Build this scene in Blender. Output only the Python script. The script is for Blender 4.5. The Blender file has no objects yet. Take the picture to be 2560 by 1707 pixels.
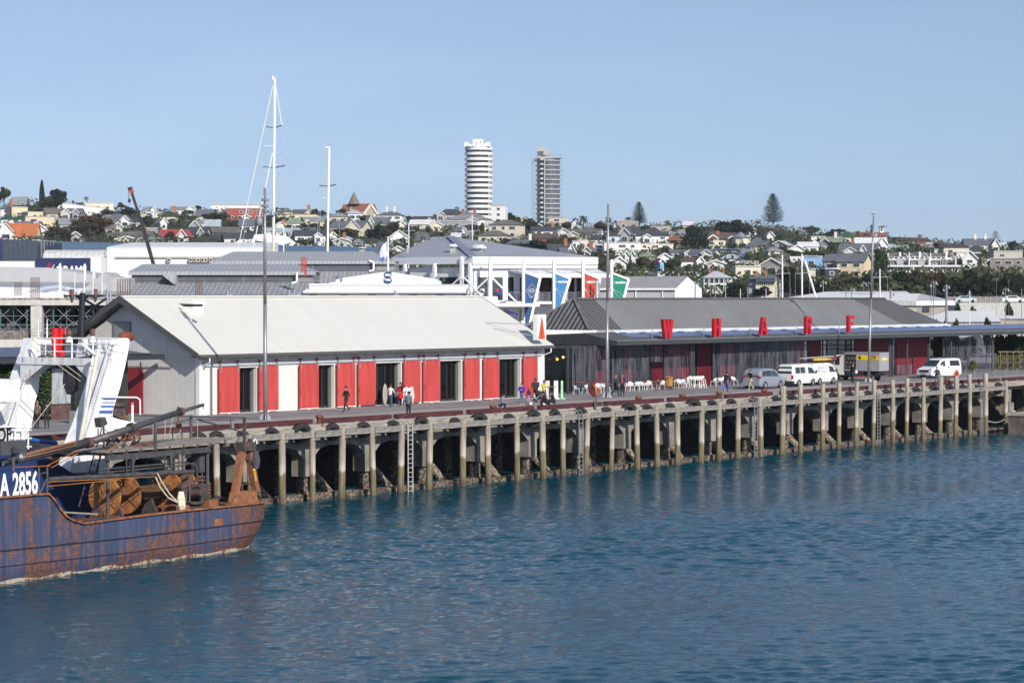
import bpy,math,random
from mathutils import Vector,Matrix
R=math.radians
sc=bpy.context.scene
COL=sc.collection
# ------------------------------------------------------------------ camera, sky, sun
FPX,HOR,CX,CY=6500.0,741.0,1280.0,853.5
CAMZ=8.0
FH=Vector((.8151,.5793,0)).normalized()
RT=Vector((FH.y,-FH.x,0))
PIT=math.atan((CY-HOR)/FPX)
FW=Vector((FH.x*math.cos(PIT),FH.y*math.cos(PIT),-math.sin(PIT)))
UP=RT.cross(FW)
CAM=Vector((0,0,CAMZ))
cd=bpy.data.cameras.new('camera')
cd.sensor_width=36;cd.lens=36*FPX/2560;cd.clip_start=1;cd.clip_end=6000
co=bpy.data.objects.new('camera',cd);COL.objects.link(co)
co.location=CAM;co.rotation_euler=FW.to_track_quat('-Z','Y').to_euler()
sc.camera=co
SUN_AZ = Vector((.41, .912, 0)).normalized()     # way the light travels on the ground
SUN_EL=R(29)
w=bpy.data.worlds.new("World");sc.world=w;w.use_nodes=True
nt=w.node_tree;bg=nt.nodes['Background']
sky=nt.nodes.new('ShaderNodeTexSky');sky.sky_type='NISHITA';sky.sun_disc=False
sky.sun_elevation=SUN_EL;sky.sun_rotation=math.atan2(-SUN_AZ.x,-SUN_AZ.y)
sky.altitude=0;sky.air_density=1.0;sky.dust_density=.4;sky.ozone_density=3.0
# thin wisps of cloud over the clear blue
tc=nt.nodes.new('ShaderNodeTexCoord');mp=nt.nodes.new('ShaderNodeMapping')
mp.inputs['Scale'].default_value=(2.2,2.2,14)
ns=nt.nodes.new('ShaderNodeTexNoise');ns.inputs['Scale'].default_value=2.2;ns.inputs['Detail'].default_value=6
rp=nt.nodes.new('ShaderNodeValToRGB');rp.color_ramp.elements[0].position=.52;rp.color_ramp.elements[1].position=.9
rp.color_ramp.elements[0].color=(0,0,0,1);rp.color_ramp.elements[1].color=(.2,.2,.2,1)
mx=nt.nodes.new('ShaderNodeMix');mx.data_type='RGBA'
gm=nt.nodes.new('ShaderNodeMix');gm.data_type='RGBA';gm.blend_type='MULTIPLY';gm.inputs['Factor'].default_value=1
gm.inputs['B'].default_value=(.97,.85,.83,1)
L=nt.links.new
# a clear winter sky: read the gradient a little higher so the blue reaches down to the skyline
va=nt.nodes.new('ShaderNodeVectorMath');va.operation='ADD';va.inputs[1].default_value=(0,0,.10)
vn=nt.nodes.new('ShaderNodeVectorMath');vn.operation='NORMALIZE'
L(tc.outputs['Generated'],va.inputs[0]);L(va.outputs[0],vn.inputs[0]);L(vn.outputs[0],sky.inputs['Vector'])
L(tc.outputs['Generated'],mp.inputs['Vector']);L(mp.outputs[0],ns.inputs['Vector']);L(ns.outputs[0],rp.inputs[0])
L(sky.outputs[0],gm.inputs['A']);L(gm.outputs['Result'],mx.inputs['A']);L(rp.outputs[0],mx.inputs['Factor'])
mx.inputs['B'].default_value=(6.2,6.4,7.2,1);L(mx.outputs['Result'],bg.inputs['Color'])
bg.inputs['Strength'].default_value=.132
sd=bpy.data.lights.new('sun','SUN');sd.energy=4.3;sd.angle=R(.53);sd.color=(1,.95,.87)
so=bpy.data.objects.new('sun',sd);COL.objects.link(so)
so.rotation_euler=Vector((SUN_AZ.x*math.cos(SUN_EL),SUN_AZ.y*math.cos(SUN_EL),-math.sin(SUN_EL))).to_track_quat('-Z','Y').to_euler()
vs=sc.view_settings;vs.view_transform='Standard';vs.look='None';vs.exposure=0.2;vs.gamma=1;vs.use_curve_mapping=False
sc.cycles.max_bounces=6;sc.cycles.diffuse_bounces=2;sc.cycles.glossy_bounces=3;sc.cycles.transparent_max_bounces=12
sc.cycles.transmission_bounces=4;sc.cycles.caustics_reflective=False;sc.cycles.caustics_refractive=False
sc.cycles.use_denoising=True
# ------------------------------------------------------------------ measuring helpers (pixels of the 2560 wide photograph)
def ray(px,py):
 return FW + RT*((px-CX)/FPX) + UP*((CY-py)/FPX)
def pz(px,py,z):
 r=ray(px,py);return CAM + r*((z-CAMZ)/r.z)
def pv(px,py,v):
 r=ray(px,py);return CAM + r*(v/r.y)
def pu(px,py,u):
 r=ray(px,py);return CAM + r*(u/r.x)
def pdp(px,py,d):
 r=ray(px,py);return CAM + r*(d/r.dot(FH))
def uv_at(px,v):
 return pv(px,HOR,v).x
# ------------------------------------------------------------------ mesh builder
class MB:
 def __init__(s): s.v=[];s.f=[];s.m=[]
 def add(s,vs,fs,mi=0):
  n=len(s.v);s.v += [tuple(p) for p in vs]
  s.f += [tuple(i+n for i in f) for f in fs];s.m += [mi]*len(fs);return s
 def box(s,x0,x1,y0,y1,z0,z1,mi=0):
  return s.add([(x0,y0,z0),(x1,y0,z0),(x1,y1,z0),(x0,y1,z0),(x0,y0,z1),(x1,y0,z1),(x1,y1,z1),(x0,y1,z1)],
                     [(0,3,2,1),(4,5,6,7),(0,1,5,4),(1,2,6,5),(2,3,7,6),(3,0,4,7)],mi)
 def beam(s,a,b,w,h=None,mi=0,up=(0,0,1)):
  a=Vector(a);b=Vector(b);d=(b-a).normalized();h=h or w
  u=Vector(up)
  if abs(d.dot(u)) > .98: u=Vector((1,0,0))
  x=d.cross(u).normalized();y=x.cross(d).normalized()
  q=[x*(w/2)*i+y*(h/2)*j for i,j in ((-1,-1),(1,-1),(1,1),(-1,1))]
  return s.add([a+k for k in q]+[b+k for k in q],[(0,1,2,3),(7,6,5,4),(0,4,5,1),(1,5,6,2),(2,6,7,3),(3,7,4,0)],mi)
 def tube(s,a,b,r0,r1=None,n=8,mi=0,cap=True):
  a=Vector(a);b=Vector(b);r1=r0 if r1 is None else r1
  d=(b-a)
  if d.length < 1e-6: return s
  d.normalize();x=d.orthogonal().normalized();y=d.cross(x)
  vs=[]
  for p,r in ((a,r0),(b,r1)):
   for i in range(n):
    t=2*math.pi*i/n;vs.append(p+x*(r*math.cos(t))+y*(r*math.sin(t)))
  fs=[(i,(i+1) % n,n+(i+1) % n,n+i) for i in range(n)]
  if cap: fs += [tuple(reversed(range(n))),tuple(range(n,2*n))]
  return s.add(vs,fs,mi)
 def path(s,pts,r,n=6,mi=0):
  for a,b in zip(pts[:-1],pts[1:]): s.tube(a,b,r,r,n,mi)
  return s
 def prism(s,pts,ext,mi=0,mside=None):
  pts=[Vector(p) for p in pts];e=Vector(ext);n=len(pts)
  s.add(pts+[p+e for p in pts],[tuple(reversed(range(n))),tuple(range(n,2*n))],mi)
  k=len(s.v)-2*n
  for i in range(n):
   s.f.append((k+i,k+(i+1) % n,k+n+(i+1) % n,k+n+i));s.m.append(mi if mside is None else mside)
  return s
 def lathe(s,c,prof,n=12,mi=0,ax='z',sq=(1,1)):
  c=Vector(c);vs=[]
  for r,h in prof:
   for i in range(n):
    t=2*math.pi*i/n;a,b=r*math.cos(t)*sq[0],r*math.sin(t)*sq[1]
    vs.append(c+(Vector((a,b,h)) if ax == 'z' else Vector((h,a,b)) if ax == 'x' else Vector((a,h,b))))
  fs=[]
  for j in range(len(prof)-1):
   for i in range(n):
    fs.append((j*n+i,j*n+(i+1) % n,(j+1)*n+(i+1) % n,(j+1)*n+i))
  fs += [tuple(reversed(range(n))),tuple(range((len(prof)-1)*n,len(prof)*n))]
  return s.add(vs,fs,mi)
 def ball(s,c,r,mi=0,n=8,sc_=(1,1,1)):
  prof=[(max(.001,math.sin(math.pi*j/n)),-math.cos(math.pi*j/n)) for j in range(n+1)]
  c=Vector(c);vs=[];m=n+2
  for a,h in prof:
   for i in range(m):
    t=2*math.pi*i/m;vs.append(c+Vector((a*r*math.cos(t)*sc_[0],a*r*math.sin(t)*sc_[1],h*r*sc_[2])))
  return s.add(vs,[(j*m+i,j*m+(i+1) % m,(j+1)*m+(i+1) % m,(j+1)*m+i) for j in range(n) for i in range(m)],mi)
 def torus(s,c,R0,r0,ax='y',n=16,k=8,mi=0,sq=1):
  c=Vector(c);vs=[]
  for i in range(n):
   t=2*math.pi*i/n
   for j in range(k):
    p=2*math.pi*j/k;q=R0+r0*math.cos(p)
    a,b,h=q*math.cos(t),q*math.sin(t),r0*math.sin(p)*sq
    vs.append(c+(Vector((a,h,b)) if ax == 'y' else Vector((h,a,b)) if ax == 'x' else Vector((a,b,h))))
  return s.add(vs,[(i*k+j,((i+1) % n)*k+j,((i+1) % n)*k+(j+1) % k,i*k+(j+1) % k) for i in range(n) for j in range(k)],mi)
 def quad(s,a,b,c,d,mi=0): return s.add([a,b,c,d],[(0,1,2,3)],mi)
ORG={}
def build(mb,name,mats,parent=None,org=None,smooth=False):
 if parent is not None and org is None: org=ORG.get(parent.name,(0,0,0))
 org=Vector(org or (0,0,0))
 me=bpy.data.meshes.new(name)
 me.from_pydata([tuple(Vector(p)-org) for p in mb.v],[],mb.f)
 if not isinstance(mats,(list,tuple)): mats=[mats]
 for m in mats: me.materials.append(m)
 if len(mats) > 1: me.polygons.foreach_set('material_index',mb.m)
 if smooth: me.polygons.foreach_set('use_smooth',[True]*len(me.polygons))
 me.update()
 o=bpy.data.objects.new(name,me);COL.objects.link(o)
 if parent is not None: o.parent=parent;ORG[o.name]=org
 else: o.location=org;ORG[o.name]=org
 return o
def tag(o,label=None,cat=None,group=None,kind=None):
 if label: o['label']=label
 if cat: o['category']=cat
 if group: o['group']=group
 if kind: o['kind']=kind
 return o
def thing(name,label,cat,loc=(0,0,0),group=None,rz=0,local=False):
 o=bpy.data.objects.new(name,None);COL.objects.link(o);o.location=loc;o.rotation_euler=(0,0,rz)
 o.empty_display_size=.3
 ORG[o.name]=Vector((0,0,0)) if local else Vector(loc)
 return tag(o,label,cat,group)
def solo(mb,name,mats,label,cat,loc=(0,0,0),group=None,smooth=False,kind=None):
 return tag(build(mb,name,mats,None,loc,smooth),label,cat,group,kind)
def struct(mb,name,mats,smooth=False): return tag(build(mb,name,mats,smooth=smooth),kind='structure')
KIDS={}
def copy_tree(o,label=None,group=None,loc=None,rz=None,scale=None,parent=None):
 c=o.copy();COL.objects.link(c)
 if parent is not None: c.parent=parent
 if label: c['label']=label
 if group: c['group']=group
 if loc is not None: c.location=loc
 if rz is not None: c.rotation_euler=(0,0,rz)
 if scale is not None: c.scale=scale
 for ch in o.children: copy_tree(ch,parent=c)
 return c
# ------------------------------------------------------------------ materials
MC={}
def mat(key,col=(.5,.5,.5),rough=.7,metal=0,var=.12,scale=1.5,spec=.4,stripe=None,bump=None,coord='Object',col2=None,stretch=(1,1,1),detail=3,alpha=None,ramp=(.35,.65),emit=None):
 if key in MC: return MC[key]
 m=bpy.data.materials.new(key);m.use_nodes=True;n=m.node_tree;b=n.nodes['Principled BSDF'];L=n.links.new
 b.inputs['Roughness'].default_value=rough;b.inputs['Metallic'].default_value=metal
 b.inputs['Specular IOR Level'].default_value=spec
 MC[key]=m
 tc=n.nodes.new('ShaderNodeTexCoord');mp=n.nodes.new('ShaderNodeMapping');mp.inputs['Scale'].default_value=stretch
 if coord == 'World':
  g=n.nodes.new('ShaderNodeNewGeometry');L(g.outputs['Position'],mp.inputs[0]);src=g.outputs['Position']
 else: L(tc.outputs[coord],mp.inputs[0]);src=tc.outputs[coord]
 no=n.nodes.new('ShaderNodeTexNoise');no.inputs['Scale'].default_value=scale;no.inputs['Detail'].default_value=detail
 L(mp.outputs[0],no.inputs['Vector'])
 r=n.nodes.new('ShaderNodeValToRGB');e=r.color_ramp.elements;e[0].position,e[1].position=ramp
 c2=col2 or tuple(min(1,c*(1+var)) for c in col);c1=col if col2 else tuple(c*(1-var) for c in col)
 e[0].color=(*c1,1);e[1].color=(*c2,1);L(no.outputs[0],r.inputs[0]);out=r.outputs[0]
 if stripe:                      # (axis, period, darkening, bump)
  ax,per,dk,bp=stripe
  sx=n.nodes.new('ShaderNodeSeparateXYZ');L(src,sx.inputs[0])
  mu=n.nodes.new('ShaderNodeMath');mu.operation='MULTIPLY';mu.inputs[1].default_value=2*math.pi/per;L(sx.outputs[ax],mu.inputs[0])
  si=n.nodes.new('ShaderNodeMath');si.operation='SINE';L(mu.outputs[0],si.inputs[0])
  mr=n.nodes.new('ShaderNodeMapRange');mr.inputs[1].default_value=-1;mr.inputs[2].default_value=1
  mr.inputs[3].default_value=1-dk;mr.inputs[4].default_value=1;L(si.outputs[0],mr.inputs[0])
  mm=n.nodes.new('ShaderNodeMix');mm.data_type='RGBA';mm.blend_type='MULTIPLY';mm.inputs['Factor'].default_value=1
  L(out,mm.inputs['A']);L(mr.outputs[0],mm.inputs['B']);out=mm.outputs['Result']
  if bp:
   bu=n.nodes.new('ShaderNodeBump');bu.inputs['Strength'].default_value=bp;bu.inputs['Distance'].default_value=per*.3
   L(si.outputs[0],bu.inputs['Height']);L(bu.outputs[0],b.inputs['Normal'])
 if bump and not (stripe and stripe[3]):
  n2=n.nodes.new('ShaderNodeTexNoise');n2.inputs['Scale'].default_value=bump[0];n2.inputs['Detail'].default_value=4;L(mp.outputs[0],n2.inputs['Vector'])
  bu=n.nodes.new('ShaderNodeBump');bu.inputs['Strength'].default_value=bump[1];bu.inputs['Distance'].default_value=bump[2]
  L(n2.outputs[0],bu.inputs['Height']);L(bu.outputs[0],b.inputs['Normal'])
 L(out,b.inputs['Base Color'])
 if alpha is not None: b.inputs['Alpha'].default_value=alpha
 if emit: b.inputs['Emission Color'].default_value=(*emit[0],1);b.inputs['Emission Strength'].default_value=emit[1]
 return m
def streak(key,base,rust,amount=.5,sx=2.0,sz=.25,fine=6,rough=.75,rust2=(.22,.07,.03),grad=None):
 """painted steel with rust runs; grad=(axis, from, to) adds rust where the coordinate goes from..to"""
 if key in MC: return MC[key]
 m=bpy.data.materials.new(key);m.use_nodes=True;MC[key]=m;n=m.node_tree;b=n.nodes['Principled BSDF'];L=n.links.new
 b.inputs['Roughness'].default_value=rough
 tc=n.nodes.new('ShaderNodeTexCoord');mp=n.nodes.new('ShaderNodeMapping');mp.inputs['Scale'].default_value=(sx,sx,sz);L(tc.outputs['Object'],mp.inputs[0])
 a=n.nodes.new('ShaderNodeTexNoise');a.inputs['Scale'].default_value=1;a.inputs['Detail'].default_value=8;a.inputs['Roughness'].default_value=.65;L(mp.outputs[0],a.inputs['Vector'])
 c=n.nodes.new('ShaderNodeTexNoise');c.inputs['Scale'].default_value=fine;c.inputs['Detail'].default_value=5;L(tc.outputs['Object'],c.inputs['Vector'])
 add=n.nodes.new('ShaderNodeMath');add.operation='MULTIPLY_ADD';add.inputs[1].default_value=.35;L(c.outputs[0],add.inputs[0]);L(a.outputs[0],add.inputs[2])
 lo=n.nodes.new('ShaderNodeTexNoise');lo.inputs['Scale'].default_value=.42;lo.inputs['Detail'].default_value=3;L(tc.outputs['Object'],lo.inputs['Vector'])
 ml=n.nodes.new('ShaderNodeMath');ml.operation='MULTIPLY_ADD';ml.inputs[1].default_value=.8;L(lo.outputs[0],ml.inputs[0]);sb_=n.nodes.new('ShaderNodeMath');sb_.operation='SUBTRACT';sb_.inputs[1].default_value=.4;L(add.outputs[0],sb_.inputs[0]);L(sb_.outputs[0],ml.inputs[2])
 val=ml.outputs[0]
 for ax,f,t,k in (grad or []):
  sp=n.nodes.new('ShaderNodeSeparateXYZ');L(tc.outputs['Object'],sp.inputs[0])
  mr=n.nodes.new('ShaderNodeMapRange');mr.inputs[1].default_value=f;mr.inputs[2].default_value=t;mr.inputs[3].default_value=0;mr.inputs[4].default_value=k;L(sp.outputs[ax],mr.inputs[0])
  ad=n.nodes.new('ShaderNodeMath');L(val,ad.inputs[0]);L(mr.outputs[0],ad.inputs[1]);val=ad.outputs[0]
 r=n.nodes.new('ShaderNodeValToRGB');e=r.color_ramp.elements;th=.95-.5*amount
 e[0].position=th-.07;e[0].color=(0,0,0,1);e[1].position=th+.07;e[1].color=(1,1,1,1);L(val,r.inputs[0])
 r2=n.nodes.new('ShaderNodeValToRGB');r2.color_ramp.elements[0].color=(*rust2,1);r2.color_ramp.elements[1].color=(*rust,1)
 r2.color_ramp.elements[0].position=.4;r2.color_ramp.elements[1].position=.6;L(c.outputs[0],r2.inputs[0])
 r3=n.nodes.new('ShaderNodeValToRGB');r3.color_ramp.elements[0].color=(*[x*.75 for x in base],1);r3.color_ramp.elements[1].color=(*[min(1,x*1.35+.01) for x in base],1)
 r3.color_ramp.elements[0].position=.35;r3.color_ramp.elements[1].position=.65;L(a.outputs[0],r3.inputs[0])
 mm=n.nodes.new('ShaderNodeMix');mm.data_type='RGBA';L(r.outputs[0],mm.inputs['Factor']);L(r3.outputs[0],mm.inputs['A']);L(r2.outputs[0],mm.inputs['B'])
 L(mm.outputs['Result'],b.inputs['Base Color'])
 bu=n.nodes.new('ShaderNodeBump');bu.inputs['Strength'].default_value=.3;bu.inputs['Distance'].default_value=.03;L(val,bu.inputs['Height']);L(bu.outputs[0],b.inputs['Normal'])
 return m
def glass_mat(key,col=(.02,.025,.03),rough=.06,spec=.8):
 return mat(key,col,rough,0,.5,.8,spec)
def text_obj(txt,name,size,depth,m,parent,loc,rot,shear=0,sx=1.0,bold=0,align='CENTER'):
 """raised lettering as a mesh; loc is the middle of the baseline, in the parent's coordinates"""
 cu=bpy.data.curves.new(name,'FONT');cu.body=txt;cu.size=size;cu.extrude=depth/2;cu.align_x=align;cu.shear=shear;cu.offset=bold
 cu.resolution_u=3
 t=bpy.data.objects.new('tmp',cu);COL.objects.link(t)
 bpy.context.view_layer.update()
 me=bpy.data.meshes.new_from_object(t.evaluated_get(bpy.context.evaluated_depsgraph_get()))
 bpy.data.objects.remove(t);bpy.data.curves.remove(cu)
 me.materials.clear();me.materials.append(m);me.name=name
 o=bpy.data.objects.new(name,me);COL.objects.link(o);o.parent=parent
 o.location=loc;o.rotation_euler=rot;o.scale=(sx,1,1)
 return o
WHITE=mat('white_paint',(.80,.80,.79),.5,var=.04)
DARK=mat('dark_steel',(.035,.037,.04),.5,var=.2)
BLACK=mat('black_rubber',(.018,.018,.02),.8,var=.3,scale=4)
GALV=mat('galvanised_steel',(.33,.33,.36),.45,.3,var=.1)
CONC=mat('weathered_concrete',(.235,.215,.18),.9,var=.35,scale=1.2,detail=8,ramp=(.3,.7),bump=(6,.4,.03))
# ------------------------------------------------------------------ water
WZ=-4.7
def water():
 from math import sin
 import numpy as np
 rng=np.random.RandomState(3)
 dd=66*np.exp(np.linspace(0,np.log(290/66),980));aa=np.linspace(-.27,.27,380)
 A,D=np.meshgrid(aa,dd)
 U=D*(FH.x+A*RT.x);V=D*(FH.y+A*RT.y)
 Z=np.zeros_like(U)
 for i in range(70):
  lam=.38*(2.0/.38)**rng.rand();a=math.radians(40)+rng.normal(0,.55)
  k=2*np.pi/lam;ph=rng.uniform(0,6.28)
  amp=.0042*lam**.8
  Z += amp*np.sin(k*(U*np.cos(a)+V*np.sin(a))+ph+1.2*np.sin(.23*U+.31*V+ph)+.8*np.sin(.41*V-.3*U+2*ph))
 patch=.8+.28*np.sin(.05*U+.11*V+1)*np.sin(.07*V-.03*U)+.22*np.sin(.021*U+.16*V+2*np.sin(.03*U-.05*V))
 Z *= patch
 keep=V < 112
 nV,nU=U.shape
 idx=-np.ones(U.shape,int);idx[keep]=np.arange(keep.sum())
 vs=np.stack([U[keep],V[keep],Z[keep]+WZ],1)
 a=idx[:-1,:-1];b=idx[:-1,1:];c=idx[1:,1:];d=idx[1:,:-1]
 ok=(a >= 0) & (b >= 0) & (c >= 0) & (d >= 0)
 fs=np.stack([a[ok],b[ok],c[ok],d[ok]],1)
 me=bpy.data.meshes.new('water');me.vertices.add(len(vs));me.vertices.foreach_set('co',vs.ravel())
 me.loops.add(len(fs)*4);me.loops.foreach_set('vertex_index',fs.ravel().astype('i'))
 me.polygons.add(len(fs));me.polygons.foreach_set('loop_start',np.arange(len(fs))*4);me.polygons.foreach_set('loop_total',np.full(len(fs),4))
 me.polygons.foreach_set('use_smooth',np.ones(len(fs),bool));me.update(calc_edges=True)
 m=bpy.data.materials.new('harbour_water');m.use_nodes=True;n=m.node_tree;b=n.nodes['Principled BSDF'];L=n.links.new
 b.inputs['Base Color'].default_value=(.002,.052,.078,1);b.inputs['Roughness'].default_value=.04;b.inputs['IOR'].default_value=1.33
 b.inputs['Specular IOR Level'].default_value=.33
 g=n.nodes.new('ShaderNodeNewGeometry');mr_=n.nodes.new('ShaderNodeMapping');mr_.inputs['Rotation'].default_value=(0,0,-math.atan2(FH.y,FH.x));L(g.outputs['Position'],mr_.inputs[0])
 mp=n.nodes.new('ShaderNodeMapping');mp.inputs['Scale'].default_value=(1,.42,1);L(mr_.outputs[0],mp.inputs[0])
 n1=n.nodes.new('ShaderNodeTexNoise');n1.inputs['Scale'].default_value=3.3;n1.inputs['Detail'].default_value=5;n1.inputs['Roughness'].default_value=.62;L(mp.outputs[0],n1.inputs['Vector'])
 bu=n.nodes.new('ShaderNodeBump');bu.inputs['Strength'].default_value=1;bu.inputs['Distance'].default_value=.06;L(n1.outputs[0],bu.inputs['Height']);L(bu.outputs[0],b.inputs['Normal'])
 me.materials.append(m)
 o=bpy.data.objects.new('water',me);COL.objects.link(o);tag(o,kind='structure')
 mb=MB();mb.quad((-400,-400,WZ-.16),(3000,-400,WZ-.16),(3000,113,WZ-.16),(-400,113,WZ-.16))
 struct(mb,'harbour_bed_water',m)
water()
# ------------------------------------------------------------------ ground and wharf deck
TIMBER=mat('deck_timber',(.40,.345,.315),.85,var=.2,scale=1,stretch=(.12,3,1),detail=6,stripe=(1,.6,.22,0))
ASPH=mat('deck_paving',(.24,.225,.225),.8,var=.22,scale=1,stretch=(.15,1.2,1),detail=6)
GRND=mat('ground_mix',(.16,.155,.145),.9,var=.3,scale=.05)
VE = 104.2      # wharf edge
mb=MB();mb.quad((-50,113,-.02),(4000,113,-.02),(4000,4000,-.02),(-50,4000,-.02));struct(mb,'ground',GRND)
mb=MB();mb.box(40,234,VE,113.2,-.5,0);struct(mb,'wharf_deck',TIMBER)
mb=MB();mb.quad((40,111.6,.006),(330,111.6,.006),(330,150,.006),(40,150,.006));struct(mb,'paving',ASPH)
mb=MB();mb.box(234.05,330,VE+1.0,113.2,-.6,0);struct(mb,'quay_pavement',mat('quay_conc',(.33,.31,.29),.9,var=.15))
WOODG=mat('grey_timber',(.36,.33,.29),.9,var=.3,scale=2,stretch=(.5,.5,3),detail=7,ramp=(.3,.7),bump=(8,.3,.02))
WOODB=mat('grey_beam',(.23,.215,.195),.9,var=.35,scale=2,stretch=(.6,4,4),detail=7,ramp=(.3,.7))
CAPW=mat('bleached_capping',(.30,.275,.23),.9,var=.4,scale=2,stretch=(.5,3,3),detail=7,ramp=(.3,.65))
KERB=mat('red_kerb_timber',(.075,.020,.022),.7,var=.25,scale=2,stretch=(.3,2,2))
def barn():
 m=mat('barnacles',(.045,.032,.024),.95,var=.3,scale=6,col2=(.30,.25,.19),detail=8,ramp=(.42,.68),bump=(9,1,.08));return m
BARN=barn()
def pilemat():
 m=bpy.data.materials.new('tidal_pile');m.use_nodes=True;n=m.node_tree;b=n.nodes['Principled BSDF'];L=n.links.new;b.inputs['Roughness'].default_value=.85
 g=n.nodes.new('ShaderNodeNewGeometry');sp=n.nodes.new('ShaderNodeSeparateXYZ');L(g.outputs['Position'],sp.inputs[0])
 tc=n.nodes.new('ShaderNodeTexCoord');oi=n.nodes.new('ShaderNodeObjectInfo')
 mp=n.nodes.new('ShaderNodeMapping');mp.inputs['Scale'].default_value=(5,5,.6);L(tc.outputs['Object'],mp.inputs[0]);L(oi.outputs['Random'],mp.inputs['Location'])
 no=n.nodes.new('ShaderNodeTexNoise');no.inputs['Scale'].default_value=1.3;no.inputs['Detail'].default_value=7;L(mp.outputs[0],no.inputs['Vector'])
 ad=n.nodes.new('ShaderNodeMath');ad.operation='MULTIPLY_ADD';ad.inputs[1].default_value=.9;L(no.outputs[0],ad.inputs[0]);L(sp.outputs[2],ad.inputs[2])
 a2=n.nodes.new('ShaderNodeMath');a2.operation='MULTIPLY_ADD';a2.inputs[1].default_value=.5;L(oi.outputs['Random'],a2.inputs[0]);L(ad.outputs[0],a2.inputs[2])
 mr=n.nodes.new('ShaderNodeMapRange');mr.inputs[1].default_value=-4.9;mr.inputs[2].default_value=1.0;L(a2.outputs[0],mr.inputs[0])
 r=n.nodes.new('ShaderNodeValToRGB');cr=r.color_ramp
 pts=[(0,(.05,.035,.025)),(.17,(.13,.10,.06)),(.26,(.19,.165,.095)),(.44,(.20,.155,.08)),(.475,(.50,.45,.38)),(.60,(.42,.36,.29)),(.75,(.29,.245,.195)),(1,(.36,.32,.265))]
 cr.elements[0].position=0;cr.elements[0].color=(*pts[0][1],1);cr.elements[1].position=1;cr.elements[1].color=(*pts[-1][1],1)
 for p,c in pts[1:-1]: e=cr.elements.new(p);e.color=(*c,1)
 L(mr.outputs[0],r.inputs[0])
 r2=n.nodes.new('ShaderNodeValToRGB');r2.color_ramp.elements[0].position=.3;r2.color_ramp.elements[0].color=(.55,.55,.55,1);r2.color_ramp.elements[1].position=.6;r2.color_ramp.elements[1].color=(1.1,1.1,1.1,1);L(no.outputs[0],r2.inputs[0])
 mm=n.nodes.new('ShaderNodeMix');mm.data_type='RGBA';mm.blend_type='MULTIPLY';mm.inputs['Factor'].default_value=1;L(r.outputs[0],mm.inputs['A']);L(r2.outputs[0],mm.inputs['B']);L(mm.outputs['Result'],b.inputs['Base Color'])
 bu=n.nodes.new('ShaderNodeBump');bu.inputs['Strength'].default_value=.5;bu.inputs['Distance'].default_value=.03;L(no.outputs[0],bu.inputs['Height']);L(bu.outputs[0],b.inputs['Normal'])
 return m
PILE=pilemat()
rnd=random.Random(5)
VP=103.35
# fender piles ------------------------------------------------------
pile_px=[704,780.5,856,929,1004,1075,1157.4,1218.4,1291.3,1354.6,1406.9,1469,1531.6,1591,1640.8,1693,1754.5,1798,1846,1900.4,1958.7,2001.8,2057.7,2099,2142.8,2186.6,2231.9,2269,2309.4,2353.2,2391.9,2424.5,2464.9,2515.6]
pile_top=[0.02,.05,.05,.0,.05,.1,.0,.0,.05,.05,.05,.0,.05,.05,.1,.05,.05,.05,.15,.3,1.0,1.1,1.0,1.0,1.0,1.05,1.0,1.05,1.05,1.05,1.05,1.1,1.1,.45]
pile_u=[uv_at(p,VP) for p in pile_px]
pu0=[pile_u[0]-3.0*k for k in (1,2,3,4,5)]
def mk_pile(u,top,lab):
 mb=MB();zs=[WZ-1.2,-3.6,-2.2,-1,top-.02,top+.0];lx,ly=rnd.uniform(-.22,.22),rnd.uniform(-.06,.06)
 vs=[];n=12;rr=rnd.uniform(.185,.24)
 for j,z in enumerate(zs):
  r=rr*(1.03,1.0,.99,1.0,1.0,.9)[j];k=(z-top)/6
  ox,oy=lx*k*-1+rnd.uniform(-.012,.012),ly*k*-1
  for i in range(n):
   t=6.2832*i/n;vs.append((u+ox+r*math.cos(t),VP+oy+r*math.sin(t),z))
 fs=[(j*n+i,j*n+(i+1)%n,(j+1)*n+(i+1)%n,(j+1)*n+i) for j in range(len(zs)-1) for i in range(n)]+[tuple(range((len(zs)-1)*n,len(zs)*n))]
 mb.add(vs,fs)
 for k in range(3): mb.box(u-.03,u+.03,VP-rr-.02,VP-rr+.02,top-.25-.22*k,top-.2-.22*k,1)
 o=solo(mb,'timber_pile',[PILE,DARK],lab,'pile',(u,VP,WZ),'timber fender piles along the wharf',smooth=False)
 for f in o.data.polygons: f.use_smooth=f.material_index == 0 and len(f.vertices) == 4
ORDW=['first','second','third','fourth','fifth','sixth','seventh','eighth','ninth','tenth','eleventh','twelfth','thirteenth','fourteenth','fifteenth','sixteenth','seventeenth','eighteenth','nineteenth','twentieth','twenty-first','twenty-second','twenty-third','twenty-fourth','twenty-fifth','twenty-sixth','twenty-seventh','twenty-eighth','twenty-ninth','thirtieth','thirty-first','thirty-second','thirty-third','thirty-fourth','thirty-fifth','thirty-sixth','thirty-seventh','thirty-eighth','thirty-ninth','fortieth','forty-first','forty-second']
for i,(u,t) in enumerate(zip(pile_u,pile_top)):
 mk_pile(u,t-.32 if t < .5 else t-.2,('tall' if t > .9 else 'short')+' weathered fender pile, %s along the wharf from the rusty stern' % ORDW[i])
mk_pile(pu0[0],-.3,'weathered fender pile seen through the rusty stern gallows')
mk_pile(pu0[1],-.3,'weathered pale fender pile standing behind the net drums and stern platform')
mk_pile(pu0[2],-.3,'wide pale fender pile behind the trawl drums, left of the next one')
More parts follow.
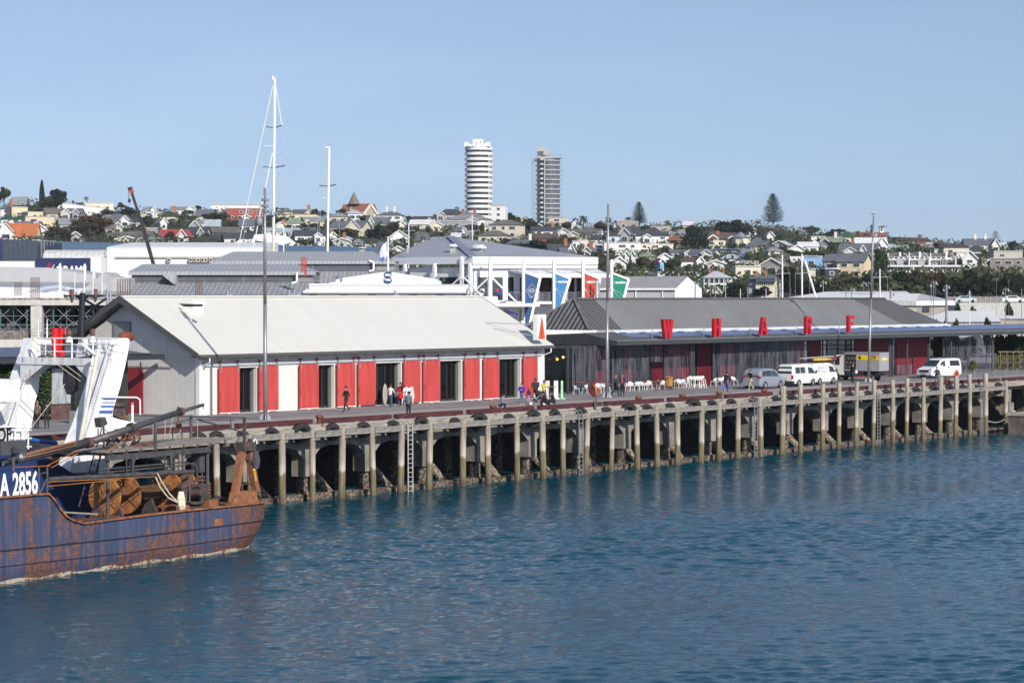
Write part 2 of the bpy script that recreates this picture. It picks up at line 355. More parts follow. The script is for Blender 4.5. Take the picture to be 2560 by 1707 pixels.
# beams between piles
allu=sorted(pu0[:4])+pile_u
for i,(a,b) in enumerate(zip(allu[:-1],allu[1:])):
 mb=MB();z=-.72+rnd.uniform(-.02,.02)
 mb.box(a+.2,b-.2,VP-.16,VP+.14,z,z+.36)
 for k in range(4):
  x=a+.45+(b-a-.9)*k/3;mb.box(x-.03,x+.03,VP-.175,VP-.155,z+.14+.08*(k%2),z+.19+.08*(k%2),1)
 solo(mb,'fender_beam',[WOODB,DARK],'horizontal grey timber beam, %s bay between the fender piles from the left' % ORDW[i],'beam',(a,VP,z),'timber beams between the fender piles')
# concrete wharf -----------------------------------------------------
wh=thing('concrete_wharf','concrete wharf edge with arched beam, columns and dark underside','wharf',(170,VE,WZ))
mb=MB()
mb.box(60,234,VE-.02,VE+.55,-.5,-.12);mb.box(60,234,VE-.3,VE-.04,-.48,-.2)
build(mb,'capping_timber',CAPW,wh)
colu=[125.1+6.12*k for k in range(-5,18)]
mb=MB()
for i,c in enumerate(colu[:-1]):
 n=colu[i+1];ys=(VE+.35,VE+1.0)
 prof=[(c,-.52),(n,-.52),(n,-2.15),(n-.45,-2.15),(n-1.15,-1.55),(n-2.0,-1.38),(c+2.0,-1.38),(c+1.15,-1.55),(c+.45,-2.15),(c,-2.15)]
 mb.prism([(x,ys[0],z) for x,z in prof],(0,ys[1]-ys[0],0))
mb.box(60,234,VE+1.0,VE+8.8,-.9,-.52)
for c in colu:
 mb.prism([(c-.3,VE+1,-.9),(c-.3,VE+8.5,-.9),(c-.3,VE+8.5,-1.4),(c-.3,VE+2.4,-1.4),(c-.3,VE+1,-2.4)],(.6,0,0))
build(mb,'arched_beam',CONC,wh)
for c in colu:
 mb=MB();mb.box(c-.5,c+.5,VE+.32,VE+1.3,-3.25,-2.1);build(mb,'column',CONC,wh)
 mb=MB();mb.lathe((c,VE+.85,0),[(.44,-5.6),(.45,-4.6),(.38,-4.0),(.36,-3.27)],10);build(mb,'barnacled_footing',BARN,wh)
 mb=MB();mb.tube((c+3.3,VE+4.8,-1.5),(c+3.3,VE+.95,-4.9),.25,.3,10);build(mb,'raking_pile',mat('sunlit_barnacles',(.10,.075,.055),.95,var=.3,scale=6,col2=(.42,.36,.28),detail=8,ramp=(.42,.66),bump=(9,1,.08)),wh)  # raking piles get a lighter barnacle copy, sunlight put into its colour
 mb=MB();mb.tube((c+3.0,VE+5.5,-.9),(c+3.0,VE+5.5,-5.2),.3,.34,9);build(mb,'inner_pile',BARN,wh)
mb=MB();x=62
while x < 233:
 l=rnd.uniform(1.9,2.8);zt=rnd.uniform(-4.42,-4.3);mb.box(x,x+l,VE+.05+rnd.uniform(0,.1),VE+.75,WZ-.6,zt);x += l+rnd.uniform(.05,.5)
mb.box(60,233,VE+.5,VE+.7,WZ-.6,-4.5);
build(mb,'low_walling',BARN,wh)
mb=MB()
import math as _m
nn=120
vs=[]
for i in range(nn+1):
 for j in range(6):
  u=60+174*i/nn;vs.append((u,VE+6.6+j*.55+rnd.uniform(-.25,.25),-5.4+j*.7+rnd.uniform(-.15,.15)))
mb.add(vs,[(i*6+j,(i+1)*6+j,(i+1)*6+j+1,i*6+j+1) for i in range(nn) for j in range(5)])
build(mb,'rock_revetment',mat('dark_rock',(.02,.018,.016),.9,var=.5,scale=2),wh)  # nearly black rock slope behind the columns
# far end: pale slab on piles and the pontoon corner
q=thing('concrete_quay','pale concrete quay edge beyond the last timber pile','quay',(250,VE+1,WZ))
mb=MB();mb.box(234.1,330,VE+.6,VE+1.8,-.95,-.25);
for k in range(30): mb.box(234.6+k*2.2,235.4+k*2.2,VE+.3,VE+1.6,-1.6,-.96)
build(mb,'edge_beam',mat('pale_concrete',(.42,.38,.33),.9,var=.25),q)
for k in range(6):
 mb=MB();mb.box(236+k*6,237+k*6,VE+2,VE+3,-5.5,-1.0);build(mb,'column',BARN,q)
mb=MB();mb.box(60,330,VE+9.9,VE+10.2,-6,-.6);build(mb,'retaining_wall',mat('dark_back_wall',(.015,.014,.013),.9),q)  # nearly black wall closing the back below the deck
p=pz(2425,1083,WZ)
mb=MB();a=pv(2521,1070,101.2).x-2;mb.box(a+2,a+22,97.5,101.2,WZ-.5,-2.95);mb.box(a+1.9,a+22.1,97.4,101.3,-2.95,-2.7,1)
solo(mb,'mooring_dolphin',[mat('red_brown_concrete',(.16,.12,.11),.9,var=.3,detail=7),mat('pale_concrete')],'low red-brown concrete block in the water at the right edge','mooring block',(a+2,100,WZ))
mb=MB()
A=Vector((a+2.3,100.9,-2.55));B=Vector((pile_u[-2]+.2,103.2,-3.5))
pts=[A.lerp(B,t/8)-Vector((0,0,.5*math.sin(math.pi*t/8))) for t in range(9)]
mb.path(pts,.045,6);mb.torus(A,.2,.06,'z',12,6)
solo(mb,'mooring_rope',mat('pale_rope',(.5,.44,.34),.9),'pale mooring rope running from the concrete block to the last piles','rope',tuple(A))
# kerb timbers -------------------------------------------------------
ks=[(92,117.6),(118.2,125.2),(126,133.2),(133.8,141),(141.8,149.4),(150.2,158),(158.6,166.5),(167.4,175),(175.8,183),(184.6,191),(192.2,199.5),(201,208),(209,216),(218,226),(227,233)]
for i,(a,b) in enumerate(ks):
 mb=MB();mb.box(a,b,VE+.05,VE+.4,.06,.33);mb.box(a+.3,a+.7,VE+.08,VE+.36,-.1,.06,1);mb.box(b-.7,b-.3,VE+.08,VE+.36,-.1,.06,1);mb.box((a+b)/2-.2,(a+b)/2+.2,VE+.08,VE+.36,-.1,.06,1)
 solo(mb,'kerb_timber',[KERB,WOODB],'dark red kerb timber on the wharf edge, %s counted from the ships' % ORDW[i],'kerb',(a,VE,0),'dark red kerb timbers on the wharf edge')
# tyres ---------------------------------------------------------------
tyre_px=[683,759,836,913,987,1058,1141,1202,1276,1338,1391,1456,1520,1577,1621,1679,1738,1784,1832,1888,1944,1983,2043,2087,2128,2174,2220,2254,2294,2339,2378,2412,2450,2500]
big={759,1202,1338,1577,1738}
def tyre_mesh():
 mb=MB();prof=[]
 n=20;k=10
 mb.torus((0,0,0),.34,.165,'x',n,k,0,.95)
 for i in range(n*2):
  t=6.2832*i/(n*2);c,s=math.cos(t)*.5,math.sin(t)*.5
  mb.beam((-.1,c,s),(.1,c*.985,s*.985),.03,.03,1)
 return mb
t0=None
for i,p in enumerate(sorted(tyre_px+[610,545,500])):
 u=uv_at(p,VP+.25);s=1.3 if p in big else rnd.uniform(1.0,1.14);
 lab='%s black tyre fender from the left behind the timber beam' % ORDW[i]
 if t0 is None:
  t0=build(tyre_mesh(),'tyre_fender',[BLACK,mat('tyre_tread',(.03,.03,.03),.9)]);o=t0
  for f in t0.data.polygons: f.use_smooth=f.material_index == 0
 else: o=t0.copy();COL.objects.link(o)
 tag(o,lab,'tyre','tyre fenders hung along the wharf')
 o.location=(u,VP+.42,-.52+rnd.uniform(-.08,.08));o.rotation_euler=(rnd.uniform(0,3),0,R(rnd.uniform(40,72)));o.scale=(s*1.05,s,s)
# ladders --------------------------------------------------------------
for px,lab in ((1026,'pale steel ladder hanging down the wharf nearest the trawler'),(1453,'green-grey steel ladder beside the lifebuoy post'),(1891,'steel ladder hanging below the silver car'),(2198,'grey steel ladder below the tallest piles, right of the lamp mast'),(2456,'rightmost steel ladder at the far end of the wharf')):
 u=uv_at(px,103.0);mb=MB()
 for s in (-.24,.24):
  mb.beam((u+s,103.0,-4.75),(u+s,103.02,-.3),.06,.05);mb.path([(u+s,103.02,-.3),(u+s,103.3,-.1),(u+s,103.9,-.1)],.03)
 for k in range(15): mb.beam((u-.24,103.0,-4.6+.3*k),(u+.24,103.0,-4.6+.3*k),.035,.035)
 solo(mb,'wharf_ladder',GALV if px > 1100 else mat('pale_ladder',(.5,.5,.45),.6),lab,'ladder',(u,103,-4.7),'steel ladders on the wharf face')
# bollards ---------------------------------------------------------------
RUST=mat('rust',(.17,.065,.035),.9,var=.45,scale=5,detail=6,bump=(12,.4,.02))
def bollard(u,lab,s=1):
 mb=MB();mb.lathe((u,VE+.2,-.12),[(.26*s,0),(.26*s,.06),(.15*s,.12),(.14*s,.38),(.2*s,.48),(.27*s,.53),(.27*s,.62),(.18*s,.7),(.02,.72)],14)
 solo(mb,'mooring_bollard',RUST,lab,'bollard',(u,VE+.2,-.12),'rusty bollards on the wharf edge',smooth=True)
for px,lab in ((799,'rusty bollard left of the walking man in black'),(1233,'rusty bollard that a seated person leans over'),(1597,'rusty bollard right of the middle lamp mast'),(1706,'rusty twin bollard below the white stacked chairs'),(1799,'rusty bollard under the cyclist'),(1911,'rusty bollard in front of the silver car'),(2368,'rusty bollard below the white people carrier')):
 bollard(uv_at(px,VE+.2),lab)
# ------------------------------------------------------------------ white shed
CREAM=mat('cream_cladding',(.72,.715,.67),.6,var=.03,stripe=(0,.28,.06,.0))
ROOFW=mat('cream_roof',(.65,.64,.585),.5,var=.025,scale=.8,stretch=(1.6,.25,.25),detail=7,stripe=(0,.76,.02,.0))
REDD=mat('red_sliding_door',(.52,.066,.058),.6,var=.16,scale=1,stretch=(4,3,.35),detail=7,stripe=(0,.14,.14,0))
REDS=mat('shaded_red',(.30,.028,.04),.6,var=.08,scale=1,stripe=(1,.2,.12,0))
GREYC=mat('grey_corrugated',(.76,.74,.69),.6,var=.04,stripe=(1,.17,.30,.0))
TRIM=mat('dark_trim',(.085,.085,.082),.5,var=.1)
RAIL=mat('pale_blue_rail',(.50,.54,.60),.5,.2,var=.05)
GREYR=mat('grey_reveal',(.24,.245,.23),.7,var=.04)
def shopglass():
 m=bpy.data.materials.new('shop_glass');m.use_nodes=True;n=m.node_tree;L=n.links.new;MC['shop_glass']=m
 b=n.nodes['Principled BSDF'];out=n.nodes['Material Output']
 b.inputs['Base Color'].default_value=(.01,.012,.013,1);b.inputs['Roughness'].default_value=.05;b.inputs['Specular IOR Level'].default_value=.7
 t=n.nodes.new('ShaderNodeBsdfTransparent');t.inputs[0].default_value=(.75,.78,.78,1)
 mx=n.nodes.new('ShaderNodeMixShader');mx.inputs[0].default_value=.35;L(t.outputs[0],mx.inputs[1]);L(b.outputs[0],mx.inputs[2]);L(mx.outputs[0],out.inputs[0])
 return m
GLASS=shopglass()
UL,UR,VF,VB_,VR,ZE,ZR=130.2,170.8,118.3,131.3,124.8,4.12,8.02
SH=thing('white_shed','long cream gabled wharf shed with ten red sliding doors','shed',(150,124.8,0))
U=lambda px: uv_at(px,VF)
doors=[(539,590.5,1),(639,688,1),(740.7,788.5,1),(834.5,880.7,1),(887.4,932,0),(1001.6,1044,0),(1050.7,1092.4,1),(1153,1192,1),(1201.8,1240.4,1),(1300.7,1336.8,0)]
opens=[(590.5,640.7),(788.5,835),(932,1001.6),(1092,1153),(1240,1300.7)]
oo=[(U(a)-.02,U(b)+.02) for a,b in opens]
mb=MB();x=UL
for a,b in oo:
 mb.box(x,a,VF,VF+.25,0,3.9);mb.box(a,b,VF,VF+.25,3.12,3.9);x=b
mb.box(x,UR,VF,VF+.25,0,3.9)
mb.box(UL+.1,UR-.1,VB_-.25,VB_,0,4)
build(mb,'front_wall',CREAM,SH)
mb=MB();mb.box(UL-.06,UL+.25,VF-.06,VF+.3,-.0,3.95);mb.box(UR-.35,UR+.05,VF-.06,VF+.2,0,3.95)
for a,b in ((932,935),):
 mb.box(U(880.9),U(887),VF-.03,VF-.002,0,3.25)
mb.box(U(1044.5),U(1050),VF-.03,VF-.002,0,3.25);mb.box(U(1193),U(1200),VF-.03,VF-.002,0,3.25)
build(mb,'corner_trim',WHITE,SH)
# gable wall facing the ships
t=.2;mb=MB()
mb.prism([(UL,VF+.26,0),(UL,VB_-.26,0),(UL,VB_-.26,ZE-.25),(UL,VR,ZR-.35),(UL,VF+.26,ZE-.15)],(t,0,0))
build(mb,'gable_wall',GREYC,SH);mb=MB()
mb.prism([(UR-t-.01,VF+.3,0),(UR-t-.01,VB_-.26,0),(UR-t-.01,VB_-.26,ZE-.25),(UR-t-.01,VR,ZR-.35),(UR-t-.01,VF+.3,ZE-.15)],(t,0,0))
build(mb,'gable_wall',GREYC,SH)
# roof
UE0,UE1,VE0,VE1=129.3,171.15,117.55,132.05
mb=MB()
for v0,v1,z0,z1 in ((VE0,VR,ZE+.02,ZR),(VE1,VR,ZE+.02,ZR)):
 mb.prism([(UE0,v0,z0),(UE0,v1,z1),(UE0,v1,z1-.1),(UE0,v0,z0-.1)],(UE1-UE0,0,0))
for k in range(1,10):
 uu=UE0+(UE1-UE0)*k/10
mb.box(UE0,UE1,VR-.25,VR+.25,ZR-.06,ZR+.05)
roof=build(mb,'roof',ROOFW,SH)
mb=MB()
for s in (-1,1):
 v0=VE0 if s < 0 else VE1
 for uu in (UE0-.04,UE1):
  mb.prism([(uu,v0,ZE-.28),(uu,v0,ZE+.05),(uu,VR,ZR+.05),(uu,VR,ZR-.45)],(.06,0,0))
 mb.prism([(UE0+.02,v0-s*0+.0,ZE-.30),(UE0+.02,VR,ZR-.42),(UE0+.02,VR,ZR-.36),(UE0+.02,v0,ZE-.24)],(.88,0,0))
build(mb,'barge_board',TRIM,roof)
mb=MB();mb.box(UE0,UE1,VE0-.16,VE0+.02,ZE-.22,ZE-.02);mb.box(UE0+.03,UE1-.03,VE0+.02,VF,ZE-.2,ZE-.1)
build(mb,'gutter',TRIM,roof)
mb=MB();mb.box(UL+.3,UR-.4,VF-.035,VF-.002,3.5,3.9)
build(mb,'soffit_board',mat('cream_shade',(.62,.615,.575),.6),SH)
for k,uu in enumerate((UL+.1,UR-.15)):
 mb=MB();mb.path([(uu,VE0-.08,ZE-.2),(uu,VE0-.08,ZE-.55),(uu,VF-.12,ZE-.8),(uu,VF-.12,.05)],.055 if k else .045,8);build(mb,'downpipe',WHITE,SH,smooth=False)
# sky-light cowl on the roof
c=pz(476,770,7.0)
def roofz(v): return ZE+(v-VE0)*(ZR-ZE)/(VR-VE0)
mb=MB();cv=123.3;cu=uv_at(474,cv);z=roofz(cv)
mb.box(cu-.45,cu+.55,cv-.8,cv+.2,z-.45,z+.08);mb.box(cu-.42,cu+.5,cv-.75,cv+.15,z+.08,z+.25,1)
mb.prism([(cu-.6,cv-.95,z+.25),(cu-.6,cv-.7,z+.5),(cu-.6,cv+.15,z+.55),(cu-.6,cv+.35,z+.3)],(1.25,0,0))
build(mb,'roof_vent',[WHITE,DARK],roof)
# rail, hangers, doors
mb=MB();mb.box(UL+.35,UR-.4,VF-.14,VF-.05,3.28,3.47)
build(mb,'door_rail',RAIL,SH)
ORD10=['first','second','third','fourth','fifth','sixth','seventh','eighth','ninth','tenth']
for i,(a,b,strip) in enumerate(doors):
 ua,ub=U(a)+.05,U(b)
 mb=MB();mb.box(ua,ub,VF-.30,VF-.2,.12,3.22)
 dr=build(mb,'sliding_door',REDD,SH)
 if i in (2,6,9): dr['label']='red sliding door with small scuffs and a short cut line'
 mb=MB();mb.box(ua+.02,ub-.02,VF-.31,VF-.19,.06,.119) if strip else mb.box(ua+.1,ua+.2,VF-.3,VF-.2,.02,.119)
 mb.box((ua+ub)/2-.1,(ua+ub)/2+.1,VF-.28,VF-.22,0,.06) if strip else None
 build(mb,'kick_strip',WHITE,dr)
 for uu in (ua+.12,ub-.12):
  mb=MB();mb.box(uu-.035,uu+.035,VF-.33,VF-.302,2.82,3.55);mb.lathe((uu,VF-.24,3.56),[(.09,-.1),(.09,.06)],10,1,'y');build(mb,'hanger',[GALV,RUST],dr)
 mb=MB();mb.box(ua+.03,ua+.06,VF-.33,VF-.302,1.05,1.45);build(mb,'handle',mat('dark_red',(.25,.01,.02),.5),dr)
# openings: reveal, glazing, shop behind
for i,(a,b) in enumerate(oo):
 mb=MB();mb.box(b-.06,b,VF+.25,VF+.6,0,3.12);mb.box(a,a+.06,VF+.25,VF+.6,0,3.12);mb.box(a,b,VF+.25,VF+.6,3.1,3.16);mb.box(a,b,VF-.18,VF+.6,.007,.04,1)
 build(mb,'door_reveal',[GREYR,mat('sill_concrete',(.5,.49,.46),.8)],SH)
 mb=MB();vg=VF+.5;m_=(a+b)/2
 fr=.045
 for x0 in (a+.06,a+.06+(b-a)*.34,a+.06+(b-a)*.6,b-.12): mb.box(x0-fr,x0+fr,vg,vg+.08,.05,3.08)
 mb.box(a,b,vg,vg+.08,3.0,3.08);mb.box(a,b,vg,vg+.08,.05,.2)
 f=build(mb,'glass_door',DARK,SH)
 mb=MB();mb.box(a+.1,b-.1,vg+.03,vg+.045,.2,3.0);build(mb,'pane',GLASS,f)
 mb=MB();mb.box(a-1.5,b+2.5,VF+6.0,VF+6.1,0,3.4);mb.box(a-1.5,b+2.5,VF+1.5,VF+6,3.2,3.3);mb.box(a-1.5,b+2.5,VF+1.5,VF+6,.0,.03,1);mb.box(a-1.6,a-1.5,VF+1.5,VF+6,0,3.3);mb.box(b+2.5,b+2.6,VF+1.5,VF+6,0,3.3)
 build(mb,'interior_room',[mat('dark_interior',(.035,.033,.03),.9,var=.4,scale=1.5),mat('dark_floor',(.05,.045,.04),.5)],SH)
a,b=oo[4];mb=MB();mb.box(a+.9,b+.9,VF+2.6,VF+2.7,0,2.75)
build(mb,'slatted_partition',mat('ply_slats',(.42,.30,.17),.7,var=.12,stripe=(2,.22,.35,0)),SH)
# gable vent, doors and rail
g=lambda px,py: pu(px,py,UL)
def gbox(mbb,x0,y0,x1,y1,t0,t1,mi=0):
 p,q=g(x0,y0),g(x1,y1);mbb.box(UL-t1,UL-t0,min(p.y,q.y),max(p.y,q.y),min(p.z,q.z),max(p.z,q.z),mi)
mb=MB();gbox(mb,283,803,329,848,.0,.06)
for k in range(9): gbox(mb,288,806+k*4.6,325,809+k*4.6,.061,.1,1)
gv=build(mb,'louvre_vent',[mat('vent_grey',(.20,.20,.195),.6),mat('vent_slat',(.42,.42,.41),.6)],SH)
for x0,x1,y0,y1 in ((180,245,917,1033),(297,362,919,1037)):
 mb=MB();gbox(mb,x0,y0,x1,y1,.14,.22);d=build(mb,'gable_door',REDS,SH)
 mb=MB();gbox(mb,x1-6,y0-14,x1-3,y0+16,.221,.26);gbox(mb,x0+8,y0-14,x0+11,y0+16,.221,.26);build(mb,'hanger',DARK,d)
mb=MB();gbox(mb,150,911,432,918,.05,.13);build(mb,'gable_door_rail',TRIM,SH)
mb=MB();p=g(494,1035);mb.box(UL-.04,UL,VF+.3,VF+3,3.86,3.95)
# hanging sign on the near right roof corner
def signA():
 v=VE0-.15;u=uv_at(1349,v);t=thing('roof_sign','white upright sign board with tall orange triangle at the shed roof corner','sign',(u,v,ZE))
 z1=pv(1349,786,v).z;z0=pv(1349,850,v).z;w2=.62
 mb=MB();mb.box(u-w2,u+w2,v-.2,v+.2,z0,z1);build(mb,'board',WHITE,t)
 mb=MB();mb.prism([(u-.5,v-.215,z0+.08),(u+.5,v-.215,z0+.08),(u+.02,v-.215,z1-.1)],(0,.012,0));build(mb,'orange_triangle',mat('orange_enamel',(.62,.13,.04),.5),t)
 mb=MB();mb.box(u-.045,u+.045,v-.235,v-.218,z0+.15,z1-.35);build(mb,'centre_tube',mat('crimson',(.4,.02,.05),.5),t)
 mb=MB()
 for dz,dv in ((.3,2.6),(1.25,3.4)): mb.tube((u-.3,v+.2,z0+dz),(u-2.6,v+dv,roofz(v+dv)+.05),.03)
 build(mb,'stay',GALV,t)
signA()
# ------------------------------------------------------------------ grey wharf pavilion with the letters
VC=118.0;UC0=181.0;UC1=285.0
PV=thing('grey_pavilion','long low pavilion with dark folded metal roof and deep canopy','restaurant building',(210,124,0))
RIBD=mat('dark_ribbed_roof',(.165,.165,.155),.5,.2,var=.06,stripe=(0,.62,.6,.2))
RIBS=mat('fine_ribbed_roof',(.225,.225,.222),.55,.1,var=.08,scale=.25,stripe=(0,.5,.22,.2))
RIBE=mat('ribbed_end',(.24,.24,.235),.5,.2,stripe=(1,.48,.85,.0))
z0,zr=5.15,7.83
A0,A1,B0,B1=(182,121.4,z0),(249.5,121.4,z0),(182,128.6,z0),(249.5,128.6,z0)
Ra,Rb=(184.9,124.9,zr),(242.3,124.9,zr)
def lerp(a,b,t): return tuple(a[i]+(b[i]-a[i])*t for i in range(3))
mb=MB()
tl,tr=.055,.935
mb.quad(A0,lerp(A0,A1,tl+.02),lerp(Ra,Rb,tl),Ra,0)
mb.quad(lerp(A0,A1,tl+.02),lerp(A0,A1,tr-.08),lerp(Ra,Rb,tr-.06),lerp(Ra,Rb,tl),1)
mb.quad(lerp(A0,A1,tr-.08),A1,Rb,lerp(Ra,Rb,tr-.06),0)
mb.quad(B1,B0,Ra,Rb,1);mb.add([A0,Ra,B0],[(0,1,2)],2);mb.add([A1,B1,Rb],[(0,1,2)],2)
up=build(mb,'upper_roof',[RIBD,RIBS,RIBE],PV)
mb=MB();mb.beam(Ra,Rb,.5,.14);mb.beam((A0[0],A0[1]-.02,A0[2]+.03),(Ra[0],Ra[1],Ra[2]+.03),.28,.12);mb.beam((B0[0],B0[1],B0[2]+.03),(Ra[0],Ra[1],Ra[2]+.03),.28,.12)
build(mb,'ridge_flashing',mat('flashing',(.15,.15,.15),.5,.2),up)
BLUE=mat('blue_canopy_strip',(.13,.19,.36),.3,.1,var=.1,scale=.3)  # blue colour for the middle strip of the canopy roof
mb=MB()
def strip(va,za,vb,zb,mi,ua=UC0,ub=UC1,th=.05):
 mb.prism([(ua,va,za),(ua,vb,zb),(ua,vb,zb-th),(ua,va,za-th)],(ub-ua,0,0),mi)
zs=lambda v: 4.32+(v-VC)*(.62/3.4)
strip(VC,zs(VC),VC+1.3,zs(VC+1.3),0);strip(VC+1.3,zs(VC+1.3),VC+2.9,zs(VC+2.9)+.05,1,185.5,UC1);strip(VC+1.3,zs(VC+1.3),VC+3.38,zs(VC+3.38)+.03,0,UC0,185.5)
strip(VC+2.9,zs(VC+2.9)+.07,VC+3.38,zs(VC+3.38)+.2,2,185.5,250)
strip(VC+2.9,zs(VC+2.9)+.03,VC+3.38,zs(VC+3.38),0,250,UC1)
mb.prism([(UC0,VC+3.4,4.94),(UC0,VC+12,4.6),(UC0,VC+12,4.5),(UC0,VC+3.4,4.84)],(UC1-UC0,0,0),0)
k=185.9
while k < 249: mb.box(k,k+.9,VC+2.75,VC+2.9,zs(VC+2.8)+.03,zs(VC+2.8)+.1,3);k += 3.1
cn=build(mb,'canopy_roof',[mat('canopy_grey',(.13,.135,.14),.8,0,spec=.1,stripe=(0,.3,.4,0)),BLUE,mat('white_strip',(.72,.73,.76),.4),DARK],PV)
mb=MB();mb.box(UC0,UC1,VC-.12,VC-.02,3.93,4.3);mb.box(UC0-.12,UC0-.02,VC-.12,VC+12,3.93,4.3);mb.box(UC0,UC1,VC-.02,VC+12,3.93,3.99)
mb.prism([(UC0+.01,VC,4.29),(UC0+.01,VC+3.38,4.29),(UC0+.01,VC+3.38,4.9)],(.05,0,0));mb.prism([(UC0+.01,VC+3.39,4.29),(UC0+.01,VC+12,4.29),(UC0+.01,VC+12,4.52),(UC0+.01,VC+3.39,4.86)],(.05,0,0))
build(mb,'fascia',mat('fascia_dark',(.06,.063,.068),.4,.2,var=.1),cn)
mb=MB();mb.box(UC0,UC1,VC-.14,VC-.1,4.3,4.34);build(mb,'gutter_edge',mat('pale_edge',(.34,.35,.36),.5,.3),cn)
# letters on the fascia
LR=mat('red_letter',(.48,.012,.025),.45,var=.06)
LD=mat('red_letter_side',(.30,.008,.015),.5,var=.06)
for ch,xa,xb,yt,yb in (('W',1655,1682,798,845),('H',1783,1800,796,841),('A',1899,1918,793,837),('R',2013,2028,791,834.5),('F',2119,2134,789,830)):
 v=VC-.25;ua,ub=uv_at(xa,v),uv_at(xb,v);um=(ua+ub)/2
 zt=pv((xa+xb)/2,yt,v).z;zb=pv((xa+xb)/2,yb,v).z
 t=thing('fascia_letter','large free-standing red letter %s on the pavilion canopy edge' % ch,'letter sign',(um,v,zb),'red letters spelling WHARF')
 # channel letter: outline with depth
 H,W=zt-zb,(ub-ua)*.98
 P={'W':[[(0,1),(.27,1),(.36,.35),(.42,1),(.58,1),(.64,.35),(.73,1),(1,1),(.80,0),(.58,0),(.5,.5),(.42,0),(.20,0)]],
         'H':[[(0,0),(.34,0),(.34,.42),(.66,.42),(.66,0),(1,0),(1,1),(.66,1),(.66,.62),(.34,.62),(.34,1),(0,1)]],
         'A':[[(0,0),(.3,0),(.36,.22),(.64,.22),(.7,0),(1,0),(.68,1),(.32,1)]],
         'R':[[(0,0),(.34,0),(.34,.42),(.5,.42),(.66,0),(1,0),(.82,.46),(1,.58),(1,.92),(.86,1),(0,1)]],
         'F':[[(0,0),(.38,0),(.38,.4),(.85,.4),(.85,.6),(.38,.6),(.38,.8),(1,.8),(1,1),(0,1)]]}[ch]
 mb=MB()
 for poly in P: mb.prism([(ua+x*W,v-.12,zb+y*H) for x,y in poly],(0,.28,0),0,1)
 if ch == 'A': mb.box(um-.1*W,um+.1*W,v-.14,v-.121,zb+.38*H,zb+.72*H,2)
 if ch == 'R': mb.box(um-.12*W,um+.18*W,v-.14,v-.121,zb+.62*H,zb+.82*H,2)
 build(mb,'letter_box',[LR,LD,mat('letter_dark',(.10,.005,.01),.6)],t)
 mb=MB();uf=ua-.75
 mb.tube((uf,v+.5,zs(VC+.4)),(uf,v+.5,zt-.1),.03);mb.tube((uf,v+.5,zt-.1),(ua+.1,v+.3,zt-.1),.025);mb.tube((uf,v+.5,zb+.35),(ua+.1,v+.3,zb+.3),.025);mb.tube((um,v+.2,zb-.2),(um,v+.2,zb),.05)
 build(mb,'support_frame',GALV,t)
# facade under the canopy -------------------------------------------------
VG=121.6
G=lambda px: uv_at(px,VG)
GL2=GLASS
REDP=mat('canopy_shaded_red',(.17,.014,.026),.6,var=.08,stripe=(0,.22,.10,0))  # canopy shade put into the panel red as a dark maroon
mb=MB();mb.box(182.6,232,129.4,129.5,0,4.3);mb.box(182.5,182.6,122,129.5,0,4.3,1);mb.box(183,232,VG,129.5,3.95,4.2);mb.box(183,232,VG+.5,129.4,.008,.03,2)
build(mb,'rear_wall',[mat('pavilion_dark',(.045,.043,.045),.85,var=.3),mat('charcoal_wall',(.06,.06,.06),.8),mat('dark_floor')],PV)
for a,b in ((1488,1513),(1560,1583),(1630,1657),(1668,1721),(1744,1777),(1800,1838),(2021,2052),(2135,2221),(2241,2318),(1975,2010)):
 mb=MB();mb.box(G(a),G(b),VG-.05,VG+.05,.0,3.9);build(mb,'wall_panel',REDP,PV)
mb=MB()
xs=[1361,1415,1423,1444,1455,1481,1540,1585,1626,1660,1722,1737,1742,1780,1842,1880,1950,2018,2056,2066,2094,2114,2128,2222,2237,2320]
for x0 in xs: mb.box(G(x0)-.06,G(x0)+.06,VG-.1,VG+.02,0,3.93)
mb.box(G(1361),G(2320),VG-.08,VG,3.7,3.93)
fr=build(mb,'window_frame',DARK,PV)
for a,b in ((1363,1413),(1425,1480),(1514,1558),(1585,1626),(1724,1742),(1842,1974),(2066,2094),(2096,2128)):
 mb=MB();mb.box(G(a),G(b),VG-.02,VG-.01,.1,3.7);build(mb,'pane',GLASS,fr)
def post(fn): m_=MB();fn(m_);build(m_,'steel_post',mat('post_grey',(.07,.072,.075),.5),PV)
for x0,w2 in ((2224,.22),(2231,.22),(2322,.25),(1727,.2),(1733,.15)): post(lambda m: m.box(uv_at(x0,VC+1.2)-w2/2,uv_at(x0,VC+1.2)+w2/2,VC+1.1,VC+1.3,0,3.95))
for x0 in (1420,1460,1522): post(lambda m: m.tube((uv_at(x0,VC+.6),VC+.6,0),(uv_at(x0,VC+.6),VC+.6,3.95),.05))
for uu in (236,246,256,266,276): post(lambda m: m.tube((uu,VC+1,0),(uu,VC+1,3.95),.09))
mb=MB();mb.ball(pv(1393,898,VG-.4),.1,0,7);mb.ball(pv(1408,893,VG-.4),.1,0,7);build(mb,'amber_lamps',mat('amber_glow',(.9,.5,.1),.5,emit=((1,.55,.12),3)),PV)
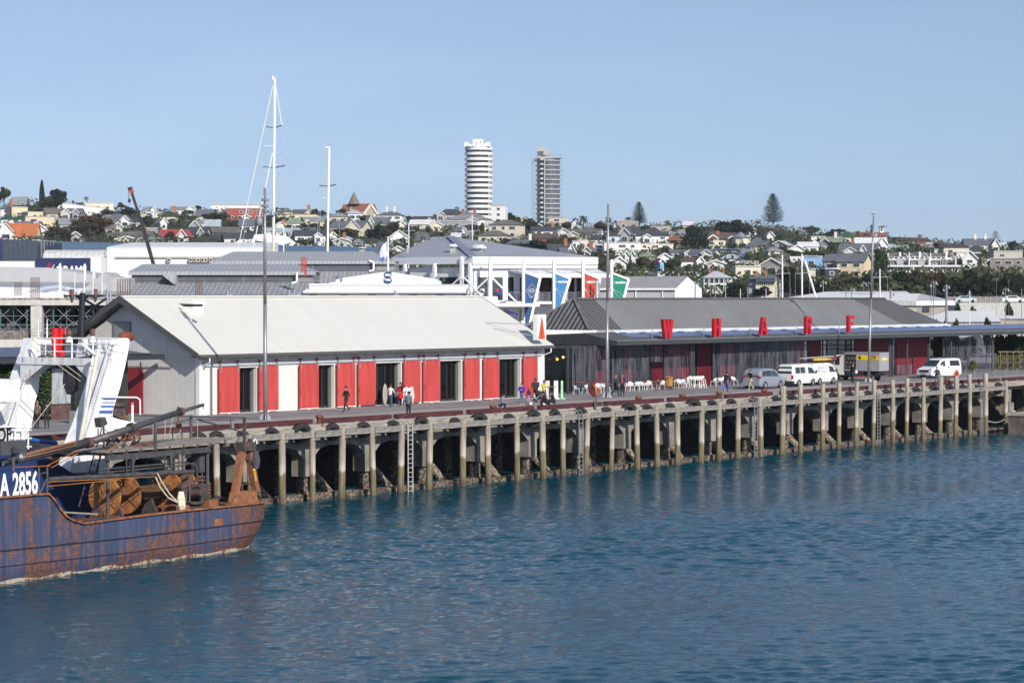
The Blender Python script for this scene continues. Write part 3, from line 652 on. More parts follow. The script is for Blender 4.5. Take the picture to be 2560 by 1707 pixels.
# clear plastic curtains --------------------------------------------------
def plastic():
 m=bpy.data.materials.new('clear_plastic');m.use_nodes=True;n=m.node_tree;L=n.links.new;MC['clear_plastic']=m
 b=n.nodes['Principled BSDF'];out=n.nodes['Material Output'];b.inputs['Base Color'].default_value=(.30,.31,.38,1);b.inputs['Roughness'].default_value=.22;b.inputs['Specular IOR Level'].default_value=1
 tc=n.nodes.new('ShaderNodeTexCoord');mp=n.nodes.new('ShaderNodeMapping');mp.inputs['Scale'].default_value=(2.3,1,.28);L(tc.outputs['Object'],mp.inputs[0])
 no=n.nodes.new('ShaderNodeTexNoise');no.inputs['Scale'].default_value=1.2;no.inputs['Detail'].default_value=5;no.inputs['Roughness'].default_value=.6;L(mp.outputs[0],no.inputs['Vector'])
 r=n.nodes.new('ShaderNodeValToRGB');r.color_ramp.elements[0].position=.40;r.color_ramp.elements[0].color=(.06,.06,.06,1);r.color_ramp.elements[1].position=.82;r.color_ramp.elements[1].color=(.5,.5,.5,1);L(no.outputs[0],r.inputs[0])
 bu=n.nodes.new('ShaderNodeBump');bu.inputs['Strength'].default_value=1;bu.inputs['Distance'].default_value=.12;L(no.outputs[0],bu.inputs['Height']);L(bu.outputs[0],b.inputs['Normal'])
 t=n.nodes.new('ShaderNodeBsdfTransparent');t.inputs[0].default_value=(.8,.8,.84,1)
 mx=n.nodes.new('ShaderNodeMixShader');L(r.outputs[0],mx.inputs[0]);L(t.outputs[0],mx.inputs[1]);L(b.outputs[0],mx.inputs[2]);L(mx.outputs[0],out.inputs[0]);return m
PLAS=plastic()
def curtain(a,b,v,lab,z0=.06,z1=3.9):
 ua,ub=uv_at(a,v),uv_at(b,v);n=max(8,int((ub-ua)/.09));mb=MB();vs=[]
 for i in range(n+1):
  u=ua+(ub-ua)*i/n;o=.05*math.sin(u*11+math.sin(u*3.7)*2)+.03*math.sin(u*29)
  vs += [(u,v+o*1.2,z0),(u,v+o*.8,(z0+z1)/2),(u,v+o*.3,z1)]
 mb.add(vs,[(3*i+j,3*i+3+j,3*i+4+j,3*i+1+j) for i in range(n) for j in (0,1)])
 o=solo(mb,'plastic_curtain',PLAS,lab,'curtain',((ua+ub)/2,v,z1),'clear plastic weather curtains',smooth=True)
curtain(1430,1526,119.9,'clear plastic weather curtain at the left end of the pavilion')
curtain(1530,1625,119.8,'crinkled clear plastic curtain behind the walking couple')
curtain(1659,1721,119.8,'clear plastic curtain over shaded red wall behind stacked white chairs')
curtain(1781,1870,119.6,'clear plastic curtain over shaded red wall left of the silver car')
curtain(1870,2019,119.6,'long dark shiny plastic curtain behind the silver car and vans')
curtain(2356,2487,119.8,'pale wide plastic curtain behind the right-hand people carrier',.06,3.9)
curtain(1628,1657,119.75,'rolled-up short plastic curtain over the red doorway',2.35,3.9)
mb=MB();a=uv_at(2242,120);b=uv_at(2281,120)
mb.box(a,b,119.98,120.0,.15,1.1);solo(mb,'wind_screen',[PLAS],'low plastic wind screen on the terrace right of the truck','screen',(a,120,0))
# ------------------------------------------------------------------ lamp masts
def mast(px,py,top_y,lab,lamps,lean=0):
 b=pz(px,py,0);h=pv(px,top_y,b.y).z
 t=thing('lamp_mast',lab,'lamp mast',tuple(b),'tall grey lamp masts on the wharf')
 tp=b+Vector((lean*.579,-lean*.815,h))
 mb=MB();mb.tube(b,b.lerp(tp,.5),.13,.115,12);mb.tube(b.lerp(tp,.5),tp,.115,.08,12);build(mb,'pole',mat('mast_grey',(.30,.30,.315),.4,.5,var=.08),t,smooth=True)
 mb=MB();mb.box(b.x-.35,b.x+.35,b.y-.35,b.y+.35,.008,.05)
 for k in range(4):
  d=Vector((math.cos(k*1.5708+.78),math.sin(k*1.5708+.78),0));s=d.cross(Vector((0,0,1)))*.02
  mb.prism([b+d*.15-s+Vector((0,0,.05)),b+d*.36-s+Vector((0,0,.05)),b+d*.32-s+Vector((0,0,.25)),b+d*.1-s+Vector((0,0,.5))],s*2)
 build(mb,'base_fin',GALV,t)
 for (dy,side,kind) in lamps:
  z=pv(px,dy,b.y).z;r=RT*side
  p=b.lerp(tp,z/h);q=p+r*.5
  if kind == 'bell':
   mb=MB();mb.tube(p+Vector((0,0,.1)),q+Vector((0,0,.1)),.03);mb.lathe(q,[(.04,.26),(.07,.24),(.08,.12),(.16,-.02),(.22,-.18)],14);build(mb,'lamp_head',mat('lamp_blue_grey',(.30,.35,.42),.35,.4),t,smooth=True)
   mb=MB();mb.tube(q+Vector((0,0,-.18)),q+Vector((0,0,-.3)),.08,.07,10);build(mb,'lamp_glass',mat('amber_lamp',(.5,.25,.12),.3),t)
  else:
   mb=MB();mb.box(p.x-.15,p.x+.15,p.y-.15,p.y+.15,z-.09,z+.09);mb.tube(p-r*.25,p+r*.25,.06,.06,8);build(mb,'lamp_bracket',GALV,t)
 return tp
mast(663,1050,470,'tall grey lamp mast in front of the second red door',[(515,1,'b'),(500,-1,'b'),(533,1,'bell'),(527,-1,'b')],0)
mast(1517,994,511,'middle lamp mast with two bell lamps beside the walking couple',[(565,1,'bell'),(583,-1,'bell')],.1)
tp=mast(2171,955,541,'right lamp mast with a gull on top in front of the truck',[(590,-1,'b'),(575,-1,'bell')],.45)
# gull on the right mast
mb=MB();c=tp+Vector((0,0,.2));d=RT
mb.lathe((c.x,c.y,c.z),[(.02,-.26),(.09,-.15),(.13,0),(.1,.14),(.04,.22)],10,0,'x',(.9,1));mb.ball(c+Vector((.24,0,.13)),.075,0)
mb.tube(c+Vector((.3,0,.12)),c+Vector((.38,0,.1)),.018,.006,6,1)
mb.prism([c+Vector((-.25,.1,.08)),c+Vector((.08,.13,.1)),c+Vector((.05,.12,-.02)),c+Vector((-.4,.07,.0))],(0,-.03,0),1);mb.prism([c+Vector((-.25,-.1,.08)),c+Vector((.08,-.13,.1)),c+Vector((.05,-.12,-.02)),c+Vector((-.4,-.07,.0))],(0,.03,0),1)
mb.tube(c+Vector((0,.03,-.12)),c+Vector((0,.03,-.2)),.01,.01,5,1);mb.tube(c+Vector((0,-.03,-.12)),c+Vector((0,-.03,-.2)),.01,.01,5,1)
solo(mb,'seagull',[WHITE,mat('gull_grey',(.12,.12,.13),.7)],'white and grey gull standing on top of the right lamp mast','bird',tuple(tp),smooth=True)
# ------------------------------------------------------------------ rusty blue trawler (nearest ship)
SA,SB=pz(0,1460,WZ),pz(640,1370,WZ)
E1=(SB-SA).normalized();E2=Vector((-E1.y,E1.x,0))
def S(px,py,t=0):
 r=ray(px,py);p0=SB+E2*t;return CAM+r*((p0-CAM).dot(E2)/r.dot(E2))
def Z1(x,y): return x/3.336,y/3.336+800
def Z1b(x,y): return x/3.36,y/3.36+1100
def Z7(x,y): return 280+x/5.408,1000+y/5.408
def S1(x,y,t=0): return S(*Z1(x,y),t)
def S7(x,y,t=0): return S(*Z7(x,y),t)
def W(s,t,z): return Vector((SB.x,SB.y,0))+E1*s+E2*t+Vector((0,0,z))
def ss(p): return (p-SB).dot(E1)
HULL=streak('rusty_blue_hull',(.042,.058,.118),(.185,.08,.05),.36,3.6,.22,5,.7,(.10,.05,.045),[(2,1.7,.0,.13),(0,-3.5,1.0,.28)])
RUSTB=streak('rust_plate',(.26,.10,.045),(.36,.15,.06),.6,1.5,.5,4,.85,(.09,.04,.03))
RUSTD=streak('dark_rusty_steel',(.055,.045,.045),(.18,.075,.04),.42,3,3,6,.7,(.10,.045,.03))
GUNM=mat('gunmetal_paint',(.085,.08,.085),.5,.2,var=.25,scale=3)
NAVY=mat('navy_paint',(.018,.035,.12),.45,var=.25,scale=.8)
SWHITE=streak('ship_white',(.82,.82,.80),(.45,.22,.08),.12,2.5,.5,4,.45,(.3,.1,.04))
T1=thing('fishing_trawler','blue and rust-streaked trawler stern with brown net drums','trawler',tuple(SB))
tops=[(-160,1262),(0,1243),(105,1235),(119,1234),(127,1240),(134,1252),(143,1267),(152,1280),(163,1291),(180,1301),(208,1308),(348,1289),(470,1275),(580,1264),(660,1256)]
tp_=[(ss(S(x,y)),S(x,y).z) for x,y in tops]
def top_at(s):
 if s <= tp_[0][0]: return tp_[0][1]
 for (a,za),(b,zb) in zip(tp_[:-1],tp_[1:]):
  if a <= s <= b: return za+(zb-za)*(s-a)/(b-a)
 return tp_[-1][1]
sk=ss(S(665,1299))+.5;st_=ss(S(668,1256))+.5
rows=[(-6.3,-1.5),(WZ,.3),(-4.35,.25*sk+.1),(-3.9,.6*sk),(-3.35,sk),(None,st_)]
Q=[0]+[.15*k for k in range(1,3)]+[.3+.7*k/60 for k in range(61)]
Q=sorted(set(list(Q)))
BM=8.4
def hull_side(side):
 vs=[];s0=-34
 for q in Q:
  for (z,se) in rows:
   s=s0+(se-s0)*q;sn=s-(se-0)
   k=max(0,(sn+3.2)/3.2);t=(.5*k*k*k)
   if z is not None and z < -4.5: t += .25
   zz=top_at(s) if z is None else min(z,top_at(s))
   if side: t=BM-t
   vs.append(W(s,t,zz))
 n=len(rows);fs=[(i*n+j,(i+1)*n+j,(i+1)*n+j+1,i*n+j+1) for i in range(len(Q)-1) for j in range(n-1)]
 return vs,fs
mb=MB();v1,f1=hull_side(0);mb.add(v1,f1);v2,f2=hull_side(1);mb.add(v2,[tuple(reversed(f)) for f in f2])
n=len(rows);L0=len(v1)-n
mb.add(v1[L0:]+v2[L0:],[(j,n+j,n+j+1,j+1) for j in range(n-1)])
hull=build(mb,'hull',HULL,T1,smooth=True)
# cap rail, rubbing strakes, waterline
mb=MB();pts=[]
for q in Q:
 s=-34+(st_+34)*q;k=max(0,(s-st_+3.2)/3.2);pts.append(W(s,(.5*k**3)-.02,top_at(s)+.01))
for a,b in zip(pts[:-1],pts[1:]): mb.beam(a,b,.22,.08)
a=pts[-1];b=W(st_,BM-.5,top_at(st_));mb.beam(a,b,.2,.1)
build(mb,'cap_rail',RUSTB,hull)
mb=MB()
for dz,r in ((-3.35,.035),(-4.05,.022)):
 prev=None
 for q in Q:
  se=sk if dz > -3.5 else .5*sk;s=-34+(se+34)*q;k=max(0,(s-se+3.2)/3.2);zt=min(dz+(.0 if s < -12 else 0),top_at(s)-.1)
  p=W(s,(.5*k**3)-.03,zt+.28*max(0,(-s-10)/20))
  if prev is not None: mb.tube(prev,p,r,r,6)
  prev=p
build(mb,'rubbing_strake',mat('strake_dark',(.03,.03,.05),.6),hull)
mb=MB();prev=None
for q in Q:
 s=-34+34.05*q;k=max(0,(s+3.2)/3.2);t=(.5*k**3)-.035;p=(W(s,t+.02,WZ-.1),W(s,t-.015,WZ+.13+.05*math.sin(s*2)))
 if prev: mb.quad(prev[0],p[0],p[1],prev[1])
 prev=p
build(mb,'waterline_scale',streak('scaly_waterline',(.42,.38,.28),(.20,.06,.03),.55,2.5,2.5,5,.9,(.10,.07,.04)),hull)
mb=MB()
for x0,y0,x1,y1,m in ((822,770,905,845,0),(1795,655,1868,728,1),(560,798,640,862,0),(1075,800,1155,822,1),(1560,700,1640,760,0),(60,940,170,960,1)):
 a=S(*Z1b(x0,y1));b=S(*Z1b(x1,y0));mb.beam((a+b)/2-E1*abs((b-a).dot(E1))/2-E2*.02,(a+b)/2+E1*abs((b-a).dot(E1))/2-E2*.02,.03,abs(b.z-a.z),m)
build(mb,'hull_patch',[HULL,RUSTB],hull)
mb=MB();c=S(*Z1b(2120,615),.8);mb.lathe((0,0,0),[(.12,-.02),(.12,.02)],12,0,'y');
c2=c-E2*.03;mb=MB();mb.tube(c2,c2+E2*.06+E2*.0,.13,.13,12);build(mb,'fairlead_hole',mat('hole_black',(.004,.004,.004),.9),hull)
mb=MB();mb.add([W(-34,.1,-3.25),W(st_-.3,1.0,-3.25),W(st_-.3,BM-1,-3.25),W(-34,BM-.1,-3.25)],[(0,1,2,3)])
build(mb,'deck',mat('dirty_deck',(.055,.045,.04),.9,var=.5,scale=2,detail=8),T1)
# registration board
a=S(-8,1243,.06);b=S(97,1236,.06);zt=S(97,1180,.06).z;zt0=S(0,1183,.06).z
mb=MB();mb.prism([a,b,Vector((b.x,b.y,zt)),Vector((a.x,a.y,zt0))],E2*.08)
bd=build(mb,'registration_board',NAVY,T1)
rotS=(R(90),0,math.atan2(E1.y,E1.x))
pc=S(48,1240,.02);hgt=S(48,1187,.02).z-pc.z
tx=text_obj('A 2856','painted_number',hgt*1.5,.02,WHITE,bd,tuple(pc-Vector(SB)+Vector((0,0,.06))),(R(90)+0,0,rotS[2]),sx=.60,bold=.04)
mb=MB()
for x in (97,118): mb.tube(S(x,1242,.1),S(x,1168,.1),.05)
mb.tube(S(97,1185,.1),S(118,1180,.1),.04);mb.tube(S(100,1232,.1),S(117,1196,.1),.035)
build(mb,'board_post',GUNM,T1)
# net drums: flanges on a shaft along the ship
def drumpos(x,y,t): return S(*Z7(x,y),t)
TD=3.6
cz=S(*Z7(330,1260),TD).z
def flange(px,rpx,sgn=1,name='drum_flange',th=.1):
 c=S(px,1228,TD);c.z=cz;r=rpx
 mb=MB();a=c-E1*th/2;b=c+E1*th/2;mb.tube(a,b,r,r,40);mb.tube(a-E1*.05,b+E1*.05,.16,.16,12)
 for k in range(5):
  t=k*1.2566;d=(E2*math.cos(t)+Vector((0,0,1))*math.sin(t));p=a+d*r*.62-E1*.006;mb.tube(p,p+E1*.005,.06,.06,8,1)
  mb.beam(a-E1*.02+d*.2,a-E1*.02+d*r*.95,.05,.04)
 return build(mb,name,[mat('orange_rust',(.20,.075,.03),.85,var=.3,scale=2.5,col2=(.44,.19,.06),detail=7,ramp=(.35,.6),bump=(10,.4,.02)),mat('hole_black')],DR)
DR=T1
for px,r in ((262,.98),(313,.96),(417,.98),(457,.95)): flange(px,r)
a=S(313,1228,TD);a.z=cz;b=S(417,1228,TD);b.z=cz
mb=MB();mb.tube(a,b,.3,.3,20)
k=0
while k < 1: p=a.lerp(b,k);mb.torus((0,0,0),.01,.001) if 0 else None;k += .3
build(mb,'drum_barrel',RUSTD,T1,smooth=False)
mb=MB();c=S(262,1228,TD);c.z=cz;mb.tube(c,a,.22,.22,14);d=S(457,1228,TD);d.z=cz;mb.tube(b,d,.2,.2,14);build(mb,'drum_shaft',RUSTD,T1)
# warp wound on barrel: rings
mb=MB()
for k in range(26):
 p=a.lerp(b,(k+.5)/26);vs=[]
 for i in range(16):
  t=6.2832*i/16;o=E2*math.cos(t)+Vector((0,0,1))*math.sin(t);vs.append(p+o*.345)
 for i in range(16): mb.tube(vs[i],vs[(i+1)%16],.03,.03,4,0,False)
build(mb,'wound_warp',mat('rusty_warp',(.16,.085,.04),.9,var=.4,scale=9),T1)
mb=MB()
for px in (240,288,372,440,478):
 c=S(px,1228,TD);mb.prism([Vector((c.x,c.y,-3.25))-E2*.7,Vector((c.x,c.y,-3.25))+E2*.7,Vector((c.x,c.y,cz-.35))+E2*.15,Vector((c.x,c.y,cz-.35))-E2*.15],E1*.14)
build(mb,'drum_support',RUSTD,T1)
# grated working platform over the drums
zf=S7(600,640,2.6).z
s0,s1=ss(S7(-90,640,2.6)),ss(S7(1300,650,2.6));s2=ss(S7(1720,640,4))
mb=MB();mb.prism([W(s0,2.6,zf-.08),W(s1,2.6,zf-.08),W(s2,4.6,zf-.08),W(s2+.2,6.8,zf-.08),W(s0+.5,6.8,zf-.08)],(0,0,.08))
build(mb,'working_platform',mat('weathered_planks',(.27,.23,.20),.9,var=.4,scale=3,stretch=(.5,3,1),detail=8,ramp=(.3,.7)),T1)
mb=MB()
for t,dz in ((2.7,0),(6.5,0)): mb.beam(W(s0+.2,t,zf-.32+dz),W(s1+.2,t,zf-.32),.22,.26)
for k in range(8):
 s=s0+.4+(s1-s0-.2)*k/7;mb.beam(W(s,2.6,zf-.16),W(s,6.6,zf-.16),.09,.14);mb.beam(W(s,2.55,zf-.2),W(s,2.55,zf+.02),.07,.05)
build(mb,'platform_girder',GUNM,T1)
mb=MB()
for z_ in (zf-.86,zf-1.02): mb.tube(W(s0-.2,2.75,z_),W(s1-1.6,2.75,z_),.045)
for s in (s0+1.6,s0+4.6):
 mb.path([W(s,2.6,zf-.45),W(s,2.6,zf-1.15),W(s+.45,2.6,zf-1.15)],.035);mb.prism([W(s+.45,2.6,zf-.4),W(s+.75,2.6,zf-.4),W(s+.5,2.6,zf-.95)],E2*.25);mb.tube(W(s+.47,2.6,zf-.4),W(s+.47,2.6,zf-1.2),.05)
mb.path([S7(1000,850,2.7),S7(1120,870,2.7),S7(1150,930,2.7),S7(1150,1080,2.7)],.06);mb.path([S7(1220,770,3),S7(1240,900,3),S7(1215,960,3),S7(1215,1080,3)],.045)
build(mb,'hydraulic_pipe',GUNM,T1)
mb=MB();c=S7(1165,840,3.2);mb.beam(c-Vector((0,0,.5)),c+Vector((0,0,.5)),.55,.4);build(mb,'hydraulic_cabinet',GUNM,T1)
for x,ya,yb,r,t in ((585,290,690,.085,2.65),(1068,200,575,.08,6.4),(1790,235,590,.085,4.6),(955,700,1130,.06,2.75),(1530,530,640,.04,4),(1300,570,700,.05,2.7)):
 mb=MB();mb.tube(S7(x,yb,t),S7(x,ya,t),r,r,8);build(mb,'post',GUNM if r > .05 else RUSTD,T1)
for x in (-60,1290):
 mb=MB();a_=S7(x,660,2.8);mb.tube(Vector((a_.x,a_.y,-3.2)),a_,.09);build(mb,'post',GUNM,T1)
mb=MB()
mb.tube(S7(300,205,6.4),S7(1800,237,6.0),.035);mb.tube(S7(1150,255,6.2),S7(1650,262,5),.04);mb.tube(S7(1150,262,6.2),S7(1750,425,5.5),.035)
mb.tube(S7(1605,240,5.2),S7(1605,375,5.2),.025);mb.tube(S7(370,400,6.4),S7(1050,262,6.4),.03);mb.tube(S7(1650,640,5),S7(1775,390,5),.03)
mb.tube(S7(400,560,6.6),S7(1750,590,6.4),.03);mb.path([S7(820,560,6.4),S7(820,440,6.4),S7(850,415,6.4),S7(910,415,6.4),S7(945,450,6.4),S7(950,560,6.4)],.045)
build(mb,'guard_rail',GUNM,T1)
mb=MB()
for p,q in (((825,235),(750,580)),((935,390),(850,580)),((720,260),(717,540)),((1155,270),(1160,540)),((1605,380),(1575,600)),((555,230),(555,570))):
 mb.tube(S7(*p,5.8),S7(*q,5.8),.014,.014,5)
build(mb,'thin_rope',mat('pale_rope'),T1)
# hanging shackle block, coil, junk on platform
mb=MB();c=S7(893,330,4.6);mb.tube(S7(893,200,4.6),c,.04,.04,6);mb.ball(c,.17,0,7,(1,.6,1));mb.ball(c+E1*.15-Vector((0,0,.05)),.11,0,6);build(mb,'shackle',RUST,T1)
mb=MB();c=S7(95,530,4)
for k in range(6):
 cc=c+E1*.02*k;r=.42+.03*(k%3);pts=[cc+(E1*math.cos(t)*(1+.1*k%2)+Vector((0,0,1))*math.sin(t)*.9+E2*.25*math.sin(t+k))*r for t in [6.2832*i/18 for i in range(19)]]
 mb.path(pts,.03,5)
build(mb,'rope_coil',mat('pale_rope'),T1)
mb=MB()
rr=random.Random(8)
for k in range(14):
 p=S7(-70+k*28+rr.uniform(-10,10),560+rr.uniform(-60,30),rr.uniform(3.2,6));mb.tube(p,p+Vector((rr.uniform(-.6,.6),rr.uniform(-.6,.6),rr.uniform(-.2,.35))),rr.uniform(.03,.12),rr.uniform(.03,.1),7,k%2)
for k in range(5):
 cc=S7(290+rr.uniform(-50,50),500+rr.uniform(-50,40),5);mb.path([cc+(E1*math.cos(t)+Vector((0,0,1))*math.sin(t)*.9)*(.25+.03*k) for t in [6.2832*i/14 for i in range(15)]],.03,5)
build(mb,'deck_gear',[RUSTD,RUST],T1)
mb=MB();c=S7(500,585,4.5);mb.prism([W(ss(S7(240,590,4)),3.8,zf+.02),W(ss(S7(560,590,4)),3.9,zf+.02),W(ss(S7(560,570,5)),4.6,zf+.14),W(ss(S7(300,560,5)),4.7,zf+.06)],(0,0,.04));build(mb,'rusty_tray',RUST,T1)
# teal nets behind the drums
TEAL=mat('teal_net',(.05,.26,.30),.9,var=.5,scale=7,detail=6)
for pts in (((255,740),(325,745),(325,820),(262,825)),((440,900),(520,880),(590,900),(560,1060),(500,1200),(460,1010)),((110,900),(360,890),(380,1160),(200,1000))):
 mb=MB();mb.prism([S7(x,y,5.2) for x,y in pts],E2*.5);build(mb,'net_heap',TEAL,T1)
mb=MB()
for k in range(10):
 p=S7(150+k*45,1130,5.6);mb.tube(Vector((p.x,p.y,-3.2)),p+Vector((0,0,rr.uniform(.2,1.3))),.1,.07,6)
build(mb,'stanchion',RUSTD,T1)
# winch motor with pipe guard
mb=MB();q7=[(1050,1120),(1080,1095),(1200,1090),(1222,1110),(1222,1370),(1195,1398),(1080,1400),(1050,1370),(1050,1120)]
mb.path([S7(x,y,2.0) for x,y in q7],.05,7);mb.path([S7(x,y,2.2) for x,y in [(1000,1390),(1010,1200),(1060,1100),(1105,980)]],.045,7)
build(mb,'winch_guard',GUNM,T1)
mb=MB();c=S7(1130,1250,2.9);mb.tube(c-E2*.5,c+E2*.5,.5,.5,24);c=S7(1150,1260,2.3);mb.tube(c-E2*.35,c+E2*.3,.2,.22,14);c=S7(1270,1230,3.2)
mb.beam(c-Vector((0,0,.7)),c+Vector((0,0,.6)),.2,.3,1);mb.tube(S7(1170,1040,3),S7(1280,1035,3),.08,.08,8);mb.tube(S7(1160,1085,3),S7(1300,1085,3),.07,.07,8,1)
for k in range(5): mb.tube(S7(1235,1140+k*40,3),S7(1320,1130+k*42,3),.05,.09,7,1)
wn=build(mb,'winch_motor',[RUSTD,RUST],T1)
mb=MB()
for x,y,sx,sz in ((860,1460,1.1,.8),(1280,1420,.8,.9),(1420,1400,1.8,.6),(1560,1360,.8,.5),(1020,1440,.9,.9),(1110,1470,1.0,.6)):
 c=S7(x,y,2.6);c.z=-3.2+sz/2;mb.beam(c-E1*sx/2,c+E1*sx/2,.9,sz,rr.choice((0,1)))
mb.tube(S7(1390,1290,2.4),S7(1620,1350,1.5),.06,.06,6);mb.tube(S7(1250,1340,2.4),S7(1620,1340,2),.05)
build(mb,'deck_machinery',[RUSTD,RUSTB],T1)
# booms
mb=MB();TB=3.0
mb.tube(S1(120,1165,TB),S1(735,1020,TB),.20,.22,12);mb.tube(S1(730,1022,TB),S1(1500,765,TB),.18,.14,12);mb.tube(S1(1500,765,TB),S1(1695,706,TB),.10,.08,10);mb.tube(S1(-30,1195,TB),S1(130,1163,TB),.17,.2,12)
bm=build(mb,'boom',GUNM,T1,smooth=True)
mb=MB()
mb.tube(S1(720,1025,TB),S1(755,1018,TB),.26,.26,12);mb.tube(S1(1495,767,TB),S1(1520,759,TB),.2,.2,12);mb.torus(S1(1488,740,TB),.1,.03,'y',12,6);mb.tube(S1(1690,706,TB),S1(1697,740,TB),.025)
mb.tube(S1(1080,905,TB),S1(1105,895,TB),.26,.26,12)
build(mb,'boom_collar',RUSTD,bm)
p=S1(105,1178,TB-.36);text_obj('BRATTONI 45','painted_name',.26,.02,WHITE,bm,tuple(p-SB),(R(90),R(-11),rotS[2]),sx=.9)
for dy in (0,12,34):
 mb=MB();mb.tube(S1(220,1110+dy,TB-.3),S1(640,1005+dy,TB-.4),.018,.018,5);build(mb,'orange_line',mat('orange_rope',(.42,.16,.04),.9),T1)
for a_,b_ in (((390,1215),(640,1090)),((430,1230),(650,1110)),((400,1350),(1300,1305)),((400,1385),(1000,1330)),((860,1100),(1010,1030)),((130,1225),(420,1215))):
 mb=MB();mb.tube(S1(*a_,1.2),S1(*b_,1.2),.02,.02,5);build(mb,'orange_line',mat('orange_rope'),T1)
mb=MB();mb.tube(S1(398,1330,1.4),S1(1610,1262,1.4),.12,.10,10)
for k in range(6): x=520+k*200;y=1330-(x-398)*.0561;mb.tube(S1(x,y,1.4),S1(x+22,y-1,1.4),.15,.15,10)
build(mb,'derrick_pipe',GUNM,T1)
mb=MB();mb.prism([S7(1000,1400,2),S7(930,1180,2),S7(1090,960,2),S7(1110,990,2),S7(1060,1130,2),S7(990,1200,2)],E2*.2);build(mb,'gallows_arm',RUSTD,T1)
mb=MB()
for k in range(13):
 o=(k-6)*6.5;mb.path([S7(935+o*.5,1240,1.3+.02*(k%3)),S7(935+o,1330,1.2),S7(945+o*.9,1430,1.2+.03*(k%2)),S7(948+o*.6,1510,1.3)],.055,5)
mb.path([S7(610,985,1.3),S7(680,1120,1.3),S7(780,1270,1.3),S7(885,1375,1.3)],.04,6);mb.path([S7(590,1040,1.3),S7(650,1180,1.3),S7(760,1320,1.3),S7(890,1385,1.3)],.04,6);mb.tube(S7(880,1380,1.3),S7(930,1290,1.3),.05)
build(mb,'cream_rope_bundle',mat('cream_rope',(.66,.60,.46),.9,var=.15,scale=9),T1)
# stern gallows
mb=MB();TG=.7
for a_,b_ in (((1665,1250),(1755,690)),((1940,1220),(1850,700))): mb.beam(S7(*a_,TG),S7(*b_,TG),.34,.3)
mb.prism([S7(1630,1420,TG-.15),S7(1655,1245,TG-.15),S7(1955,1215,TG-.15),S7(1985,1400,TG-.15)],E2*.3)
build(mb,'stern_gallows',RUSTB,T1)
mb=MB();a_=S7(1730,625,TG);b_=S7(1890,625,TG);mb.beam(a_,b_,.55,.45);mb.beam(S7(1780,770,TG),S7(1880,770,TG),.2,.3);mb.tube(S7(1700,1140,TG),S7(1900,1120,TG),.03);mb.beam(S7(1790,600,TG),S7(1790,240,TG),.12);mb.prism([S7(1880,520,TG),S7(1930,600,TG),S7(1890,700,TG),S7(1850,640,TG)],E2*.2)
build(mb,'gallows_head',RUSTD,T1)
mb=MB();c=S7(1937,830,TG-.2);mb.tube(c-E2*.06,c+E2*.06,.30,.30,18);mb.prism([c+E1*a+Vector((0,0,z))-E2*.1 for a,z in ((-.12,.55),(.12,.55),(.28,.1),(.2,-.3),(0,-.42),(-.2,-.3),(-.28,.1))],E2*.2);mb.tube(c+Vector((0,0,.5)),c+Vector((0,0,.9)),.04)
blk=build(mb,'hanging_block',GUNM,T1)
mb=MB();mb.tube(c+Vector((-.1,0,-.4)),c+Vector((.05,0,-1.0)),.05,.03,6);mb.ball(c+Vector((-.1,0,-.42)),.09);build(mb,'yellow_lashing',mat('yellow_rope',(.7,.48,.03),.8),blk)
mb=MB();mb.torus(c+Vector((0,0,1.0)),.12,.035,'y',12,6);build(mb,'shackle',WHITE,blk)
# side deck grating & rails left of the drums
mb=MB()
for k in range(9):
 t=1.2+k*.35;a_=W(ss(S1(560,1500,0))-1.5,t,-2.75);b_=W(ss(S(348,1285,0)),t,-2.75);mb.beam(a_,b_,.1,.05)
for k in range(14):
 s=ss(S1(560,1500,0))-1.2+k*.52;mb.beam(W(s,1.1,-2.68),W(s,4.1,-2.68),.07,.05);mb.tube(W(s,1.15,-3.2),W(s,1.15,-2.5),.03)
mb.tube(W(ss(S1(560,1500,0))-1.3,1.15,-2.45),W(ss(S(348,1285,0)),1.15,-2.45),.04)
build(mb,'deck_grating',RUSTD,T1)
mb=MB();mb.beam(S(*Z1b(505,603),1.3),S(*Z1b(800,620),1.6),.3,.08);build(mb,'plank',mat('pale_plank',(.30,.27,.20),.8),T1)
mb=MB()
for a_,b_ in (((850,900),(657,1555)),((900,930),(718,1555)),((840,1090),(770,1555))): mb.tube(S1(*a_,5.5),S1(*b_,5.0),.035,.035,6)
for k in range(14):
 f=k/13;mb.tube(S1(850-193*f,900+655*f,5.5),S1(900-182*f,930+625*f,5.5),.02,.02,5)
build(mb,'rigging_ladder',GUNM,T1)
mb=MB();c=S1(95,1062,2);mb.beam(c-E1*.85,c+E1*.85,.3,.62);mb.tube(S1(110,1110,2),S1(110,1260,2),.08);fb=build(mb,'equipment_box',mat('slate_box',(.075,.075,.085),.6),T1)
mb=MB();c=S1(135,1082,1.7);mb.beam(c-E1*.22,c+E1*.22,.1,.28);build(mb,'work_light',GUNM,fb)
def flood(x,y,t,par,lab=None):
 c=S1(x,y,t);mb=MB();mb.prism([c+E1*a+Vector((0,0,z)) for a,z in ((-.25,.2),(.15,.25),(.3,-.1),(-.15,-.25))],E2*.4);mb.tube(c-Vector((0,0,.2)),c-Vector((0,0,1.3)),.05);return build(mb,'flood_light',GUNM,par)
flood(865,852,4.5,T1)
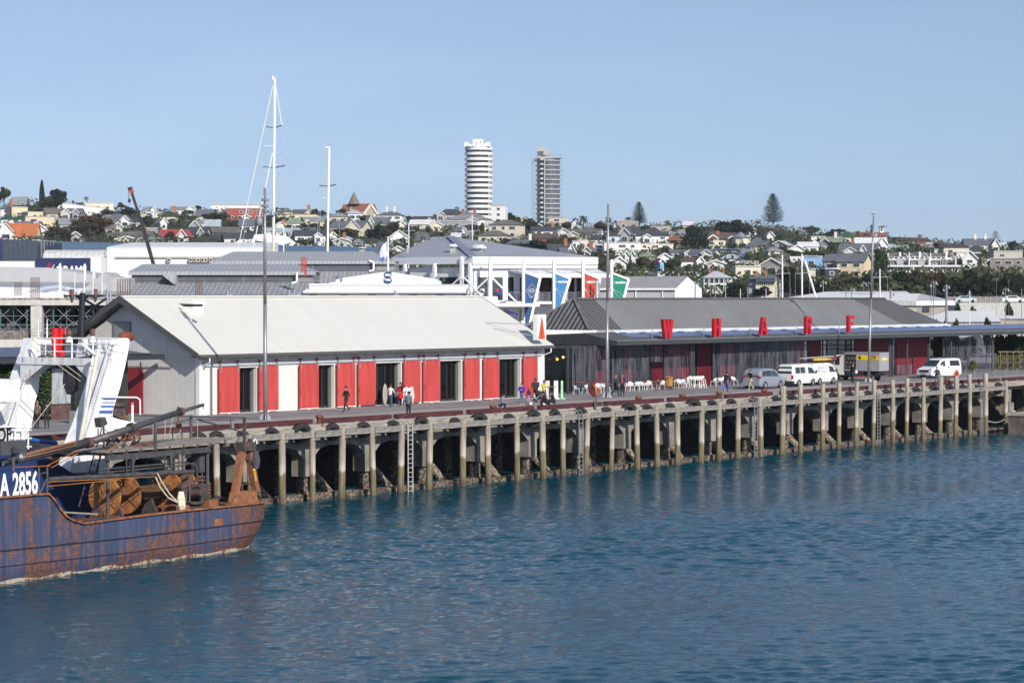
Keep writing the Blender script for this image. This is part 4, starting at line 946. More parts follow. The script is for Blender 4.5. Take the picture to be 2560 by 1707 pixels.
# ------------------------------------------------------------------ white and blue ship behind
VN=94.4
def Pn(x,y,v=VN): return pv(*Z1(x,y),v)
UG=Pn(925,150).x
org=Vector((UG,97,WZ))
T2=thing('research_ship','white and navy ship stern with tall white gantry','ship',tuple(org))
mb=MB()
hp=[(-80,1110),(240,1105),(420,1160),(600,1272),(690,1292),(690,1600),(-80,1600)]
mb.prism([Pn(x,y,93.6) for x,y in hp],(0,7.2,0));build(mb,'superstructure',NAVY,T2)
uh=Pn(900,1400,93.3).x
mb=MB();mb.prism([(50,93.2,-5.5),(uh,93.4,-5.5),(uh+1.5,95,-5.5),(uh+1.5,100,-5.5),(uh,101.6,-5.5),(50,101.8,-5.5)],(0,0,4.4));build(mb,'hull',NAVY,T2)
mb=MB();mb.prism([(50,93.6,-1.0),(uh-.5,93.8,-1.0),(uh+1,95.2,-1.0),(uh+1,99.8,-1.0),(uh-.5,101.2,-1.0),(50,101.4,-1.0)],(0,0,.06));build(mb,'deck',mat('ship_deck',(.10,.09,.09),.8),T2)
LEG=[(930,150),(1068,150),(1082,165),(1080,205),(1045,380),(1000,570),(945,740),(940,810),(1000,828),(1150,858),(1080,890),(1060,905),(960,905),(885,1000),(880,1262),(760,1270),(575,1308),(640,1040),(720,850),(800,610),(870,380)]
mb=MB();mb.prism([Pn(x,y) for x,y in LEG],(0,.95,0));gl=build(mb,'gantry_leg',SWHITE,T2)
mb=MB()
for k in range(40):
 f=k/39;x,y=905-290*f,240+950*f;mb.tube(Pn(x-8,y,VN-.12),Pn(x+26,y+2,VN-.12),.012,.012,4,1)
mb.tube(Pn(915,200,VN-.12),Pn(600,1210,VN-.12),.04,.04,6);mb.tube(Pn(950,200,VN-.12),Pn(645,1210,VN-.12),.05,.05,6)
build(mb,'ladder_track',[mat('pale_grey_paint',(.55,.56,.60),.5),GALV],gl)
mb=MB()
for y0,y1 in ((655,664),(683,691),(712,728),(752,778)):
 xa=lambda y: 868-(y-640)*.33+2;xb=lambda y: 968-(y-640)*.22
 mb.prism([Pn(xa(y0),y0,VN-.02),Pn(xb(y0),y0,VN-.02),Pn(xb(y1),y1,VN-.02),Pn(xa(y1),y1,VN-.02)],(0,.015,0))
build(mb,'blue_stripes',mat('stripe_blue',(.07,.14,.42),.5),gl)
L2=[(285,150),(430,172),(425,260),(395,290),(400,380),(330,475),(320,600),(290,690),(275,820),(255,900),(180,1090),(40,1060),(45,890),(120,680),(185,440),(250,280)]
def Pl(x,y): return pv(*Z1(x,y),100.4)
mb=MB();mb.prism([Pl(x,y) for x,y in L2],(0,.8,0));build(mb,'gantry_leg',SWHITE,T2)
mb=MB();mb.tube(Pl(210,440)-Vector((0,.15,0)),Pl(60,890)-Vector((0,.15,0)),.09,.09,8,0)
for k in range(24):
 f=k/23;x,y=195-145*f,440+450*f;mb.tube(Pl(x-14,y)-Vector((0,.2,0)),Pl(x+14,y)-Vector((0,.2,0)),.015,.015,4,1)
build(mb,'ladder_track',[mat('pale_grey_paint'),GALV],T2)
def Pu(x,y,u=None): return pu(*Z1(x,y),UG-.3 if u is None else u)
a_,b_=Pu(300,345),Pu(880,345)
zt,zb=Pu(600,315).z,Pu(600,374).z
mb=MB();mb.box(a_.x-.35,a_.x+.45,95.2,100.6,zb,zt)
mb.prism([(a_.x-.3,100.4,zb-.0),(a_.x-.3,98.6,zb),(a_.x-.3,100.4,zb-1.1)],(.6,0,0));mb.prism([(a_.x-.3,95.3,zb),(a_.x-.3,96.4,zb),(a_.x-.3,95.3,zb-.8)],(.6,0,0))
cb=build(mb,'gantry_crossbeam',SWHITE,T2)
mb=MB()
for y in (152,205,262): mb.tube(Pu(310,y),Pu(990,y),.04 if y == 152 else .028,None,6)
for x in (315,380,455,600,775,830,885): mb.tube(Pu(x,318),Pu(x,150),.045 if x in (455,600,775) else .03,None,6)
build(mb,'handrail',WHITE,cb)
mb=MB();mb.prism([Pu(x,y,UG-.2) for x,y in ((655,160),(685,160),(690,270),(720,300),(630,308),(645,230))],(.4,0,0));mb.tube(Pu(690,205),Pu(810,300),.1,.08,8);build(mb,'centre_bracket',SWHITE,cb)
mb=MB();mb.prism([Pu(x,y,UG-.5) for x,y in ((640,325),(720,295),(715,348),(640,350))],(.5,0,0));mb.prism([Pu(x,y,UG-.5) for x,y in ((315,300),(400,285),(400,325),(310,322))],(.5,0,0));build(mb,'flood_light',GUNM,cb)
for x,y0,y1,w_ in ((572,375,550,.34),(762,388,505,.2)):
 mb=MB();c=Pu(x,(y0+y1)/2+15);mb.tube(Pu(x,y0),c,.06,.06,6);mb.prism([c+Vector((0,a,z)) for a,z in ((-w_,.6),(w_,.6),(w_*1.3,-.3),(w_*.4,-.9),(-w_*1.2,-.7))],(.3,0,0));build(mb,'hanging_block',mat('maroon_block',(.05,.035,.05),.5),cb)
for a2,b2 in (((540,535),(245,918)),((630,650),(650,960)),((260,210),(860,650)),((290,180),(900,640))):
 mb=MB();mb.tube(Pn(*a2,96.5),Pn(*b2,95.5),.02,.02,5);build(mb,'wire',mat('pale_rope'),T2)
mb=MB();mb.tube(Pn(820,240,VN-.3),Pn(668,1005,VN-.3),.1,.1,10);build(mb,'cream_pipe',mat('cream_pipe',(.62,.60,.48),.5),T2)
for x in (460,510):
 mb=MB();mb.tube(pv(*Z1(x,300),98.8),pv(*Z1(x,72),98.8),.2,.2,14);mb.tube(pv(*Z1(x,75),98.8),pv(*Z1(x,68),98.8),.22,.22,14);build(mb,'red_exhaust',mat('signal_red',(.62,.012,.015),.35),T2)
mb=MB();c=Pn(1055,140,95.4);mb.ball(c,.55,0,10,(1,.5,.52));build(mb,'rusty_cover',mat('red_brown',(.17,.045,.02),.7,var=.2),T2)
mb=MB();mb.path([Pn(850,642,VN-.1),Pn(1140,645,VN-.1),Pn(1168,665,VN-.1),Pn(1170,800,VN-.1)],.045,6);build(mb,'side_rail',WHITE,T2)
mb=MB();mb.tube(Pn(1104,855,VN+.5),Pn(1104,688,VN+.5),.07,.07,8);build(mb,'white_post',WHITE,T2)
mb=MB();mb.prism([Pn(x,y,95.2) for x,y in ((965,690),(985,700),(1000,690),(1035,690),(1050,800),(1080,840),(1010,820),(950,790))],(0,.7,0));build(mb,'winch_reel',RUSTD,T2)
mb=MB();mb.prism([Pn(x,y,97) for x,y in ((440,1110),(540,1040),(560,1100),(520,1190),(455,1200))],(0,.5,0));build(mb,'rusty_davit',mat('bright_rust',(.42,.15,.04),.8,var=.4,scale=5),T2)
mb=MB();mb.tube(Pn(240,995,101.4),Pn(470,1025,101.4),.12,.12,8);build(mb,'blue_rail',mat('rail_blue',(.03,.10,.35),.5),T2)
# white cabin and rail with dark letters at the left edge
mb=MB();c0,c1=Pn(-60,500,98.5),Pn(165,678,98.5);mb.box(c0.x,c1.x,98.5,100.3,c1.z,c0.z);mb.prism([Pn(-60,678,98.6),Pn(45,678,98.6),Pn(45,720,98.6),Pn(0,760,98.6),Pn(-60,770,98.6)],(0,1.5,0));build(mb,'cabin',SWHITE,T2)
mb=MB()
for y in (890,918,985,1055): mb.tube(Pn(-60,y,96),Pn(262,y,96),.05 if y < 900 else .035)
for x in (45,125,185,235): mb.tube(Pn(x,920,96),Pn(x,1075,96),.045)
mb.prism([Pn(-60,885,96.1),Pn(130,885,96.1),Pn(130,925,96.1),Pn(-60,925,96.1)],(0,.1,0));mb.prism([Pn(90,920,96.2),Pn(190,920,96.2),Pn(170,1030,96.2),Pn(95,1030,96.2)],(0,.1,0));build(mb,'stern_rail',WHITE,T2)
p=Pn(35,1008,95.9);text_obj('OF','painted_name',.95,.03,mat('letter_black',(.01,.01,.012),.5),T2,tuple(p-org),(R(90),0,0),sx=.8,bold=.02)
flood(815,870,8.2,T2)
# dark mast with crosstree
def Z2(x,y): return x/3.36,y/3.36+420
def Pm(x,y): return pv(*Z2(x,y),98.0)
mb=MB();mb.tube(Pm(680,1425),Pm(692,1050),.2,.16,10);build(mb,'mast',mat('mast_black',(.012,.012,.02),.5),T2)
mb=MB();mb.beam(Pm(540,1075),Pm(858,1072),.12,.1);mb.tube(Pm(700,1100),Pm(800,1160),.07);mb.tube(Pm(800,1160),Pm(890,1098),.07);mb.tube(Pm(690,1350),Pm(850,1170),.04);mb.prism([Pm(640,1078),Pm(760,1078),Pm(705,1110),Pm(690,1110)],(0,.15,0));build(mb,'crosstree',mat('mast_black'),T2)
for x,y0,y1 in ((707,1060,830),(628,1075,870),(782,1070,850),(857,1070,880),(322,1425,1270),(395,1425,1270),(552,1075,1040)):
 mb=MB();mb.tube(Pm(x,y0),Pm(x,y1),.05 if x in (707,395) else .025,.02,6);build(mb,'aerial',WHITE,T2)
for x,y in ((603,1052),(800,1048),(580,1385),(776,1380)):
 mb=MB();c=Pm(x,y);mb.tube(c-Vector((0,0,.2)),c+Vector((0,0,.2)),.13,.13,8);mb.tube(c-Vector((0,0,.06)),c+Vector((0,0,.1)),.135,.135,8,1);mb.tube(c-Vector((0,0,.5)),c-Vector((0,0,.2)),.2 if y > 1300 else .05,.12,8,2 if y > 1300 else 0)
 build(mb,'navigation_light',[GUNM,mat('lamp_red_brown',(.25,.06,.05),.4),WHITE],T2)
# ------------------------------------------------------------------ middle distance: local frames facing the camera
class Fr:
 """frame at pixel x, depth d, turned by yaw degrees: X across the view, Y away, Z up"""
 def __init__(s,px,d,yaw=0):
  s.px,s.d=px,d;p=pdp(px,HOR,d);s.o=Vector((p.x,p.y,0));s.yaw=yaw
  s.rz=math.atan2(RT.y,RT.x)+R(yaw);s.X=Vector((math.cos(s.rz),math.sin(s.rz),0));s.Y=Vector((-s.X.y,s.X.x,0))
 def pt(s, x, y, off=0):           # pixel -> local (X, Z) on the plane Y=off
  r=ray(x,y);p0=s.o+s.Y*off;p=CAM+r*((p0-CAM).dot(s.Y)/r.dot(s.Y));return ((p-s.o).dot(s.X),off,p.z)
 def x(s,x,off=0): return s.pt(x,HOR,off)[0]
 def z(s,px,y,off=0): return s.pt(px,y,off)[2]
 def thing(s,name,lab,cat,group=None): return thing(name,lab,cat,tuple(s.o),group,s.rz,True)
GCR=mat('grey_roofing',(.40,.41,.43),.5,.1,var=.05,stripe=(0,.45,.2,.0))
GFL=mat('grey_steel_roof',(.36,.37,.40),.5,.1,var=.05,scale=.3)
LOUV=mat('louvre_wall',(.095,.105,.13),.6,var=.05)
LOUS=mat('louvre_blade',(.20,.215,.25),.5,.1)
# grey warehouses with raised clerestories ---------------------------------------
def clerestory(f,lab,rt,rl,re,wall_b,low_l,low_b,xr_ridge,xr_eave,xw0,xw1,endx,nb):
 """pixels: rt ridge y, rl ridge left x, re (left eave x, y), wall bottom y, lower roof left x list, bottom y"""
 t=f.thing('grey_warehouse',lab,'warehouse');D=16
 ex,ey=re;zr,ze=f.z(rl,rt,5),f.z(ex,ey)
 mb=MB();mb.add([(f.x(ex),0,ze),(f.x(xr_eave),0,ze),(f.x(xr_ridge,5),5,zr),(f.x(rl,5),5,zr),(f.x(ex),10,ze),(f.x(xr_eave),10,ze)],
                      [(0,1,2,3),(5,4,3,2),(1,5,2),(4,0,3),(0,4,5,1)])
 mb.box(f.x(ex),f.x(xr_eave),-.1,0,ze-.35,ze)
 build(mb,'clerestory_roof',GCR,t)
 zb=f.z(xw0,wall_b);mb=MB();mb.box(f.x(xw0),f.x(xw1),.3,9.5,zb,ze-.02);w_=build(mb,'louvre_wall',LOUV,t)
 mb=MB();h=ze-zb
 for k in range(nb): mb.box(f.x(xw0)+.1,f.x(xw1)-.1,.2,.29,zb+h*.62*(k+.2)/nb,zb+h*.62*(k+.62)/nb)
 x=f.x(xw0)+4
 while x < f.x(xw1): mb.box(x,x+.12,.16,.28,zb,zb+h*.66);x += 7.2
 build(mb,'louvre_blades',LOUS,w_)
 if endx:
  mb=MB();mb.box(f.x(xw1)+.01,f.x(endx),.25,9.4,zb,ze-.05);build(mb,'end_cladding',mat('grey_weatherboard',(.27,.275,.28),.7,stripe=(2,.5,.35,0)),t)
 mb=MB();zl=f.z(low_l[1],low_b,-6)
 xa,xb=f.x(low_l[0],0),f.x(low_l[1],-6);xe=f.x(low_l[2],-6)
 mb.add([(xb,-6,zl),(xe,-6,zl),(xe,.3,zb),(xa,.3,zb),(xa,9.5,zb),(xe,9.5,zb),(xb,16,zl),(xe,16,zl)],[(0,1,2,3),(3,2,5,4),(4,5,7,6),(0,3,4,6)])
 build(mb,'lower_roof',mat('grey_roofing_low',(.38,.385,.40),.5,.1,stripe=(0,.5,.3,0)),t)
 mb=MB();mb.box(xb,xe,-5.8,15.8,0,zl-.4);build(mb,'wall',mat('pale_grey_wall',(.45,.46,.48),.7),t)
 mb=MB();mb.box(xb,xe,-6.2,-6.0,zl-.25,zl);build(mb,'gutter',LOUV,t)
 return t
f2=Fr(760,292)
t_w2=clerestory(f2,'rear long grey warehouse with dark louvred clerestory below the white mast',629,583,(524,652.5),678,(524,524,1010),735,930,990,530,938,988,4)
f1=Fr(520,262)
t_w1=clerestory(f1,'front long grey warehouse with louvred clerestory and low ribbed roof',660,357,(321,679),706,(262,190,775),736.5,742,790,328,745,782,4)
mb=MB();x0=f1.x(418,-1);zc=f1.z(418,697,-1);mb.prism([(x0-.4,-1.6,zc+.35),(x0+.9,-1.6,zc+.4),(x0+.9,-1.6,zc-.5),(x0+.75,-1.6,zc-.55)],(0,1.8,0));build(mb,'wall_cowl',GCR,t_w1)
mb=MB();a_=f1.x(742,-.3);mb.path([(a_,-.3,f1.z(742,681)),(a_,-.3,f1.z(742,705)),(a_-.5,-.3,f1.z(742,708))],.12,6);build(mb,'downpipe',WHITE,t_w1)
mb=MB();a_=f2.x(934,-.3);mb.path([(a_-.5,-.3,f2.z(934,652)),(a_,-.3,f2.z(934,656)),(a_,-.3,f2.z(934,676)),(a_-.5,-.3,f2.z(934,678))],.12,6);build(mb,'downpipe',WHITE,t_w2)
f=Fr(753,256);t=f.thing('red_lattice_sign','tall narrow red lattice sign panels at the clerestory end','sign')
for xa,xb,y0,y1 in ((752.5,758.5,642,680),(760,767,643,690)):
 mb=MB();a_,b_,c_,e_=f.x(xa),f.x(xb),f.z(755,y1),f.z(755,y0);mb.box(a_,a_+.05,0,.12,c_,e_);mb.box(b_-.05,b_,0,.12,c_,e_)
 for k in range(15): mb.box(a_,b_,.02,.1,c_+(e_-c_)*k/15,c_+(e_-c_)*(k+.55)/15)
 build(mb,'lattice_panel',mat('lattice_red',(.42,.04,.05),.6),t)
# low grey gable at the far left of it, flat grey roofs
f=Fr(120,275);t=f.thing('grey_hall','wide pale grey hall with shallow pitched roof at the left edge','hall')
mb=MB();mb.prism([f.pt(-80,690,0),f.pt(-80,671,0),f.pt(0,667,0),f.pt(118,669,0),f.pt(240,688,0),f.pt(240,735,0),f.pt(-80,735,0)],(0,20,0));build(mb,'wall',mat('hall_grey',(.44,.44,.45),.7,var=.04),t)
mb=MB();mb.add([f.pt(-80,716,-8),f.pt(250,722,-8),f.pt(240,706,-.1),f.pt(-80,703,-.1)],[(0,1,2,3)]);mb.add([f.pt(-80,744,-8),f.pt(250,744,-8),f.pt(250,722,-8),f.pt(-80,716,-8)],[(0,1,2,3)],1);build(mb,'lean_to_roof',[mat('grey_roofing'),WHITE],t)
f=Fr(262,258);t=f.thing('pitched_roof_annex','small grey pitched roof annex beside the front warehouse','annex')
mb=MB();mb.prism([f.pt(190,736),f.pt(262,680),f.pt(276,692),f.pt(322,694),f.pt(322,736)],(0,8,0));build(mb,'roof',mat('annex_grey',(.41,.41,.42),.6),t)
# white steel arch
f=Fr(150,240);t=f.thing('steel_arch','curved pale steel arch above the building site','arch');mb=MB()
mb.path([f.pt(60+17*k,742-22*math.sin(math.pi*min(1,k/9.5)),0) for k in range(9)],.28,8);build(mb,'arch_tube',mat('pale_blue_steel',(.45,.49,.60),.4),t)
mb=MB();mb.beam(f.pt(-40,738),f.pt(160,738),.6,.5);mb.beam(f.pt(130,724),f.pt(200,731),.3,.4);mb.beam(f.pt(128,722),f.pt(155,742),.3,.3);build(mb,'white_beam',WHITE,t)
# white fins
for px,y0,y1,d,lab in ((150,667,735,232,'tall white fin post left of the dark ship mast'),(212,667,702,262,'tall white fin post behind the dark ship mast'),(297,672,700,270,'white fin post left of the grey clerestory'),(320,672,700,270,'white fin post at the clerestory corner'),(236,671,695,268,'thin white fin post in front of the rounded warehouse')):
 f=Fr(px,d);mb=MB();w_=.11 if px != 236 else .06;x,_,z1=f.pt(px,y0);z0=f.z(px,y1);mb.prism([(x-w_,0,z0),(x+w_,0,z0),(x+w_,0,z1),(x+w_*.2,0,z1+.35),(x-w_,0,z1+.2)],(0,.3,0))
 t=f.thing('fin_post',lab,'post','white fin posts');build(mb,'fin',WHITE,t)
# building under construction ------------------------------------------------------
f=Fr(120,205);t=f.thing('construction_building','concrete frame building site full of green and silver scaffolding','building site')
mb=MB()
mb.box(f.x(-80),f.x(86),0,12,f.z(0,763),f.z(0,750));mb.box(f.x(104),f.x(300),0,12,f.z(200,763),f.z(200,750));mb.box(f.x(86),f.x(104),0.05,12,f.z(0,763),f.z(0,750))
build(mb,'slab_edge_beam',mat('fresh_concrete',(.52,.50,.46),.85,var=.12),t)
mb=MB();mb.box(f.x(-80),f.x(300),.3,12,f.z(0,750)-.02,f.z(0,745));build(mb,'slab_topping',mat('rough_slab',(.24,.20,.17),.9,var=.5,scale=4),t)
for a,b in ((76,104),(366,384)):
 mb=MB();mb.box(f.x(a),f.x(b),.1,1.1,0,f.z(0,763)-.01);build(mb,'column',mat('fresh_concrete'),t)
mb=MB();mb.box(f.x(-80),f.x(300),1.5,12,f.z(0,769),f.z(0,763)-.02);build(mb,'formwork',mat('formwork_brown',(.09,.055,.04),.9,var=.4,scale=3),t)
mb=MB();zt,zb=f.z(0,768),f.z(0,850)
for j,y in enumerate((.6,2.2,4.5)):
 x=f.x(-70)+j*.3;k=0
 while x < f.x(300):
  mb.tube((x,y,zb),(x,y,zt),.05 if k%2 else .09,None,5,0);x += 1.05;k += 1
sc1=build(mb,'scaffold_standard',mat('scaffold_green',(.035,.11,.075),.6),t)
mb=MB()
for y in (.55,2.3):
 x=f.x(-70)
 while x < f.x(300):
  for z_ in (zb+.1,(zb+zt)/2): mb.tube((x,y,z_),(x+1.5,y,z_+1.35),.028,None,4);mb.tube((x+1.5,y,z_),(x,y,z_+1.35),.028,None,4)
  x += 1.6
 for z_ in (zb+.5,zb+1.2,zb+1.9): mb.tube((f.x(-70),y,z_),(f.x(300),y,z_),.02,None,4)
build(mb,'scaffold_brace',GALV,t)
mb=MB();mb.box(f.x(-80),f.x(300),11,11.2,0,f.z(0,765));rr=random.Random(4)
for k in range(26): x=rr.uniform(f.x(-70),f.x(290));w_=rr.uniform(.3,1.6);z_=rr.uniform(zb,zt-1);mb.box(x,x+w_,7+rr.uniform(0,3),7.5+3,z_,z_+rr.uniform(.3,1.5),rr.choice((1,2,3,3)))
build(mb,'site_clutter',[mat('site_dark',(.03,.03,.035),.9),mat('site_pale',(.5,.5,.5),.9),mat('site_tan',(.35,.22,.14),.9),mat('site_blue',(.06,.07,.12),.9)],t)
mb=MB();mb.box(f.x(-80),f.x(300),-.6,.4,0,f.z(0,848));build(mb,'lower_slab',mat('fresh_concrete'),t)
mb=MB();mb.box(f.x(-80),f.x(72),-.3,-.25,f.z(0,847),f.z(0,826));build(mb,'debris_mesh',mat('brown_mesh',(.18,.155,.14),.9,var=.4,scale=5),t)
mb=MB()
for x in range(-60,300,56): mb.tube(f.pt(x,848,-.3),f.pt(x,822,-.3),.03,None,4)
for y in (823,831): mb.tube(f.pt(-80,y,-.3),f.pt(300,y,-.3),.018,None,4)
build(mb,'guard_rail',GALV,t)
for xs_,y0,y1 in ((range(77,98,5),745,693),(range(37,54,5),740,705),(range(294,325,6),742,697),(range(489,508,5),741,697)):
 mb=MB();f_=f if xs_[0] < 300 else f
 for x in xs_: mb.tube(f.pt(x,y0,.5),f.pt(x,y1,.5),.026,None,4)
 for x in xs_: mb.tube(f.pt(x+1,y0+14 if x < 110 and x > 70 else y0,.9),f.pt(x+2,y1,.9),.02,None,4)
 build(mb,'starter_bars',mat('rebar',(.13,.075,.06),.9),t)
mb=MB();mb.box(f.x(285),f.x(520),0,8,0,f.z(400,742));build(mb,'rear_block',mat('fresh_concrete'),t)
# left pavilion canopy in front of the site -----------------------------------------
PL=thing('left_pavilion','low dark glass pavilion with blue-grey canopy behind the ships','pavilion',(100,123,0))
mb=MB();vC=121.0;zt=pv(412,885,vC).z;zb=pv(412,898,vC).z;uE=pv(412,890,vC).x
mb.box(70,uE,vC,vC+.25,zb,zt);build(mb,'canopy_beam',mat('canopy_beam_dark',(.035,.04,.05),.5),PL)
p=pv(386,880,vC+.4)
mb=MB();mb.prism([(70,vC+.1,zt+.02),(70,vC+5,zt+.55),(70,vC+5,zt+.48),(70,vC+.1,zt-.04)],(uE-1.2-70,0,0));mb.box(70,uE-1.3,vC-.05,vC+.1,zt,zt+.1,1);
build(mb,'canopy_roof',[mat('blue_grey_roof',(.15,.19,.26),.45,.2,stripe=(0,.4,.3,.3)),DARK],PL)
uP=127.8
mb=MB();mb.box(70,uP,122.6,122.7,0,3.7);build(mb,'glass_front',glass_mat('pavilion_glass',(.015,.02,.018)),PL)
mb=MB();
for x in range(0,270,38): uu=uv_at(x,122.4);mb.box(uu-.06,uu+.06,122.45,122.6,0,3.7)
for x in (66,): mb.box(uv_at(x,vC+.3)-.1,uv_at(x,vC+.3)+.1,vC+.3,vC+.5,0,zb)
build(mb,'steel_post',DARK,PL)
mb=MB();a_,b_=uv_at(130,122.2),uv_at(176,122.2);mb.box(a_,b_,122.2,122.3,1.0,3.3);build(mb,'plastic_panel',mat('milky_panel',(.33,.35,.36),.4,var=.25,scale=2,stretch=(2,2,.4)),PL)
for x0,x1 in ((-30,36),(128,175)):
 mb=MB();mb.box(uv_at(x0,121.9),uv_at(x1,121.9),121.9,122.0,.02,.95);build(mb,'low_screen',mat('maroon_screen',(.13,.075,.07),.8,var=.3,stripe=(0,.2,.3,0)),PL)
# vines and potted palm
def leafcloud(mbx,c,rx,ry,rz,n,s,rg,mi=0,mi2=1):
 for _ in range(n):
  d=Vector((rg.gauss(0,1),rg.gauss(0,1),rg.gauss(0,1))).normalized()*(rg.random()**.4)
  p=Vector(c)+Vector((d.x*rx,d.y*ry,d.z*rz));a=Vector((rg.uniform(-1,1),rg.uniform(-1,1),rg.uniform(-1,1))).normalized();b=a.orthogonal().normalized()
  k=s*rg.uniform(.6,1.4);mbx.add([p-a*k,p+b*k*.6,p+a*k,p-b*k*.6],[(0,1,2,3)],mi if rg.random() < .6 else mi2)
LG=mat('leaf_green',(.045,.075,.022),.7,var=.4,scale=2);LGD=mat('leaf_green_dark',(.018,.034,.012),.8,var=.4,scale=2)
rg=random.Random(2)
for x,y,r_,lab in ((30,945,(1.3,.3,1.1),'dark green climbing plant on the left pavilion front'),(112,960,(.55,.3,2.0),'leafy vine climbing the pavilion post near two people')):
 mb=MB();p=pv(x,y,122.1);leafcloud(mb,p,*r_,1300,.09,rg);mb.tube((p.x,p.y,.0),(p.x,p.y,p.z+.5),.03,None,5,1)
 solo(mb,'climbing_vine',[LG,LGD],lab,'plant',(p.x,p.y,0))
b=pz(205,1057,0);t=thing('potted_palm','leafy palm in grey planter box in front of the red gable door','plant',tuple(b))
mb=MB();mb.box(b.x-.75,b.x+.75,b.y-.35,b.y+.35,.01,.78);build(mb,'planter',mat('planter_grey',(.33,.32,.31),.8),t)
mb=MB()
for k in range(60):
 a_=rg.uniform(0,6.28);l=rg.uniform(.6,1.4);o=b+Vector((rg.uniform(-.5,.5),rg.uniform(-.2,.2),.78));d=Vector((math.cos(a_),math.sin(a_),0));pts=[o+d*l*s_*.7+Vector((0,0,l*(1.3*s_-.9*s_*s_))) for s_ in (0,.25,.5,.75,1)]
 sd_=d.cross(Vector((0,0,1)))*.05
 for q0,q1 in zip(pts[:-1],pts[1:]): mb.quad(q0-sd_,q0+sd_,q1+sd_*.7,q1-sd_*.7,k%2)
build(mb,'fronds',[LG,LGD],t)
# white building with the blue S ------------------------------------------------------
f=Fr(965,236,0);t=f.thing('pediment_building','white building with stepped pediment bearing a blue S emblem','building');P_=f.pt
SW=mat('bright_white',(.82,.82,.82),.5,var=.02)
out=[(760,736),(757,728),(773,724),(773,709),(823,709),(823,707),(836,705),(856,705),(856,695),(970,679),(1093,698),(1093,703),(1103,703),(1103,711),(1170,711),(1170,726),(1175,731),(1175,736)]
mb=MB();mb.prism([P_(x,y) for x,y in out],(0,1.0,0));build(mb,'parapet',SW,t)
mb=MB();mb.box(P_(758,0)[0],P_(1172,0)[0],-.35,0,f.z(960,732),f.z(960,727));mb.box(P_(772,0)[0],P_(1165,0)[0],-.12,0,f.z(960,712.5),f.z(960,710.8));build(mb,'cornice',SW,t)
mb=MB();mb.box(P_(765,0)[0],P_(1170,0)[0],.3,9,0,f.z(960,733));build(mb,'wall',mat('off_white_wall',(.74,.73,.69),.6),t)
for x in (772,848,920,1022,1090,1156):
 mb=MB();mb.box(P_(x,0)[0],P_(x+20,0)[0],.2,.29,f.z(960,745),f.z(960,734));build(mb,'window',mat('navy_window',(.02,.03,.07),.3),t)
for x,y in ((844,697),(1093,700)):
 mb=MB();mb.ball(P_(x,y-3,.5),.22);mb.tube(P_(x,y+1,.5),P_(x,y+9,.5),.2,.2,8,1);build(mb,'finial_ball',[mat('lead_ball',(.15,.20,.28),.5),SW],t)
mb=MB();mb.prism([P_(757,731,.2),P_(773,716,.2),P_(773,736,.2),P_(740,742,.2)],(0,9,0));build(mb,'side_roof',mat('pale_blue_roof',(.5,.55,.62),.5),t)
# S emblem: blue letter with two pale fish cut-outs
BL=mat('emblem_blue',(.035,.085,.19),.5)
ex,ey,eh=f.x(970,-.05),f.z(970,707),f.z(970,679.5)-f.z(970,707)
o=text_obj('S','emblem',eh*1.42,.08,BL,t,(ex,-.06,ey),(R(90),0,0),sx=1.12,bold=.06)
mb=MB()
for cx,cz_,s_ in ((-.05,.72,1),(.07,.27,-1)):
 c=Vector((ex+cx*eh*.85,-.13,ey+cz_*eh));L_=eh*.27;pts=[]
 for i in range(14):
  a_=6.2832*i/14;pts.append(c+Vector((math.cos(a_)*L_*.95,0,math.sin(a_)*L_*.36)))
 mb.prism(pts,(0,.02,0));mb.prism([c+Vector((s_*L_*.8,0,0)),c+Vector((s_*L_*1.35,0,L_*.35)),c+Vector((s_*L_*1.2,0,-L_*.3))],(0,.02,0))
 mb.box(c.x-s_*L_*.6-.03,c.x-s_*L_*.6+.03,-.14,-.131,c.z+.03,c.z+.09,1)
build(mb,'fish',[SW,BL],o);
fm=o.children[0];fm.parent=t
# flagpole
f=Fr(970,240);t=f.thing('flagpole','white flagpole with limp white and blue flag above the pediment','flagpole')
mb=MB();mb.tube(f.pt(970,682),f.pt(970,592),.1,.06,8);build(mb,'pole',WHITE,t)
mb=MB();vs=[]
fl=[(968,603,968,640),(963,607,960,652),(957,612,953,655),(951,622,950,650),(948,628,951,636)]
for i,(x0,y0,x1,y1) in enumerate(fl):
 for j in range(5):
  k=j/4;a_=f.pt(x0+(x1-x0)*k,y0+(y1-y0)*k,.18*math.sin(i*1.9+j));vs.append(a_)
mb.add(vs,[(i*5+j,(i+1)*5+j,(i+1)*5+j+1,i*5+j+1) for i in range(4) for j in range(4)]);
for k in range(len(mb.f)): mb.m[k]=1 if k in (7,11,12) else 0
build(mb,'flag',[mat('flag_white',(.62,.66,.85),.8),mat('flag_blue',(.12,.16,.45),.8)],t,smooth=True)
# small grey ventilators and fixings behind the shed ridge
for px,y0,y1,d in ((568,725,742,222),(722,726,742,222),(735,724,741,224),(987,726,741,225),(1168,722,741,228),(1185,727,741,228),(268,724,764,200),(2227,724,742,290),(1490,700,742,300)):
 f=Fr(px,d);t=f.thing('vent_pipe','short grey flue pipe with clamp behind the roof ridge','flue','grey flue pipes behind the roof ridges');mb=MB()
 mb.tube(f.pt(px,y1+4),f.pt(px,y0),.1,None,8);mb.box(f.x(px)-.05,f.x(px+9),-.06,.06,f.z(px,y1-6),f.z(px,y1-3));mb.tube(f.pt(px+8,y1-2),f.pt(px+8,y0+7),.09,None,8);build(mb,'pipe',GALV,t)
